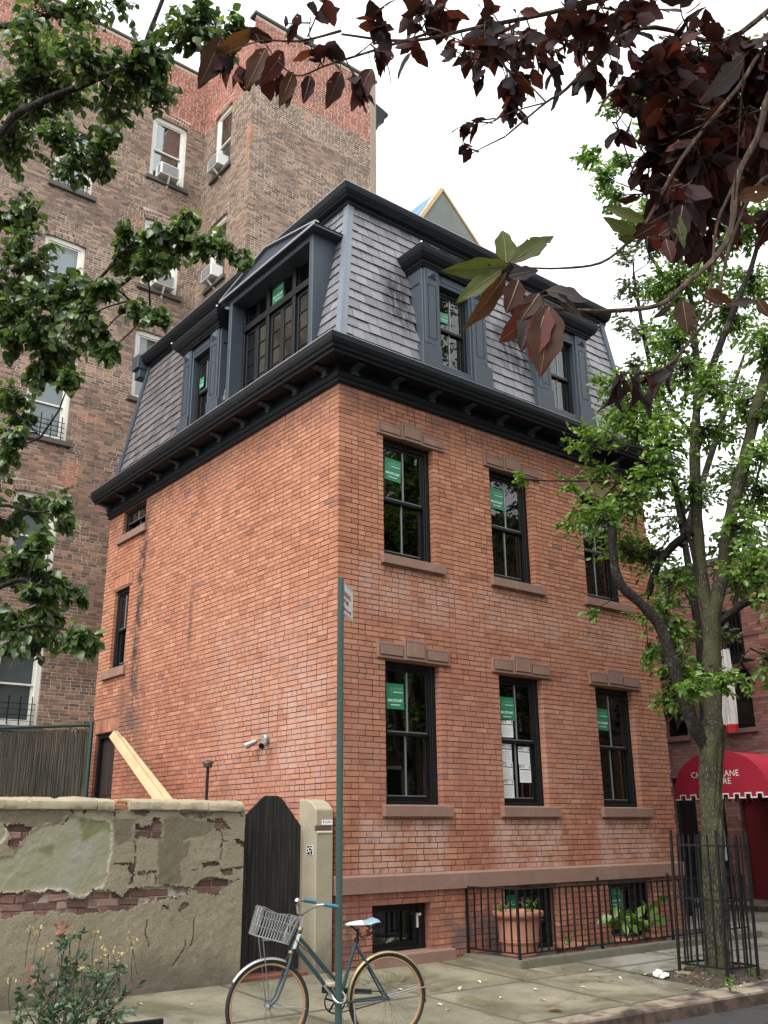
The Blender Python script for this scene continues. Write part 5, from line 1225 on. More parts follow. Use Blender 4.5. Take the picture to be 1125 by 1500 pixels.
# ------------------------------------------------------------------ street sign on a green post
sp = thing('street_sign', 'dark green steel post with white and red parking sign before the house corner', 'street sign', (-2.07, -2.90, -.02))
B = np.array((-2.068, -2.905)); dv = np.array((math.cos(rad(40)), math.sin(rad(40)))); nv = np.array((dv[1], -dv[0]))
g = G(); zt = 3.86
def P3(a, b, z): q = B+dv*a+nv*b; return (q[0], q[1], z)
prof = [(-.030, -.018), (-.030, .018), (-.022, .018), (-.010, -.010), (.010, -.010), (.022, .018), (.030, .018), (.030, -.018), (.012, -.022), (-.012, -.022)]
# channel post: open side to the kerb
cv = (CAM[:2]-B)/np.linalg.norm(CAM[:2]-B); cs = np.array((-cv[1], cv[0]))
vs = [(*(B+cs*a*.95-cv*b), z) for z in (-.12, zt) for a, b in prof]; m = len(prof)
g.add(vs, [tuple(range(m)), tuple(range(m, 2*m))[::-1]]+[(i, m+i, m+(i+1) % m, (i+1) % m) for i in range(m)])
pole = g.build('post', M_greenpaint, sp, bevel=.002)
q = G(); C0 = B+dv*.035; 
def S3(a, z, o=0.0): p = C0+dv*a+nv*o; return (p[0], p[1], z)
SW, SZ0, SZ1 = .45, 3.545, 3.855
q.add([S3(0, SZ0), S3(SW, SZ0), S3(SW, SZ1), S3(0, SZ1), S3(0, SZ0, -.003), S3(SW, SZ0, -.003), S3(SW, SZ1, -.003), S3(0, SZ1, -.003)], [(0, 1, 2, 3), (7, 6, 5, 4), (0, 4, 5, 1), (1, 5, 6, 2), (2, 6, 7, 3), (3, 7, 4, 0)])
pl = q.build('sign_plate', plain('white_sign_face', (.80, .80, .80), .45, var=.04), sp)
M_signred = plain('sign_red', (.36, .015, .03), .5)
q = G()
q.text('NO', .055, lambda a, b: S3(.07+a, 3.795+b, .0015)).text('PARKING', .075, lambda a, b: S3(.205+a, 3.745+b, .0015)).text('ANYTIME', .058, lambda a, b: S3(.15+a, 3.675+b, .0015))
q.build('lettering', M_signred, pl)
q = G(); y0 = 3.603
q.add([S3(.10, y0-.008, .0016), S3(.34, y0-.008, .0016), S3(.34, y0+.008, .0016), S3(.10, y0+.008, .0016)], [(0, 1, 2, 3)]).add([S3(.045, y0, .0016), S3(.11, y0-.03, .0016), S3(.11, y0+.03, .0016)], [(0, 1, 2)]).add([S3(.34, y0-.02, .0016), S3(.37, y0-.02, .0016), S3(.37, y0+.02, .0016), S3(.34, y0+.02, .0016)], [(0, 1, 2, 3)])
q.build('arrow', M_signred, pl)
q = G()
for zz in (SZ0+.014, SZ1-.014):
    a = .02
    while a < SW-.03: L = random.uniform(.03, .07); q.add([S3(a, zz-.003, .0015), S3(min(a+L, SW-.015), zz-.003, .0015), S3(min(a+L, SW-.015), zz+.003, .0015), S3(a, zz+.003, .0015)], [(0, 1, 2, 3)]); a += L+.012
q.build('border', M_black, pl)
g = G()
for zz in (3.60, 3.80): g.tube([S3(.012, zz, -.01), S3(.012, zz, .008)], .008, 6)
g.build('bolt', M_chrome, pl)

# ------------------------------------------------------------------ bicycle, front wheel to the left
RH = np.array((-1.546, -2.876, .335)); BD = np.array((-.954, .300, 0.)); BN = np.array((-.300, -.954, 0.)); WB = 1.022
bike = thing('bicycle', 'old blue green step through bicycle with wire basket locked to the sign post', 'bicycle', (-2.0, -2.7, 0))
def bp(s_, z, n_=0.0): return RH*np.array((1, 1, 0))+BD*s_+BN*n_+np.array((0, 0, z))
t = NT('faded_teal_paint'); p_ = t.pos(); c = t.mix(t.rng(t.noise(p_, 12, 5, .7), .5, .68), (.030, .072, .085), (.075, .055, .045)); M_teal = t.done(c, .38, .2)
M_tan = plain('tan_rim_wall', (.36, .22, .11), .5); M_gold = plain('brassy_fender', (.46, .37, .20), .34, .75); M_blueg = plain('blue_grip', (.035, .16, .24), .45); M_vinyl = plain('blue_vinyl', (.19, .30, .36), .45, var=.3, scale=14); M_vinylw = plain('white_vinyl', (.62, .66, .66), .45, var=.25, scale=14)
# frame
g = G()
g.tube([bp(.762, .885), bp(.842, .71)], .019, 10)
g.tube([bp(.775, .83), bp(.70, .755), bp(.56, .60), bp(.40, .44)], .0145, 8); g.tube([bp(.815, .765), bp(.70, .64), bp(.55, .465), bp(.44, .335)], .0165, 8)
g.tube([bp(.272, .775), bp(.335, .60), bp(.42, .325)], .0155, 8)
for o_ in (.045, -.045): g.tube([bp(.275, .75, o_*.3), bp(.03, .36, o_*1.2), bp(0, .335, o_*1.2)], .0085, 6).tube([bp(.42, .325, o_*.5), bp(.25, .328, o_*1.0), bp(0, .335, o_*1.2)], .0095, 6)
g.tube([bp(.44, .325, -.04), bp(.44, .325, .04)], .022, 10)
fr_ = g.build('frame', M_teal, bike, smooth=True)
g = G()
for o_ in (.05, -.05): g.tube([bp(.846, .695, o_*.5), bp(.86, .66, o_), bp(.91, .50, o_), bp(.96, .385, o_), bp(WB, .335, o_)], [.013, .013, .0115, .009, .008], 8)
g.tube([bp(.846, .70, -.03), bp(.846, .70, .03)], .013, 8); g.build('fork', M_teal, bike, smooth=True)
g = G().box(0, 0, 0, 0, 0, 0) if False else G()
g.torus(bp(.803, .80), (BD*(-.42)+np.array((0, 0, .9))), .0, .0) if False else None
g.obox(bp(.797, .80, .018), BD*.014+np.array((0, 0, -.0)), BN*.004, np.array((0, 0, .055))-BD*.022).build('head_badge', M_awwhite, fr_, bevel=.003)
G().tube([bp(.765, .88), bp(.755, .905)], .022, 10).tube([bp(.836, .73), bp(.842, .712)], .022, 10).build('headset', M_gold, fr_, smooth=True)
def wheel(c_s, lab_fender):
    c0 = bp(c_s, .335); w = G().torus(c0, BN, .327, .0175, 56, 8).build('wheel', M_rubber, bike, smooth=True)
    G().torus(c0, BN, .306, .011, 56, 6, 1.3).build('rim', M_tan, w, smooth=True)
    g = G(); ax1 = np.cross(BN, (0, 0, 1.))
    for k in range(32):
        a = 2*math.pi*k/32; off = .028 if k % 2 else -.028; a2 = a+(.5 if k % 4 < 2 else -.5)
        g.tube([c0+BN*off+.022*(math.cos(a2)*ax1+math.sin(a2)*np.array((0, 0, 1.))), c0+.298*(math.cos(a)*ax1+math.sin(a)*np.array((0, 0, 1.)))], .0010, 3, False)
    o = g.build('spokes', M_spoke, w); o['kind'] = 'stuff'
    G().tube([c0-BN*.05, c0-BN*.03, c0-BN*.028, c0+BN*.028, c0+BN*.03, c0+BN*.05], [.008, .01, .026, .026, .01, .008], 12).build('hub', M_chrome, w, smooth=True)
    return w
wf, wr = wheel(WB, ''), wheel(0, '')
def fender(c_s, a0, a1, mat):
    c0 = bp(c_s, .335); g = G(); n = 30; vs = []; R = .352; pr = [(-.026, -.012), (-.018, .0), (0, .006), (.018, .0), (.026, -.012)]
    for i in range(n+1):
        a = a0+(a1-a0)*i/n; d = math.cos(a)*BD+math.sin(a)*np.array((0, 0, 1.))
        for o_, r_ in pr: vs.append(c0+d*(R+r_)+BN*o_)
    m = len(pr); g.add(vs, [(i*m+k, (i+1)*m+k, (i+1)*m+k+1, i*m+k+1) for i in range(n) for k in range(m-1)])
    o = g.build('fender', mat, bike, smooth=True)
    md = o.modifiers.new('thickness', 'SOLIDIFY'); md.thickness = .0015
    return o
ff = fender(WB, rad(32), rad(115), M_chrome); fr2 = fender(0, rad(-8), rad(190), M_gold)
g = G()
for o_ in (.03, -.03):
    g.tube([bp(WB, .335, o_*1.5), bp(.715, .30, o_)], .004, 5).tube([bp(0, .335, o_*1.6), bp(-.335, .40, o_)], .004, 5)
g.build('fender_stay', M_chrome, bike, smooth=True)
# saddle
g = G(); vs = []; n = 12
prof_ = [(.14, .028, .010), (.11, .034, .022), (.06, .040, .030), (.0, .055, .034), (-.05, .078, .036), (-.10, .098, .034), (-.135, .092, .022), (-.15, .06, .004)]
for s_, hw, hh in prof_:
    for k in range(9): a = math.pi*k/8; vs.append(bp(.225+s_, .905+hh*math.sin(a)+.018*(s_ < -.08), -hw*math.cos(a)))
m = 9; fs = [(i*m+k, (i+1)*m+k, (i+1)*m+k+1, i*m+k+1) for i in range(len(prof_)-1) for k in range(m-1)]+[tuple(range(m)), tuple((len(prof_)-1)*m+k for k in range(m))[::-1]]
fs += [(i*m, i*m+m-1, (i+1)*m+m-1, (i+1)*m) for i in range(len(prof_)-1)]
me = g.add(vs, fs).mesh('saddle', M_vinyl, 0, True); me.materials.append(M_vinylw)
for p in me.polygons:
    if (Vector(p.center)-Vector(bp(.225, 0))).dot(Vector(BD)) > .0: p.material_index = 1
sad = ob('saddle', me, bike)
g = G(); g.tube([bp(.27, .76), bp(.255, .875)], .0125, 8)
for o_ in (.05, -.05):
    g.tube([bp(.13, .90, o_*1.3), bp(.15, .83, o_*.8), bp(.22, .80, o_*.6), bp(.27, .86, o_*.5), bp(.33, .905, o_*.3)], .005, 6)
    vs = [bp(.14+.02*math.cos(k*1.3), .81+.008*k, o_*1.2+.02*math.sin(k*1.3)) for k in range(12)]; g.tube(vs, .004, 5)
g.tube([bp(.275, .77), bp(.265, .80)], .022, 8).build('seat_post', M_black, bike, smooth=True)
# handlebar with grips
g = G(); g.tube([bp(.762, .885), bp(.75, .98), bp(.765, 1.0)], .0115, 8)
g.tube([bp(.64, 1.092, .285), bp(.70, 1.088, .27), bp(.735, 1.06, .20), bp(.765, 1.01, .07), bp(.77, 1.0, 0), bp(.765, 1.01, -.07), bp(.735, 1.06, -.20), bp(.70, 1.088, -.27), bp(.64, 1.092, -.285)], .0105, 8)
hb = g.build('handlebar', M_chrome, bike, smooth=True)
for o_ in (1, -1): G().tube([bp(.655, 1.092, .287*o_), bp(.56, 1.076, .30*o_), bp(.535, 1.07, .302*o_)], [.0155, .016, .0145], 10).build('grip', M_blueg, bike, smooth=True)
G().lathe([(.0, .028), (.012, .026), (.022, .016), (.025, 0), (.0, -.004)], tuple(bp(.73, 1.09, -.215)), 14, False).build('bell', M_chrome, bike, smooth=True)
# wire basket
bk0 = [(.80, .99), (1.10, 1.075), (1.165, .865), (.895, .79)]       # side outline: rear top, front top, front bottom, rear bottom
def bpt(u, v, n_):
    "u 0..1 rear to front, v 0..1 bottom to top"
    rt_, ft_, fb_, rb_ = (np.array(x_) for x_ in bk0); p = (rb_*(1-u)+fb_*u)*(1-v)+(rt_*(1-u)+ft_*u)*v; return bp(p[0], p[1], n_)
g = G(); hw0, hw1 = .13, .165; r_ = .0019
HWv = lambda v: hw0+(hw1-hw0)*v
def dip(u, v): return v-(.10*math.sin(math.pi*u) if v > .9 else 0)
for v in (0, .34, .67, 1.0):
    rr = .0034 if v in (0, 1.0) else r_
    for sgn in (1, -1): g.tube([bpt(k/8, dip(k/8, v), sgn*HWv(v)) for k in range(9)], rr, 5)
    for u in (0, 1): g.tube([bpt(u, v, HWv(v)*(-1+k/3)) for k in range(7)], rr, 5)
for k in range(13):
    u = k/12
    for sgn in (1, -1): g.tube([bpt(u, 0, sgn*hw0), bpt(u, dip(u, 1.0), sgn*hw1)], r_, 4)
    g.tube([bpt(u, 0, -hw0), bpt(u, 0, hw0)], r_, 4)
for k in range(10):
    f_ = -1+2*k/9
    for u in (0, 1): g.tube([bpt(u, 0, f_*hw0), bpt(u, 1, f_*hw1)], r_, 4)
    g.tube([bpt(0, 0, f_*hw0), bpt(1, 0, f_*hw0)], r_, 4)
bsk = g.build('basket', M_wire, bike)
G().obox(bpt(.5, -.03, 0), BD*.05, BN*.02, np.array((0, 0, .004))).build('basket_bracket', M_chrome, bike)
for o_ in (.075, -.075): G().tube([bpt(.75, 0, o_), bp(WB+.03, .55, o_*.85), bp(WB, .335, o_*.8)], .005, 6).build('basket_stay', M_chrome, bike, smooth=True)
# drivetrain on the far side
g = G(); cc = bp(.44, .325, -.055); g.torus(cc, BN, .088, .006, 36, 6, .4)
for k in range(5):
    a = 2*math.pi*k/5+.3; g.bar(cc, cc+.086*(math.cos(a)*BD+math.sin(a)*np.array((0, 0, 1.))), .014, .004, tuple(BN))
g.build('chainring', M_black, bike)
g = G(); ch = bp(0, .335, -.055)
g.tube([cc+np.array((0, 0, .09)), ch+np.array((0, 0, .035))], .0045, 5).tube([cc-np.array((0, 0, .09)), bp(.22, .262, -.055), ch-np.array((0, 0, .035))], .0045, 5).build('chain', M_black, bike)
cg = G(); n = 14; vs = []
for i in range(n+1):
    u = i/n; s_ = .55-.44*u; zt_ = .335+.105*(1-u)+.06*u; zb_ = zt_-.05+.01*u
    vs += [bp(s_, zt_, -.072), bp(s_, zb_, -.072)]
o = cg.add(vs, [(2*i, 2*i+2, 2*i+3, 2*i+1) for i in range(n)]).build('chain_guard', M_teal, bike); md = o.modifiers.new('thickness', 'SOLIDIFY'); md.thickness = .003
g = G().bar(bp(.44, .325, .062), bp(.52, .478, .068), .013, .01).bar(bp(.44, .325, -.07), bp(.36, .172, -.075), .013, .01); g.build('crank', M_chrome, bike, bevel=.002)
for s_, z_, o_ in ((.52, .48, .115), (.36, .17, -.12)): G().obox(bp(s_, z_, o_), BD*.045, BN*.045, np.array((0, 0, .012))).build('pedal', plain('cream_pedal', (.42, .37, .27), .7), bike, bevel=.004)
G().tube([bp(.30, .32, .03), bp(.30, .20, .05), bp(.285, .012, .09)], .008, 6).build('kickstand', M_chrome, bike, smooth=True)
g = G(); g.tube([bp(.755, .99, .05), bp(.80, 1.02, .09), bp(.86, .90, .06), bp(.80, .80, .03), bp(.70, .72, .02), bp(.45, .45, .02)], .0032, 5).tube([bp(.735, 1.06, -.18), bp(.82, 1.08, -.1), bp(.86, .85, -.03), bp(.85, .72, 0)], .0032, 5); g.build('brake_cable', M_black, bike)
# U lock round post and frame
pts = []
pc = np.array((B[0], B[1])); bc = bp(.50, 0)[:2]; cen = (pc+bc)/2
ax1 = (pc-bc); L = np.linalg.norm(ax1); ax1 /= L; ax2 = np.array((-ax1[1], ax1[0]))
pts = []
for k in range(15):
    a = math.pi*k/14; q = pc+ax1*(.055+.01*0)*math.sin(a)+ax2*.052*math.cos(a); pts.append((q[0], q[1], .405-.05*math.sin(a)))
p0 = [(*(bc-ax1*.03+ax2*.052), .47), (*(bc+ax1*.05+ax2*.052), .44)]; p1 = [(*(bc+ax1*.05-ax2*.052), .44), (*(bc-ax1*.03-ax2*.052), .47)]
lk = thing('bicycle_lock', 'silver u shaped lock joining the bicycle frame to the green post', 'lock', (float(cen[0]), float(cen[1]), .40))
G().tube(p0+pts+p1, .0095, 8).build('shackle', M_chrome, lk, smooth=True)
G().tube([(*(bc-ax1*.03+ax2*.075), .475), (*(bc-ax1*.03-ax2*.075), .475)], .016, 10).build('crossbar', plain('cream_lock_sleeve', (.50, .46, .36), .5), lk, smooth=True)

# ------------------------------------------------------------------ areaway with railing, pots and plants
ar = struct(G().box(2.10, 7.0, -.92, -.005, -.05, .045).build('areaway_floor', M_pave))
kb = thing('areaway_kerb', 'low grey stone kerb round the sunken strip under the front windows', 'kerb', (2.0, -.95, .05))
for x0, x1, y0, y1 in ((1.98, 2.18, -1.04, -.01), (2.183, 3.9, -1.04, -.84), (3.905, 5.6, -1.04, -.84), (5.605, 7.25, -1.04, -.84)):
    zz = .165+random.gauss(0, .004); G().box(x0, x1, y0, y1, -.05, zz).build('kerb_block', M_gblock, kb, bevel=.012, seg=2)
rl = thing('areaway_railing', 'thin black iron railing round the potted plants below the house windows', 'railing', (2.08, -.93, .1))
RX0, RX1, RY, RZ = 2.08, 7.05, -.93, .955
G().box(RX0-.018, RX1, RY-.018, RY+.018, RZ-.008, RZ+.008).build('top_rail', M_iron, rl, bevel=.003); G().box(RX0-.018, RX0+.018, RY+.019, -.004, RZ-.008, RZ+.008).build('top_rail', M_iron, rl, bevel=.003)
G().box(RX0-.012, RX1, RY-.012, RY+.012, .215, .232).build('bottom_rail', M_iron, rl); G().box(RX0-.012, RX0+.012, RY+.013, -.004, .215, .232).build('bottom_rail', M_iron, rl)
bme = G().box(-.0085, .0085, -.0085, .0085, .225, RZ-.005).mesh('baluster', M_iron); pme = G().box(-.014, .014, -.014, .014, .06, RZ).mesh('post', M_iron)
k = 0; x = RX0+.128
while x < RX1-.02:
    if k % 12 == 11: ob('post', pme, rl, (x, RY, .09))
    else: ob('baluster', bme, rl, (x, RY, 0))
    x += .128; k += 1
for y in np.arange(RY+.13, -.05, .128): ob('baluster', bme, rl, (RX0, float(y), 0))
ob('post', pme, rl, (RX0-.03, RY-.02, 0)); ob('post', pme, rl, (RX0, -.02, .02)); ob('post', pme, rl, (RX1, RY, .02))
pot = thing('terracotta_pot', 'large terracotta pot with rolled rim and raised bands behind the black railing', 'plant pot', (2.52, -.50, .045))
G().lathe([(.0, .0), (.20, 0), (.215, .10), (.225, .105), (.232, .125), (.222, .14), (.235, .24), (.247, .245), (.256, .27), (.248, .29), (.255, .295), (.25, .315), (.268, .52), (.285, .535), (.322, .56), (.332, .59), (.322, .62), (.28, .625), (.265, .60), (.26, .55), (0, .55)], (2.52, -.50, .045), 36, False).build('pot', M_terra, pot, smooth=True)
G().lathe([(0, .005), (.262, 0)], (2.52, -.50, .60), 24, False).build('soil', M_soil, pot)
for i, (x, y, r, lb) in enumerate(((3.42, -.55, .22, 'low terracotta bowl beside the large pot'), (4.55, -.60, .20, 'low terracotta bowl holding strappy plant by the railing'), (5.25, -.55, .17, 'small terracotta pot under the big leaved plant'))):
    b = thing('terracotta_bowl', lb, 'plant pot', (x, y, .045), 'small terracotta pots behind the railing')
    G().lathe([(0, 0), (r*.7, 0), (r*.92, .13), (r, .14), (r, .18), (r*.9, .18), (r*.85, .12), (0, .12)], (x, y, .045), 28, False).build('pot', M_terra, b, smooth=True)
    G().lathe([(0, .004), (r*.84, 0)], (x, y, .175), 20, False).build('soil', M_soil, b)

# ------------------------------------------------------------------ small things at the side of the house
for i, (dx, dz, col) in enumerate(((0, 0, 0), (-.06, .05, 0), (-.12, .02, 0))):
    pass
lt = thing('garden_light', 'thin black garden light on a stem against the side brick wall', 'lamp', (-.30, 2.70, .13))
G().tube([(-.30, 2.70, .13), (-.30, 2.70, 2.54)], .022, 8).build('stem', M_black, lt, smooth=True)
G().lathe([(0, .0), (.055, 0), (.065, .02), (.06, .05), (.085, .055), (.08, .075), (.03, .10), (0, .105)], (-.30, 2.70, 2.53), 18, False).build('head', plain('brown_metal', (.09, .075, .06), .45, .6), lt, smooth=True)
bl = [((-.30, 6.02, 3.26), (-.52, 1.7, 1.05)), ((-.42, 5.85, 3.24), (-.66, 1.6, 1.05)), ((-.36, 5.62, 3.12), (-.60, 1.5, 1.13))]
for (a, b), lb in zip(bl, ('pale lumber plank leaning by the side door, nearest the brick wall', 'pale lumber plank leaning by the side door, outermost of three', 'pale lumber plank leaning by the side door, lowest of three')):
    a, b = np.array(a), np.array(b); p = G().bar(a, b, .14, .04, (-.85, .1, .5)).build('lumber_plank', M_lumber, None, bevel=.004); tag(p, lb, 'plank', 'planks leaning by the side door')
tr = thing('trestle', 'timber trestle behind the garden wall carrying leaning planks', 'trestle', (-.55, 1.8, .13))
G().box(-.95, -.15, 1.88, 1.98, .93, 1.08).build('beam', M_lumber, tr, bevel=.005)
for x in (-.9, -.2):
    for s_ in (-.25, .25): G().bar((x, 1.93, .95), (x, 1.93+s_, .13), .06).build('leg', M_lumber, tr, bevel=.004)
M_lampgrey = plain('grey_lamp_paint', (.26, .26, .25), .45, .3)
fl = thing('security_light', 'grey twin head security light fixed to the side brick wall', 'light', (-.02, 1.62, 2.85))
G().lathe([(0, 0), (.06, 0), (.065, .03), (.05, .06), (0, .065)], (0, 0, 0), 16, False).build('mount', M_lampgrey, fl, smooth=True, loc=(0, 0, -.02), rot=(0, -math.pi/2, 0), local=True) if False else G().tube([(-.0, 1.62, 2.86), (-.05, 1.62, 2.86), (-.07, 1.62, 2.86)], [.062, .066, .045], 14).build('mount', M_lampgrey, fl, smooth=True)
for (yy, zz, dx, dy) in ((1.52, 2.80, -.10, -.06), (1.78, 2.83, -.10, .10)):
    s_ = np.array((-.06, 1.62, 2.86)); e_ = np.array((-.09, yy, zz)); d_ = np.array((dx, dy, -.06))
    G().tube([s_, s_*.5+e_*.5+np.array((0, 0, .02)), e_], .012, 6).build('arm', M_lampgrey, fl, smooth=True)
    G().tube([e_-d_*.2, e_, e_+d_*.5, e_+d_*.9], [.02, .032, .042, .048], 12).build('lamp_head', M_lampgrey, fl, smooth=True)
    G().tube([e_+d_*.86, e_+d_*.91], .04, 12).build('lens', M_black, fl)

# ------------------------------------------------------------------ tree guard
tg = thing('tree_guard', 'tall square black iron picket guard round the street tree', 'tree guard', (3.66, -2.58, 0)); tg.rotation_mode = 'QUATERNION'; tg.rotation_quaternion = Matrix.Rotation(.035, 3, Vector(FH)).to_quaternion()
GX0, GX1, GY0, GY1, GZ = 3.36, 3.99, -2.90, -2.27, -.01
pk = G().box(-.009, .009, -.009, .009, .14, 1.58).mesh('picket', M_iron); cp_ = G().box(-.014, .014, -.014, .014, 0, 1.66).mesh('corner_post', M_iron)
for x in (GX0, GX1):
    for y in (GY0, GY1): ob('corner_post', cp_, tg, (x, y, GZ-.03))
for z in (.14, .86, 1.46):
    for x0, x1, y0, y1 in ((GX0, GX1, GY0-.006, GY0+.006), (GX0, GX1, GY1-.006, GY1+.006), (GX0-.006, GX0+.006, GY0, GY1), (GX1-.006, GX1+.006, GY0, GY1)):
        G().box(x0, x1, y0, y1, GZ+z-.011, GZ+z+.011).build('rail', M_iron, tg)
for k in range(1, 5):
    f_ = k/5
    for x, y in ((GX0+(GX1-GX0)*f_, GY0), (GX0+(GX1-GX0)*f_, GY1), (GX0, GY0+(GY1-GY0)*f_), (GX1, GY0+(GY1-GY0)*f_)): ob('picket', pk, tg, (x, y, GZ))
rg = thing('pit_rail', 'low black flat rail of a tree pit beside the rose bush', 'rail', (-4.5, -2.98, -.02))
G().box(-6.4, -3.64, -3.0, -2.96, .385, .425).build('rail', M_iron, rg, bevel=.004)
for x in (-6.3, -5.0, -3.72): G().box(x-.015, x+.015, -2.995, -2.965, -.05, .385).build('leg', M_iron, rg)
# litter
bag = G(); n = 9
for i in range(n):
    a = [random.gauss(0, 1) for _ in range(3)]; c = (2.95+random.uniform(-.035, .035), -2.30+random.uniform(-.05, .05), .03+random.uniform(0, .05)); bag.obox(c, (.03*random.uniform(.5, 1.2), .012, .012), (-.012, .026*random.uniform(.5, 1.2), .006), (.006, -.012, .02*random.uniform(.5, 1.2)))
tag(bag.build('crumpled_bag', plain('dirty_white_plastic', (.55, .55, .53), .5), None, bevel=.01), 'crumpled white plastic bag at the edge of the tree pit', 'litter')
tag(G().obox((3.2, -2.42, .04), (.13, .04, .01), (-.03, .07, 0), (0, 0, .022)).build('flat_stone', M_kerb, None, bevel=.015), 'flat grey stone lying beside the tree trunk', 'stone')
# ------------------------------------------------------------------ leaves
def leaf_tpl(kind):
    if kind in ('fine', 'finer'):        # big near leaves, five across
        NS = 10 if kind == 'fine' else 16; st = np.linspace(0, 1, NS+1); w = .27*np.sin(np.pi*np.clip(st, 0, 1)**.80)**.85; w[0] = .012; w[-1] = .004; V, F = [], []
        for i, (t_, h) in enumerate(zip(st, w)):
            for j, f_ in enumerate((-1, -.5, 0, .5, 1)):
                wob = .025*math.sin(9*t_+2.2*j)*abs(f_); V.append((t_, f_*h*(1+.10*math.sin(i*2.4*7/NS+j)), .16*abs(f_)*h-.15*(t_-.35)**2+wob*.6))
        for i in range(NS):
            for j in range(4): a = i*5+j; F.append((a, a+5, a+6, a+1))
        return np.array(V), [np.array(F)]
    if kind == 'pear': st = [(0, .01), (.18, .30), (.45, .40), (.75, .24), (1, .01)]; fold, droop = .30, .22
    elif kind == 'young': st = [(0, .01), (.25, .20), (.55, .27), (.8, .16), (1, .01)]; fold, droop = .35, .25
    else: st = [(0, .01), (.3, .24), (.6, .25), (.85, .12), (1, .01)]; fold, droop = .3, .2
    V, F = [], []
    for t_, h in st:
        for f_ in (-1, 0, 1): V.append((t_, f_*h, fold*abs(f_)*h-droop*(t_-.3)**2))
    for i in range(len(st)-1):
        for j in range(2): a = i*3+j; F.append((a, a+3, a+4, a+1))
    return np.array(V), [np.array(F)]
def frames(P, Dn, N_, Ls, tpl):
    V, F = tpl; d = Dn/np.linalg.norm(Dn, axis=1, keepdims=True); n = N_-d*(N_*d).sum(1, keepdims=True); n /= np.linalg.norm(n, axis=1, keepdims=True)+1e-9; s_ = np.cross(n, d)
    W_ = P[:, None]+Ls[:, None, None]*(V[None, :, 0:1]*d[:, None]+V[None, :, 1:2]*s_[:, None]+V[None, :, 2:3]*n[:, None])
    return W_.reshape(-1, 3), [(f[None]+(np.arange(len(P))*len(V))[:, None, None]).reshape(-1, f.shape[1]) for f in F], (d, s_, n)
def set_leaves(parent, leaves, mat, tpl, limit=300, name='leaf'):
    P, Dn, N_, Ls = (np.array([l[k] for l in leaves], float) for k in range(4))
    if len(P) == 0: return
    dist = np.linalg.norm(P-CAM, axis=1)/Ls; vis = np.array([in_view(p, 4) for p in P]); order = [i for i in np.argsort(dist) if vis[i]][:limit]; pick = np.zeros(len(P), bool); pick[order] = True
    if limit:
        me = np_mesh(name, tpl[0], tpl[1], mat, True); _, _, (d, s_, n) = frames(P, Dn, N_, Ls, tpl)
        for i in order:
            M_ = Matrix(((d[i][0]*Ls[i], s_[i][0]*Ls[i], n[i][0]*Ls[i], P[i][0]), (d[i][1]*Ls[i], s_[i][1]*Ls[i], n[i][1]*Ls[i], P[i][1]), (d[i][2]*Ls[i], s_[i][2]*Ls[i], n[i][2]*Ls[i], P[i][2]), (0, 0, 0, 1)))
            o = ob(name, me, parent); o.matrix_basis = M_
    r = ~pick
    if r.any():
        V, F, _ = frames(P[r], Dn[r], N_[r], Ls[r], tpl); o = ob('foliage', np_mesh('foliage', V, F, mat, True), parent); o['kind'] = 'stuff'
def sph(): 
    while True:
        v = RNG.uniform(-1, 1, 3)
        if v @ v <= 1: return v
def blob_leaves(c, R, n, L, tw, anchor, up=.75, per=7, droop=.35, flat=.85):
    "twigs radiating through a clump, leaves along them"
    out = []; c = np.array(c); m = max(1, int(n/per))
    for _ in range(m):
        e = c+sph()*R*np.array((1, 1, flat)); s_ = c+(anchor-c)*min(.6, R/(np.linalg.norm(anchor-c)+1e-6)*.8)+sph()*R*.25; mid = (s_+e)/2+sph()*R*.15
        tw.tube([s_, mid, e], [R*.012+.0016, .0022, .0012], 3, False)
        for k in range(per):
            f_ = .35+.65*(k+.5*RNG.random())/per; p = (s_*(1-f_)**2+2*mid*f_*(1-f_)+e*f_*f_); ax = e-s_; ax /= np.linalg.norm(ax)+1e-9
            sd = np.cross(ax, (0, 0, 1.)); sd = sd/(np.linalg.norm(sd)+1e-9)*(1 if k % 2 else -1)
            d = ax*.6+sd*RNG.uniform(.3, 1)+RNG.normal(0, .3, 3); d[2] -= droop*RNG.uniform(.4, 1.6); nn = np.array((0, 0, up))+RNG.normal(0, .52, 3)
            out.append((p, d, nn, L*RNG.uniform(.62, 1.18)))
    return out
def limb(parent, pts, r0, r1, mat, name='branch', seg=9):
    pts = [np.array(p) for p in pts]; n = len(pts); P = []
    for i in range(n-1):
        for k in range(4): P.append(cr_(pts, i, k/4))
    P.append(pts[-1]); N = len(P); rr = [(r0+(r1-r0)*i/(N-1))*(1+.06*math.sin(i*2.1)+.04*math.sin(i*5.3)) for i in range(N)]
    G().tube(P, rr, seg).build(name, mat, parent, smooth=True); return P
def cr_(p, i, t):
    a, b, c, d = p[max(i-1, 0)], p[i], p[i+1], p[min(i+2, len(p)-1)]
    return .5*((2*b)+(-a+c)*t+(2*a-5*b+4*c-d)*t*t+(-a+3*b-3*c+d)*t**3)
def nearest(P, c): return min(P, key=lambda q: np.linalg.norm(q-c))

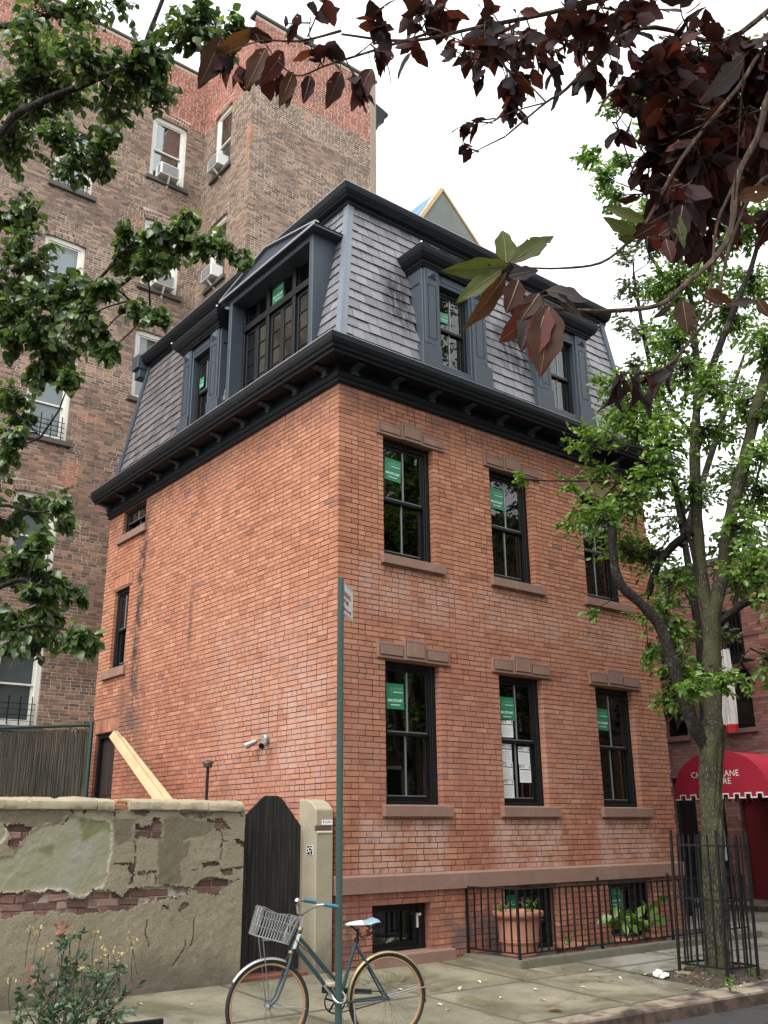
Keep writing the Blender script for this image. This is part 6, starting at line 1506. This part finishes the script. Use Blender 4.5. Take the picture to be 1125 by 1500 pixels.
# ------------------------------------------------------------------ street tree in the guard
HD = 12.28
st_ = thing('street_tree', 'forked street tree with mossy bark and fresh green leaves inside iron guard', 'tree', (3.66, -2.58, 0))
Lp = lambda pts, h=HD, dh=0: [px(u, v, h+dh*i/(len(pts)-1)) for i, (u, v) in enumerate(pts)]
bas = px(1052, 1440, HD)
AL = []
g_ = G(); tp = Lp([(1052, 1436), (1052, 1424), (1050, 1390), (1047, 1300), (1044, 1220), (1041, 1150), (1043, 1090), (1046, 1060)])
tp[0][2] = -.06; P = []
for i in range(len(tp)-1):
    for k in range(4): P.append(cr_(tp, i, k/4))
P.append(tp[-1]); rr = np.interp(np.linspace(0, 1, len(P)), [0, .06, .2, .7, .9, 1], [.26, .185, .142, .132, .15, .14])
g_.tube([p_*(1-f_)+q_*f_ for p_, q_ in zip(P[:-1], P[1:]) for f_ in (0, .25, .5, .75)]+[P[-1]], list(np.interp(np.linspace(0, 1, 4*(len(P)-1)+1), np.linspace(0, 1, len(P)), rr)), 44)
ns_, nr_ = 44, 4*(len(P)-1)+1; rid = RNG.normal(0, 1, (nr_, ns_))
for _ in range(7): rid = (rid*2+np.roll(rid, 1, 0)+np.roll(rid, -1, 0))/4
rid = rid/rid.std(); vv = np.array(g_.v).reshape(nr_, ns_, 3); cc_ = vv.mean(1, keepdims=True); g_.v = [tuple(q_) for q_ in (cc_+(vv-cc_)*(1+.045*np.clip(rid, -1.5, 1.5))[..., None]).reshape(-1, 3)]
g_.build('trunk', M_bark, st_, smooth=True); AL += P
for pts, r0, r1, dh, m_ in (
    ([(1046, 1075), (1043, 1010), (1043, 950), (1042, 900)], .125, .12, 0, M_bark), ([(1042, 915), (1028, 850), (1021, 760), (1018, 680), (1018, 620)], .095, .07, .1, M_bark),
    ([(1042, 915), (1058, 840), (1072, 750), (1090, 680), (1108, 600), (1135, 510), (1160, 420)], .10, .07, -.3, M_bark), ([(1042, 1105), (1018, 1065), (1003, 1030), (988, 980), (968, 920), (940, 885), (908, 855), (898, 810), (897, 772)], .095, .052, -.5, M_barkdark),
    ([(1018, 640), (1022, 560), (1018, 500), (1012, 440), (998, 380), (985, 290)], .065, .022, .3, M_bark), ([(1020, 600), (1040, 545), (1063, 484), (1083, 433), (1101, 390), (1120, 320)], .06, .03, -.2, M_barkdark),
    ([(1014, 490), (985, 428), (966, 395), (947, 355), (949, 260), (960, 180)], .04, .012, .4, M_bark), ([(1016, 510), (1000, 440), (994, 380), (1000, 300)], .03, .01, .2, M_bark),
    ([(1014, 778), (985, 800), (962, 832), (950, 872)], .06, .045, .6, M_barkdark), ([(1016, 640), (985, 600), (950, 560)], .035, .012, 0, M_barkdark), ([(1030, 880), (985, 700), (930, 655), (890, 660), (860, 650)], .03, .008, -.4, M_barkdark), ([(930, 710), (870, 705), (800, 704), (760, 700)], .02, .005, -.5, M_barkdark),
    ([(1050, 915), (1075, 895), (1100, 880), (1140, 872)], .05, .04, -.3, M_barkdark), ([(1062, 1000), (1075, 985), (1090, 960), (1100, 950)], .015, .006, -.2, M_barkdark), ([(1075, 900), (1100, 740), (1125, 640)], .03, .012, .5, M_barkdark), ([(985, 985), (975, 905), (985, 850)], .02, .008, .3, M_barkdark)):
    AL += limb(st_, Lp(pts, HD, dh), r0, r1, m_)
BL1 = [(860,640,34,60),(900,628,42,110),(945,612,50,140),(985,640,50,120),(872,690,26,40),(765,700,13,12),(830,706,18,22),(870,745,36,70),(920,742,48,130),(962,700,44,110),(895,790,38,80),(852,772,30,45),(940,800,46,110),(828,772,13,14),(985,850,38,80),(958,900,34,70),(995,935,30,55),(868,895,12,12),(998,985,32,80),(952,965,22,40),(1040,992,30,80),(1066,1000,22,40),(985,1025,26,60),(1092,1000,14,16),(1015,1005,22,50),(1036,1082,13,18),
       (1000,560,46,110),(1055,560,46,110),(1095,600,40,90),(950,560,40,90),(1048,640,36,70),(1070,700,36,70),(1108,655,36,70),(1085,765,36,70),(1055,800,30,55),(1105,815,44,110),(1082,858,34,70),(1010,720,26,45),(1118,735,38,80),(885,560,26,35),(900,590,28,45),(975,495,40,70),
       (858,232,20,32),(880,258,24,40),(893,290,22,34),(905,235,18,26),(925,320,28,44),(975,300,46,90),(1080,268,48,100),(1112,320,46,90),(1055,345,46,90),(1005,400,46,90),(1098,430,46,90),(1058,475,42,80),(1112,505,40,80),(970,420,36,60),(1000,470,38,70),(1040,410,40,70),(950,190,30,40),(1000,180,40,60),(1090,180,50,90),(1080,90,55,90),(940,130,30,40),(890,150,24,24),(1125,140,50,70),(1140,880,40,70),(1150,980,40,70),(1160,600,60,120),(1170,400,60,120)]
tw = G(); LV = []
for u, v, r, n in BL1:
    h = HD+RNG.uniform(-.9, 1.2); c = px(u, v, h); R = r*h*1.08/FPX; a = nearest(AL, c); n = int(n*(4.6 if v < 520 else 3.2))
    if np.linalg.norm(a-c) > .25: tw.tube([a, (a+c)/2+np.array((0, 0, .06))+RNG.normal(0, .05, 3), c], [.014, .009, .004], 5, False)
    LV += blob_leaves(c, R*1.28, int(n*1.3), .098, tw, a)
o = tw.build('twigs', M_barkdark, st_); o['kind'] = 'stuff'
set_leaves(st_, LV, M_young, leaf_tpl('young'))
# a duller tree beyond it
bt = thing('background_tree', 'duller grey green tree standing beyond the house roof behind street tree', 'tree', (8.6, -1.6, .05))
hd2 = float((np.array((8.6, -1.6, 0))-CAM) @ FH); hd2 = 18.0; b2 = px(1034, 1345, hd2); b2[2] = -.02; bt.location = tuple(b2); WL[bt.name] = Vector(b2); AL2 = limb(bt, [b2, px(1030, 1000, hd2), px(1004, 800, hd2), px(975, 640, hd2), px(945, 500, hd2), px(928, 400, hd2)], .10, .03, M_barkdark, 'trunk')
AL2 += limb(bt, [px(1000, 800, hd2), px(1050, 640, hd2+.5), px(1090, 520, hd2+1)], .09, .03, M_barkdark); tw = G(); LV = []
for u, v, r, n in ((915,372,24,60),(938,350,28,70),(912,420,24,60),(940,430,34,90),(908,470,22,50),(935,490,30,80),(920,535,26,60),(945,560,34,80),(965,610,36,80),(975,520,34,70),(980,680,36,70),(960,760,36,70),(1000,760,30,60),(1060,620,44,90),(1095,560,44,90),(1040,720,40,80),(1105,700,46,90),(1075,830,40,80),(1112,790,40,80),(985,440,30,50),(970,360,36,60),(1120,480,50,80),(1040,540,40,70),(970,880,30,60),(1000,1000,26,40),(1070,930,22,40)):
    h = hd2+RNG.uniform(-.8, .8); c = px(u, v, h); R = r*h*1.08/FPX; a = nearest(AL2, c)
    if np.linalg.norm(a-c) > .4: tw.tube([a, (a+c)/2+RNG.normal(0, .08, 3), c], [.016, .011, .005], 4, False)
    LV += blob_leaves(c, R*1.05, int(n*2.4), .11, tw, a)
o = tw.build('twigs', M_barkdark, bt); o['kind'] = 'stuff'; set_leaves(bt, LV, M_dull, leaf_tpl('young'), 200)

# ------------------------------------------------------------------ pear tree over the left of the view
pt = thing('pear_tree', 'glossy dark green pear tree reaching in over the left of the street', 'tree', (-6.0, -2.6, 0))
H1 = 6.2; root = np.array((-6.0, -2.6, 0.)); rh = float((root-CAM) @ FH)
tp = [np.array((-6.0, -2.6, -.08)), np.array((-5.98, -2.62, .8)), np.array((-5.92, -2.7, 2.4)), np.array((-5.9, -2.75, 4.0)), np.array((-5.85, -2.7, 6.0)), np.array((-5.8, -2.7, 8.2))]
AL3 = limb(pt, tp, .17, .06, M_barkdark, 'trunk', 14)
for pts, r0, r1, h0, dh in (([None, (-60, 260), (0, 198), (21, 170), (64, 147), (119, 126), (145, 114), (177, 102), (205, 83), (217, 53), (240, -5)], .048, .02, 6.1, -.5), ([None, (-40, 520), (0, 486), (51, 476), (88, 459), (135, 442), (176, 418), (215, 385), (240, 362), (290, 350), (340, 365)], .045, .006, 6.2, -.4), ([(118, 446), (132, 422), (162, 391), (176, 371), (216, 357), (262, 330)], .02, .006, 6.0, -.2),
                            ([None, (-50, 640), (0, 596), (30, 612), (60, 640)], .035, .006, 6.1, -.2), ([None, (-60, 900), (0, 860), (40, 850), (60, 885), (90, 905)], .035, .006, 6.0, -.3), ([None, (-50, 960), (0, 930), (60, 915), (120, 930)], .03, .005, 5.9, -.2), ([None, (-50, 420), (0, 440), (30, 400), (45, 330), (60, 300)], .03, .008, 6.2, 0), ([None, (-70, 60), (0, 40), (80, 20), (150, -30)], .06, .02, 6.3, -.2), ([(64, 147), (90, 190), (75, 230), (110, 245), (150, 240)], .018, .004, 6.0, -.1), ([(217, 53), (260, 40), (300, 30), (340, 55)], .014, .004, 5.7, -.1), ([(176, 418), (190, 440), (220, 455)], .008, .003, 5.9, 0), ([None, (-50, 760), (0, 740), (50, 750), (90, 745)], .03, .006, 6.1, -.2)):
    Q = []
    for i, p in enumerate(pts):
        if p is None: continue
        Q.append(px(p[0], p[1], h0+dh*i/len(pts)))
    if pts[0] is None: Q = [nearest(AL3[:21], Q[0]+np.array((0, 0, -.8)))]+Q
    AL3 += limb(pt, Q, r0*.72, r1*.8, M_barkdark)
BLP = [(40,60,60,120),(40,140,55,110),(105,70,50,90),(110,130,50,90),(165,110,44,80),(205,110,50,100),(235,140,30,50),(225,75,40,70),(262,45,44,80),(295,25,34,50),(330,62,28,34),(345,25,20,20),(25,215,44,80),(85,185,34,44),(175,165,30,40),(150,195,26,28),(172,200,12,8),(128,235,34,46),(160,245,18,22),(95,245,24,22),(20,310,42,80),(45,370,46,90),(20,440,40,70),(70,430,36,60),(110,430,34,56),(145,415,28,40),
       (186,345,22,40),(182,385,20,30),(232,345,26,44),(262,345,26,50),(272,320,18,26),(250,380,24,34),(215,385,22,30),(295,360,24,36),(318,352,22,34),(345,375,20,26),(362,388,8,6),(205,455,20,28),(230,465,16,22),(180,455,10,5),(110,470,38,60),(60,490,34,56),(140,500,26,40),(160,515,18,24),(90,530,34,54),(60,555,24,36),(105,550,20,24),(20,500,34,50),(18,575,26,36),(35,610,18,20),(10,630,24,30),(8,670,16,20),(12,770,22,34),(50,740,24,34),(82,730,18,24),(95,765,16,20),(60,790,24,30),(35,815,28,40),(70,845,20,24),(15,835,24,30),(60,870,22,26),(100,862,20,22),(120,872,10,7),(30,915,28,44),(75,912,26,40),(110,930,24,34),(135,940,14,16),(20,945,22,26),(60,945,20,22),(-30,120,70,120),(-40,400,70,120),(-40,700,60,90),(-40,900,50,80),(180,20,30,24),(120,20,44,60),(60,5,50,60)]
tw = G(); LV = []
for u, v, r, n in BLP:
    h = H1+RNG.uniform(-.55, .25)-.5*max(0, u)/370; c = px(u, v, h); R = r*h*1.1/FPX; a = nearest(AL3, c)
    if np.linalg.norm(a-c) > .12: tw.tube([a, (a+c)/2+RNG.normal(0, .02, 3), c], [.008, .006, .003], 5, False)
    LV += blob_leaves(c, R*1.3, int(n*3.6), .070, tw, a, up=.55, droop=.8)
# the crown goes on above and beside the view
for _ in range(60):
    c = np.array((-6.6, -2.3, 7.8))+sph()*np.array((2.6, 2.2, 2.8)); u, v, w = visible_px(c)
    if -130 < u < 1400 and -400 < v < 1700 and w > 0: continue
    LV += blob_leaves(c, .55, 42, .085, tw, nearest(AL3, c))
o = tw.build('twigs', M_barkdark, pt); o['kind'] = 'stuff'
set_leaves(pt, LV, M_pear, leaf_tpl('pear'))

# ------------------------------------------------------------------ purple leaved tree close by on the right
pu = thing('purple_tree', 'dark purple leaved tree hanging into the top right close to the viewer', 'tree', (-4.3, -9.3, 0))
AL4 = limb(pu, [np.array(q) for q in ((-4.3, -9.3, -.1), (-4.32, -9.28, .9), (-4.4, -9.2, 2.2), (-4.5, -9.1, 3.4), (-4.6, -9.0, 5.0), (-4.7, -8.9, 7.5))], .15, .05, M_barkdark, 'trunk', 14)
HP = 1.75
for pts, r0, r1, h0, dh in (([None, (1150, 120), (1110, 200), (1080, 260), (1072, 330), (1050, 375), (1000, 420), (965, 447), (900, 455), (860, 455), (800, 450), (770, 440)], .008, .0022, 1.65, -.45), ([None, (1140, 60), (1080, 130), (1000, 230), (950, 320), (920, 355), (880, 385), (820, 393), (770, 392)], .006, .0015, 1.75, -.4), ([None, (1150, 0), (1060, 60), (960, 40), (900, 60), (830, 130), (800, 150), (740, 200)], .009, .002, 1.85, -.1), ([None, (1140, -60), (960, -20), (800, 20), (700, 40), (600, 60), (500, 50)], .010, .003, 1.95, 0), ([(640, 45), (560, 70), (480, 95), (430, 110), (385, 60)], .004, .0015, 1.95, 0), ([(500, 45), (440, 60), (380, 60), (330, 80)], .004, .0012, 1.95, 0), ([None, (1140, 250), (1080, 330), (1045, 450), (1010, 500), (985, 530), (960, 545)], .005, .0018, 1.6, 0), ([(1076, 270), (1050, 330), (1040, 420), (1010, 500)], .004, .0015, 1.62, 0), ([None, (1160, 430), (1110, 440), (1060, 450), (1030, 440)], .004, .0015, 1.6, 0), ([(905, 60), (905, 130), (903, 180)], .002, .001, 1.85, 0)):
    Q = [px(p[0], p[1], h0+dh*i/len(pts)) for i, p in enumerate(pts) if p is not None]
    if pts[0] is None: Q = [nearest(AL4[:21], Q[0]+np.array((0, 0, .15))), (nearest(AL4[:21], Q[0])*.45+Q[0]*.55)+np.array((0, 0, .12))]+Q
    AL4 += limb(pu, Q, r0, r1, M_twig, 'branch', 7)
BLU = [(345,85,30,9),(395,105,30,11),(470,75,34,14),(520,110,26,9),(455,25,34,10),(560,50,36,12),(610,35,34,12),(640,25,40,20),(690,45,42,26),(745,60,46,32),(790,95,40,24),(745,125,30,12),(700,95,30,10),(705,185,26,9),(765,165,28,9),(835,50,44,22),(690,225,14,5),(900,50,54,36),(955,110,56,44),(1015,70,60,50),(1075,110,60,56),(1000,190,60,56),(1060,235,56,56),(960,215,36,20),(985,300,44,34),(1040,315,36,26),(930,165,26,9),(905,190,20,5),(1030,260,50,44),(970,330,28,9),(1100,200,50,40),(1115,60,50,36),(1010,130,56,56),(1110,300,30,10),(940,20,50,24),(860,100,26,8),(820,20,40,16),(1060,165,60,56),(985,255,44,36),(1035,375,22,6),(1125,140,50,30)]
tw = G(); LV = []
for u, v, r, n in BLU:
    h = HP+RNG.uniform(-.12, .28); c = px(u, v, h); R = r*h*1.2/FPX; a = nearest(AL4, c); L = .055 if (u < 800 and 150 < v < 260) else .068
    if np.linalg.norm(a-c) > .04: tw.tube([a, (a+c)/2+RNG.normal(0, .006, 3), c], [.0022, .0017, .0012], 5, False)
    LV += blob_leaves(c, R*1.45, int(n*1.35), L, tw, a, up=.35, per=5, droop=.8, flat=1)
for _ in range(46):      # the rest of the crown, above and behind the viewer
    c = np.array((-5.0, -9.6, 5.6))+sph()*np.array((2.6, 2.4, 2.4)); u, v, w = visible_px(c)
    if w > .15 and -400 < u < 1500 and -350 < v < 1700: continue
    LV += blob_leaves(c, .5, 40, .10, tw, nearest(AL4, c))
set_leaves(pu, LV, M_purple, leaf_tpl('fine'), 250)
M_vein = plain('leaf_vein', (.13, .085, .05), .6)
def near_leaf(u0, v0, u1, v1, wr, h, mat, twist=0, dh=0, curl=1.0):
    a, b = px(u0, v0, h), px(u1, v1, h+dh); L = np.linalg.norm(b-a); d = (b-a)/L; vw = CAM-a; n = vw-d*(vw @ d); n /= np.linalg.norm(n); s_ = np.cross(n, d); n = n*math.cos(twist)+s_*math.sin(twist); s_ = np.cross(n, d)
    V, F = leaf_tpl('finer'); V = V.copy(); V[:, 1] *= wr/.60; V[:, 2] *= curl; V += np.random.default_rng(int(u0*7+v0)).normal(0, .0035, V.shape)*np.array((.4, 1, 1))
    Wv = a+L*(V[:, 0:1]*d+V[:, 1:2]*s_+V[:, 2:3]*n); lo = ob('leaf', np_mesh('leaf', Wv, F, mat, True), pu); G().tube([Wv[i*5+2]+n*.0004 for i in range(0, 17, 2)], [.0011-.00011*i for i in range(9)], 4, False).build('midrib', M_vein, lo, local=True); tw.tube([nearest(AL4, a), a], .0013, 4, False)
for q in ((745,388,648,398,.34,1.15,M_olive,.2),(742,385,737,335,.62,1.15,M_olive,-.3),(748,385,812,342,.42,1.15,M_olive,.5),(735,395,668,442,.34,1.15,M_olive,-.4),(742,400,682,484,.30,1.15,M_rust,.6),(745,405,790,395,.5,1.15,M_mauve,.3),(760,410,742,458,.6,1.14,M_rust,.1),(800,445,733,500,.55,1.15,M_purple,.2),(790,440,762,512,.5,1.14,M_purple,-.4),(805,448,792,550,.50,1.13,M_rust,.1),(800,450,778,530,.45,1.13,M_purple,-.2),(790,430,762,470,.6,1.14,M_rust,-.3),(800,425,862,440,.5,1.15,M_mauve,.7),(815,430,850,462,.4,1.15,M_mauve,-.5),
          (935,345,882,318,.36,1.5,M_olive,.2),(945,325,884,300,.30,1.5,M_olive,-.3),(930,350,905,350,.6,1.5,M_olive,.2),(985,310,1004,362,.36,1.5,M_olive,.5),(965,345,1010,315,.4,1.5,M_rust,.2),(975,350,985,385,.55,1.5,M_purple,.1),(960,330,925,350,.5,1.5,M_purple,.3),(1000,300,990,360,.5,1.5,M_purple,.3),(1080,290,1140,278,.45,1.55,M_rust,.3),(1035,425,1075,445,.4,1.6,M_rust,-.2),(1000,440,1008,490,.62,1.55,M_rust,.2),(985,445,955,468,.3,1.55,M_mauve,.6),(1070,445,1110,440,.35,1.55,M_mauve,.3),(1110,440,1128,465,.6,1.55,M_rust,.2),(1030,430,1060,445,.5,1.55,M_rust,.4),
          (325,55,292,128,.42,1.95,M_rust,.2),(400,60,348,40,.36,1.95,M_purple,.2),(390,70,360,130,.42,1.95,M_rust,-.2),(415,75,382,125,.45,1.95,M_purple,.3),(430,105,410,155,.4,1.95,M_rust,.1),(372,45,310,80,.36,1.95,M_rust,.4),(500,105,478,158,.42,1.95,M_rust,.2),(455,110,445,150,.45,1.95,M_purple,.1),(545,100,515,160,.40,1.95,M_purple,-.2),(565,60,555,108,.44,1.95,M_purple,.2),(1090,85,1030,148,.36,1.25,M_mauve,.5)):
    near_leaf(*q)
for k, (u0, v0, u1, v1) in enumerate(((905,545,888,605),(915,545,900,600),(925,548,928,605),(935,545,945,600),(945,545,962,592),(985,540,940,602),(960,540,935,565),(990,530,975,575),(910,548,915,590))):
    near_leaf(u0, v0, u1, v1, .34, 1.6, M_mauve if k % 2 else M_purple, .9*(-1)**k, .02, 4.0)
tw.build('twigs', M_twig, pu)['kind'] = 'stuff'

# ------------------------------------------------------------------ rose bush
rb = thing('rose_bush', 'leggy rose bush with spent yellow blooms and red shoots before garden wall', 'bush', (-4.3, -2.72, 0))
tw = G(); LV = []; SH = []; PE = []; HB = 7.25
base = np.array((-4.30, -2.72, .0))
for u, v, r, n in ((60,1455,34,44),(105,1440,40,70),(150,1450,40,70),(100,1410,30,40),(75,1480,40,60),(130,1485,44,70),(170,1470,30,40),(95,1385,18,16),(55,1420,20,18),(150,1420,24,26),(190,1450,14,12),(180,1412,12,12),(30,1462,18,14),(120,1365,10,7),(20,1490,26,22),(65,1505,44,50),(120,1515,44,60),(175,1500,30,30)):
    h = HB+RNG.uniform(-.25, .25); c = px(u, v, h); R = r*h/FPX; st0 = base+RNG.normal(0, .06, 3)*np.array((1.6, 1, 0)); tw.tube([st0, (st0+c)/2+RNG.normal(0, .03, 3)+np.array((0, 0, .08)), c], [.007, .005, .0025], 5, False)
    LV += blob_leaves(c, R*1.05, int(n*1.5), .058, tw, st0*.4+c*.6, up=.7, per=5, droop=.15)
for u, v in ((45,1362),(60,1360),(105,1370),(140,1368),(190,1372),(158,1390),(150,1400),(135,1420),(195,1385),(15,1432),(165,1395),(68,1388),(100,1368),(120,1420),(176,1400)):
    c = px(u, v, HB); a = px(u+RNG.uniform(-14, 14), v+55, HB); tw.tube([a, (a+c)/2+RNG.normal(0, .01, 3), c], .0025, 4, False)
    for k in range(9): d = RNG.normal(0, 1, 3); PE.append((c+RNG.normal(0, .02, 3), d, RNG.normal(0, 1, 3), .026))
for u, v in ((90,1362),(95,1372),(42,1434)):
    c = px(u, v, HB)
    for k in range(6): d = RNG.normal(0, 1, 3)+np.array((0, 0, .6)); SH.append((c+RNG.normal(0, .02, 3), d, RNG.normal(0, 1, 3), .05))
tw.build('stems', M_twig, rb)['kind'] = 'stuff'
set_leaves(rb, LV, M_rose, leaf_tpl('young'), 300); set_leaves(rb, PE, M_petal, leaf_tpl('x'), 0); set_leaves(rb, SH, M_newshoot, leaf_tpl('x'), 60)

# ------------------------------------------------------------------ potted plants, weeds, fallen leaves
def small_plant(name, label, c, R, n, L, mat, cat='plant', up=.6, droop=.3, group=None, kind='young', stems=6):
    t_ = thing(name, label, cat, tuple(float(x_) for x_ in c), group); c = np.array(c, float); tw = G(); LV = []
    for _ in range(stems):
        e = c+np.array((RNG.normal(0, R*.5), RNG.normal(0, R*.5), R*RNG.uniform(.5, 1.5))); tw.tube([c, (c+e)/2+RNG.normal(0, R*.1, 3), e], [.006, .004, .002], 4, False); LV += blob_leaves(e, R*.5, max(3, n//stems), L, tw, c, up, 3, droop)
    tw.build('stems', M_young, t_)['kind'] = 'stuff'; set_leaves(t_, LV, mat, leaf_tpl(kind), 120); return t_
small_plant('seedling', 'pale green seedlings sprouting at left of the large pot', (2.30, -.46, .60), .12, 26, .06, M_young)
small_plant('seedling', 'pale green leafy sprouts at right of the large pot', (2.68, -.55, .60), .16, 34, .07, M_young)
small_plant('strappy_plant', 'bright green strappy plant in low pot behind railing', (4.55, -.60, .19), .22, 44, .22, M_young, droop=.5, kind='x')
small_plant('broad_leaf_plant', 'tall potted plant with broad heart leaves before the right cellar window', (5.25, -.55, .19), .42, 26, .24, M_young, kind='pear', stems=5)
small_plant('small_sprout', 'tiny sprout in the terracotta bowl next to the big pot', (3.36, -.55, .18), .10, 12, .05, M_young)
for i, (u, v, lb) in enumerate(((1070, 1452, 'bright weed tuft at the kerb edge before the tree guard'), (1012, 1428, 'small weed inside the left of the tree pit'), (1098, 1430, 'small weed at the right corner post of the tree guard'))):
    d = FW*FPX+RT*(u-562.5)-UP*(v-750.0); c = CAM+d*((.0-CAM[2])/d[2]); small_plant('weed', lb, c, .09, 22, .06, M_young, 'weed', group='weeds in the tree pit')
litter = []
for k in range(900):
    x0_, x1_, y0_, y1_ = PITS[0] if k < 620 else PITS[1]; x_, y_ = RNG.uniform(x0_, x1_), RNG.uniform(y0_, y1_); e_ = min(x_-x0_, x1_-x_, y_-y0_, y1_-y_)
    d = RNG.normal(0, 1, 3); d[2] *= .15; litter.append(((x_, y_, gz(y_)+min(e_*.35, .05 if k < 620 else .02)-.002), d, np.array((0, 0, 1))+RNG.normal(0, .35, 3), RNG.uniform(.015, .05)))
V_, F_, _ = frames(*(np.array([l[k] for l in litter], float) for k in range(4)), leaf_tpl('x'))
ob('leaf_litter', np_mesh('leaf_litter', V_, F_, leafmat('leaf_litter', ((0, (.04, .028, .018)), (.5, (.12, .08, .045)), (.85, (.24, .18, .10)), (1, (.40, .36, .26))), .7, .1)))['kind'] = 'stuff'
lf = leaf_tpl('young')
M_yl = plain('yellow_fallen_leaf', (.55, .47, .10), .6); M_pl = plain('pale_fallen_leaf', (.52, .49, .36), .7); M_bl = plain('brown_fallen_leaf', (.24, .12, .05), .7)
my, mp, mb = (np_mesh('fallen_leaf', lf[0], lf[1], m_) for m_ in (M_yl, M_pl, M_bl))
def gnd(u, v):
    d = FW*FPX+RT*(u-562.5)-UP*(v-750.0); p = CAM+d*((.02-CAM[2])/d[2])
    for _ in range(4): p = CAM+d*((gz(p[1])+.012-CAM[2])/d[2])
    return p
def fallen(me, p, L, label, group=None): o = ob('fallen_leaf', me, None, tuple(p), (random.gauss(0, .15), random.gauss(0, .15), random.uniform(0, 6.28)), (L, L, L)); tag(o, label, 'leaf', group)
fallen(my, gnd(945, 1428), .13, 'bright yellow fallen leaf on the grey paving left of the tree guard')
fallen(mb, gnd(825, 1480), .16, 'curled brown fallen leaf on the pavement near the kerb')
for u, v in ((675,1445),(700,1436),(707,1437),(780,1448),(850,1445),(660,1478),(800,1465),(735,1460),(590,1450),(280,1470),(640,1470),(200,1470),(770,1405),(905,1430),(1000,1448),(1020,1450),(1035,1440),(1090,1445),(870,1420),(1005,1436)):
    fallen(mp, gnd(u, v), random.uniform(.05, .085), 'small pale fallen leaf scrap on the pavement or tree pit', 'pale leaf scraps on the pavement')

# ------------------------------------------------------------------ trees across the street, mirrored in the windows
ot = thing('opposite_tree', 'full green street tree across the street, mirrored in the house windows', 'tree', (8.0, -10.6, 0), 'trees across the street')
T0 = np.array((8.0, -10.6, 0.)); ALo = limb(ot, [T0+np.array(q) for q in ((0, 0, -.1), (0, 0, 2), (.2, .1, 4.5), (.1, 0, 8.5))], .2, .06, M_barkdark, 'trunk'); tw = G(); LV = []
for _ in range(150):
    c = T0+np.array((0, 0, 7.8))+sph()*np.array((3.0, 2.4, 6.0)); LV += blob_leaves(c, .7, 42, .21, tw, nearest(ALo, c))
tw.build('twigs', M_barkdark, ot)['kind'] = 'stuff'; set_leaves(ot, LV, M_dull, leaf_tpl('young'), 0)
def dup(o, p=None):
    c = o.copy(); COL.objects.link(c)
    if p is not None: mi = o.matrix_parent_inverse.copy(); c.parent = p; c.matrix_parent_inverse = mi
    for ch in o.children: dup(ch, c)
    return c
for x, y, rz, s_, lb in ((12.8, -11.2, 1.1, 1.05, 'tallest green tree across the street, mirrored in middle windows'), (3.2, -11.6, 2.3, .95, 'green tree across the street nearest the viewer on the right'), (17.5, -10.4, 4.0, 1.0, 'farthest green tree across the street toward the bend'), (-1.6, -13.0, 5.0, 1.0, 'green tree across the street behind the viewer beside row house')):
    c = dup(ot); c['label'] = lb; c.location = (x, y, 0); c.rotation_euler = (0, 0, rz); c.scale = (s_, s_, s_)
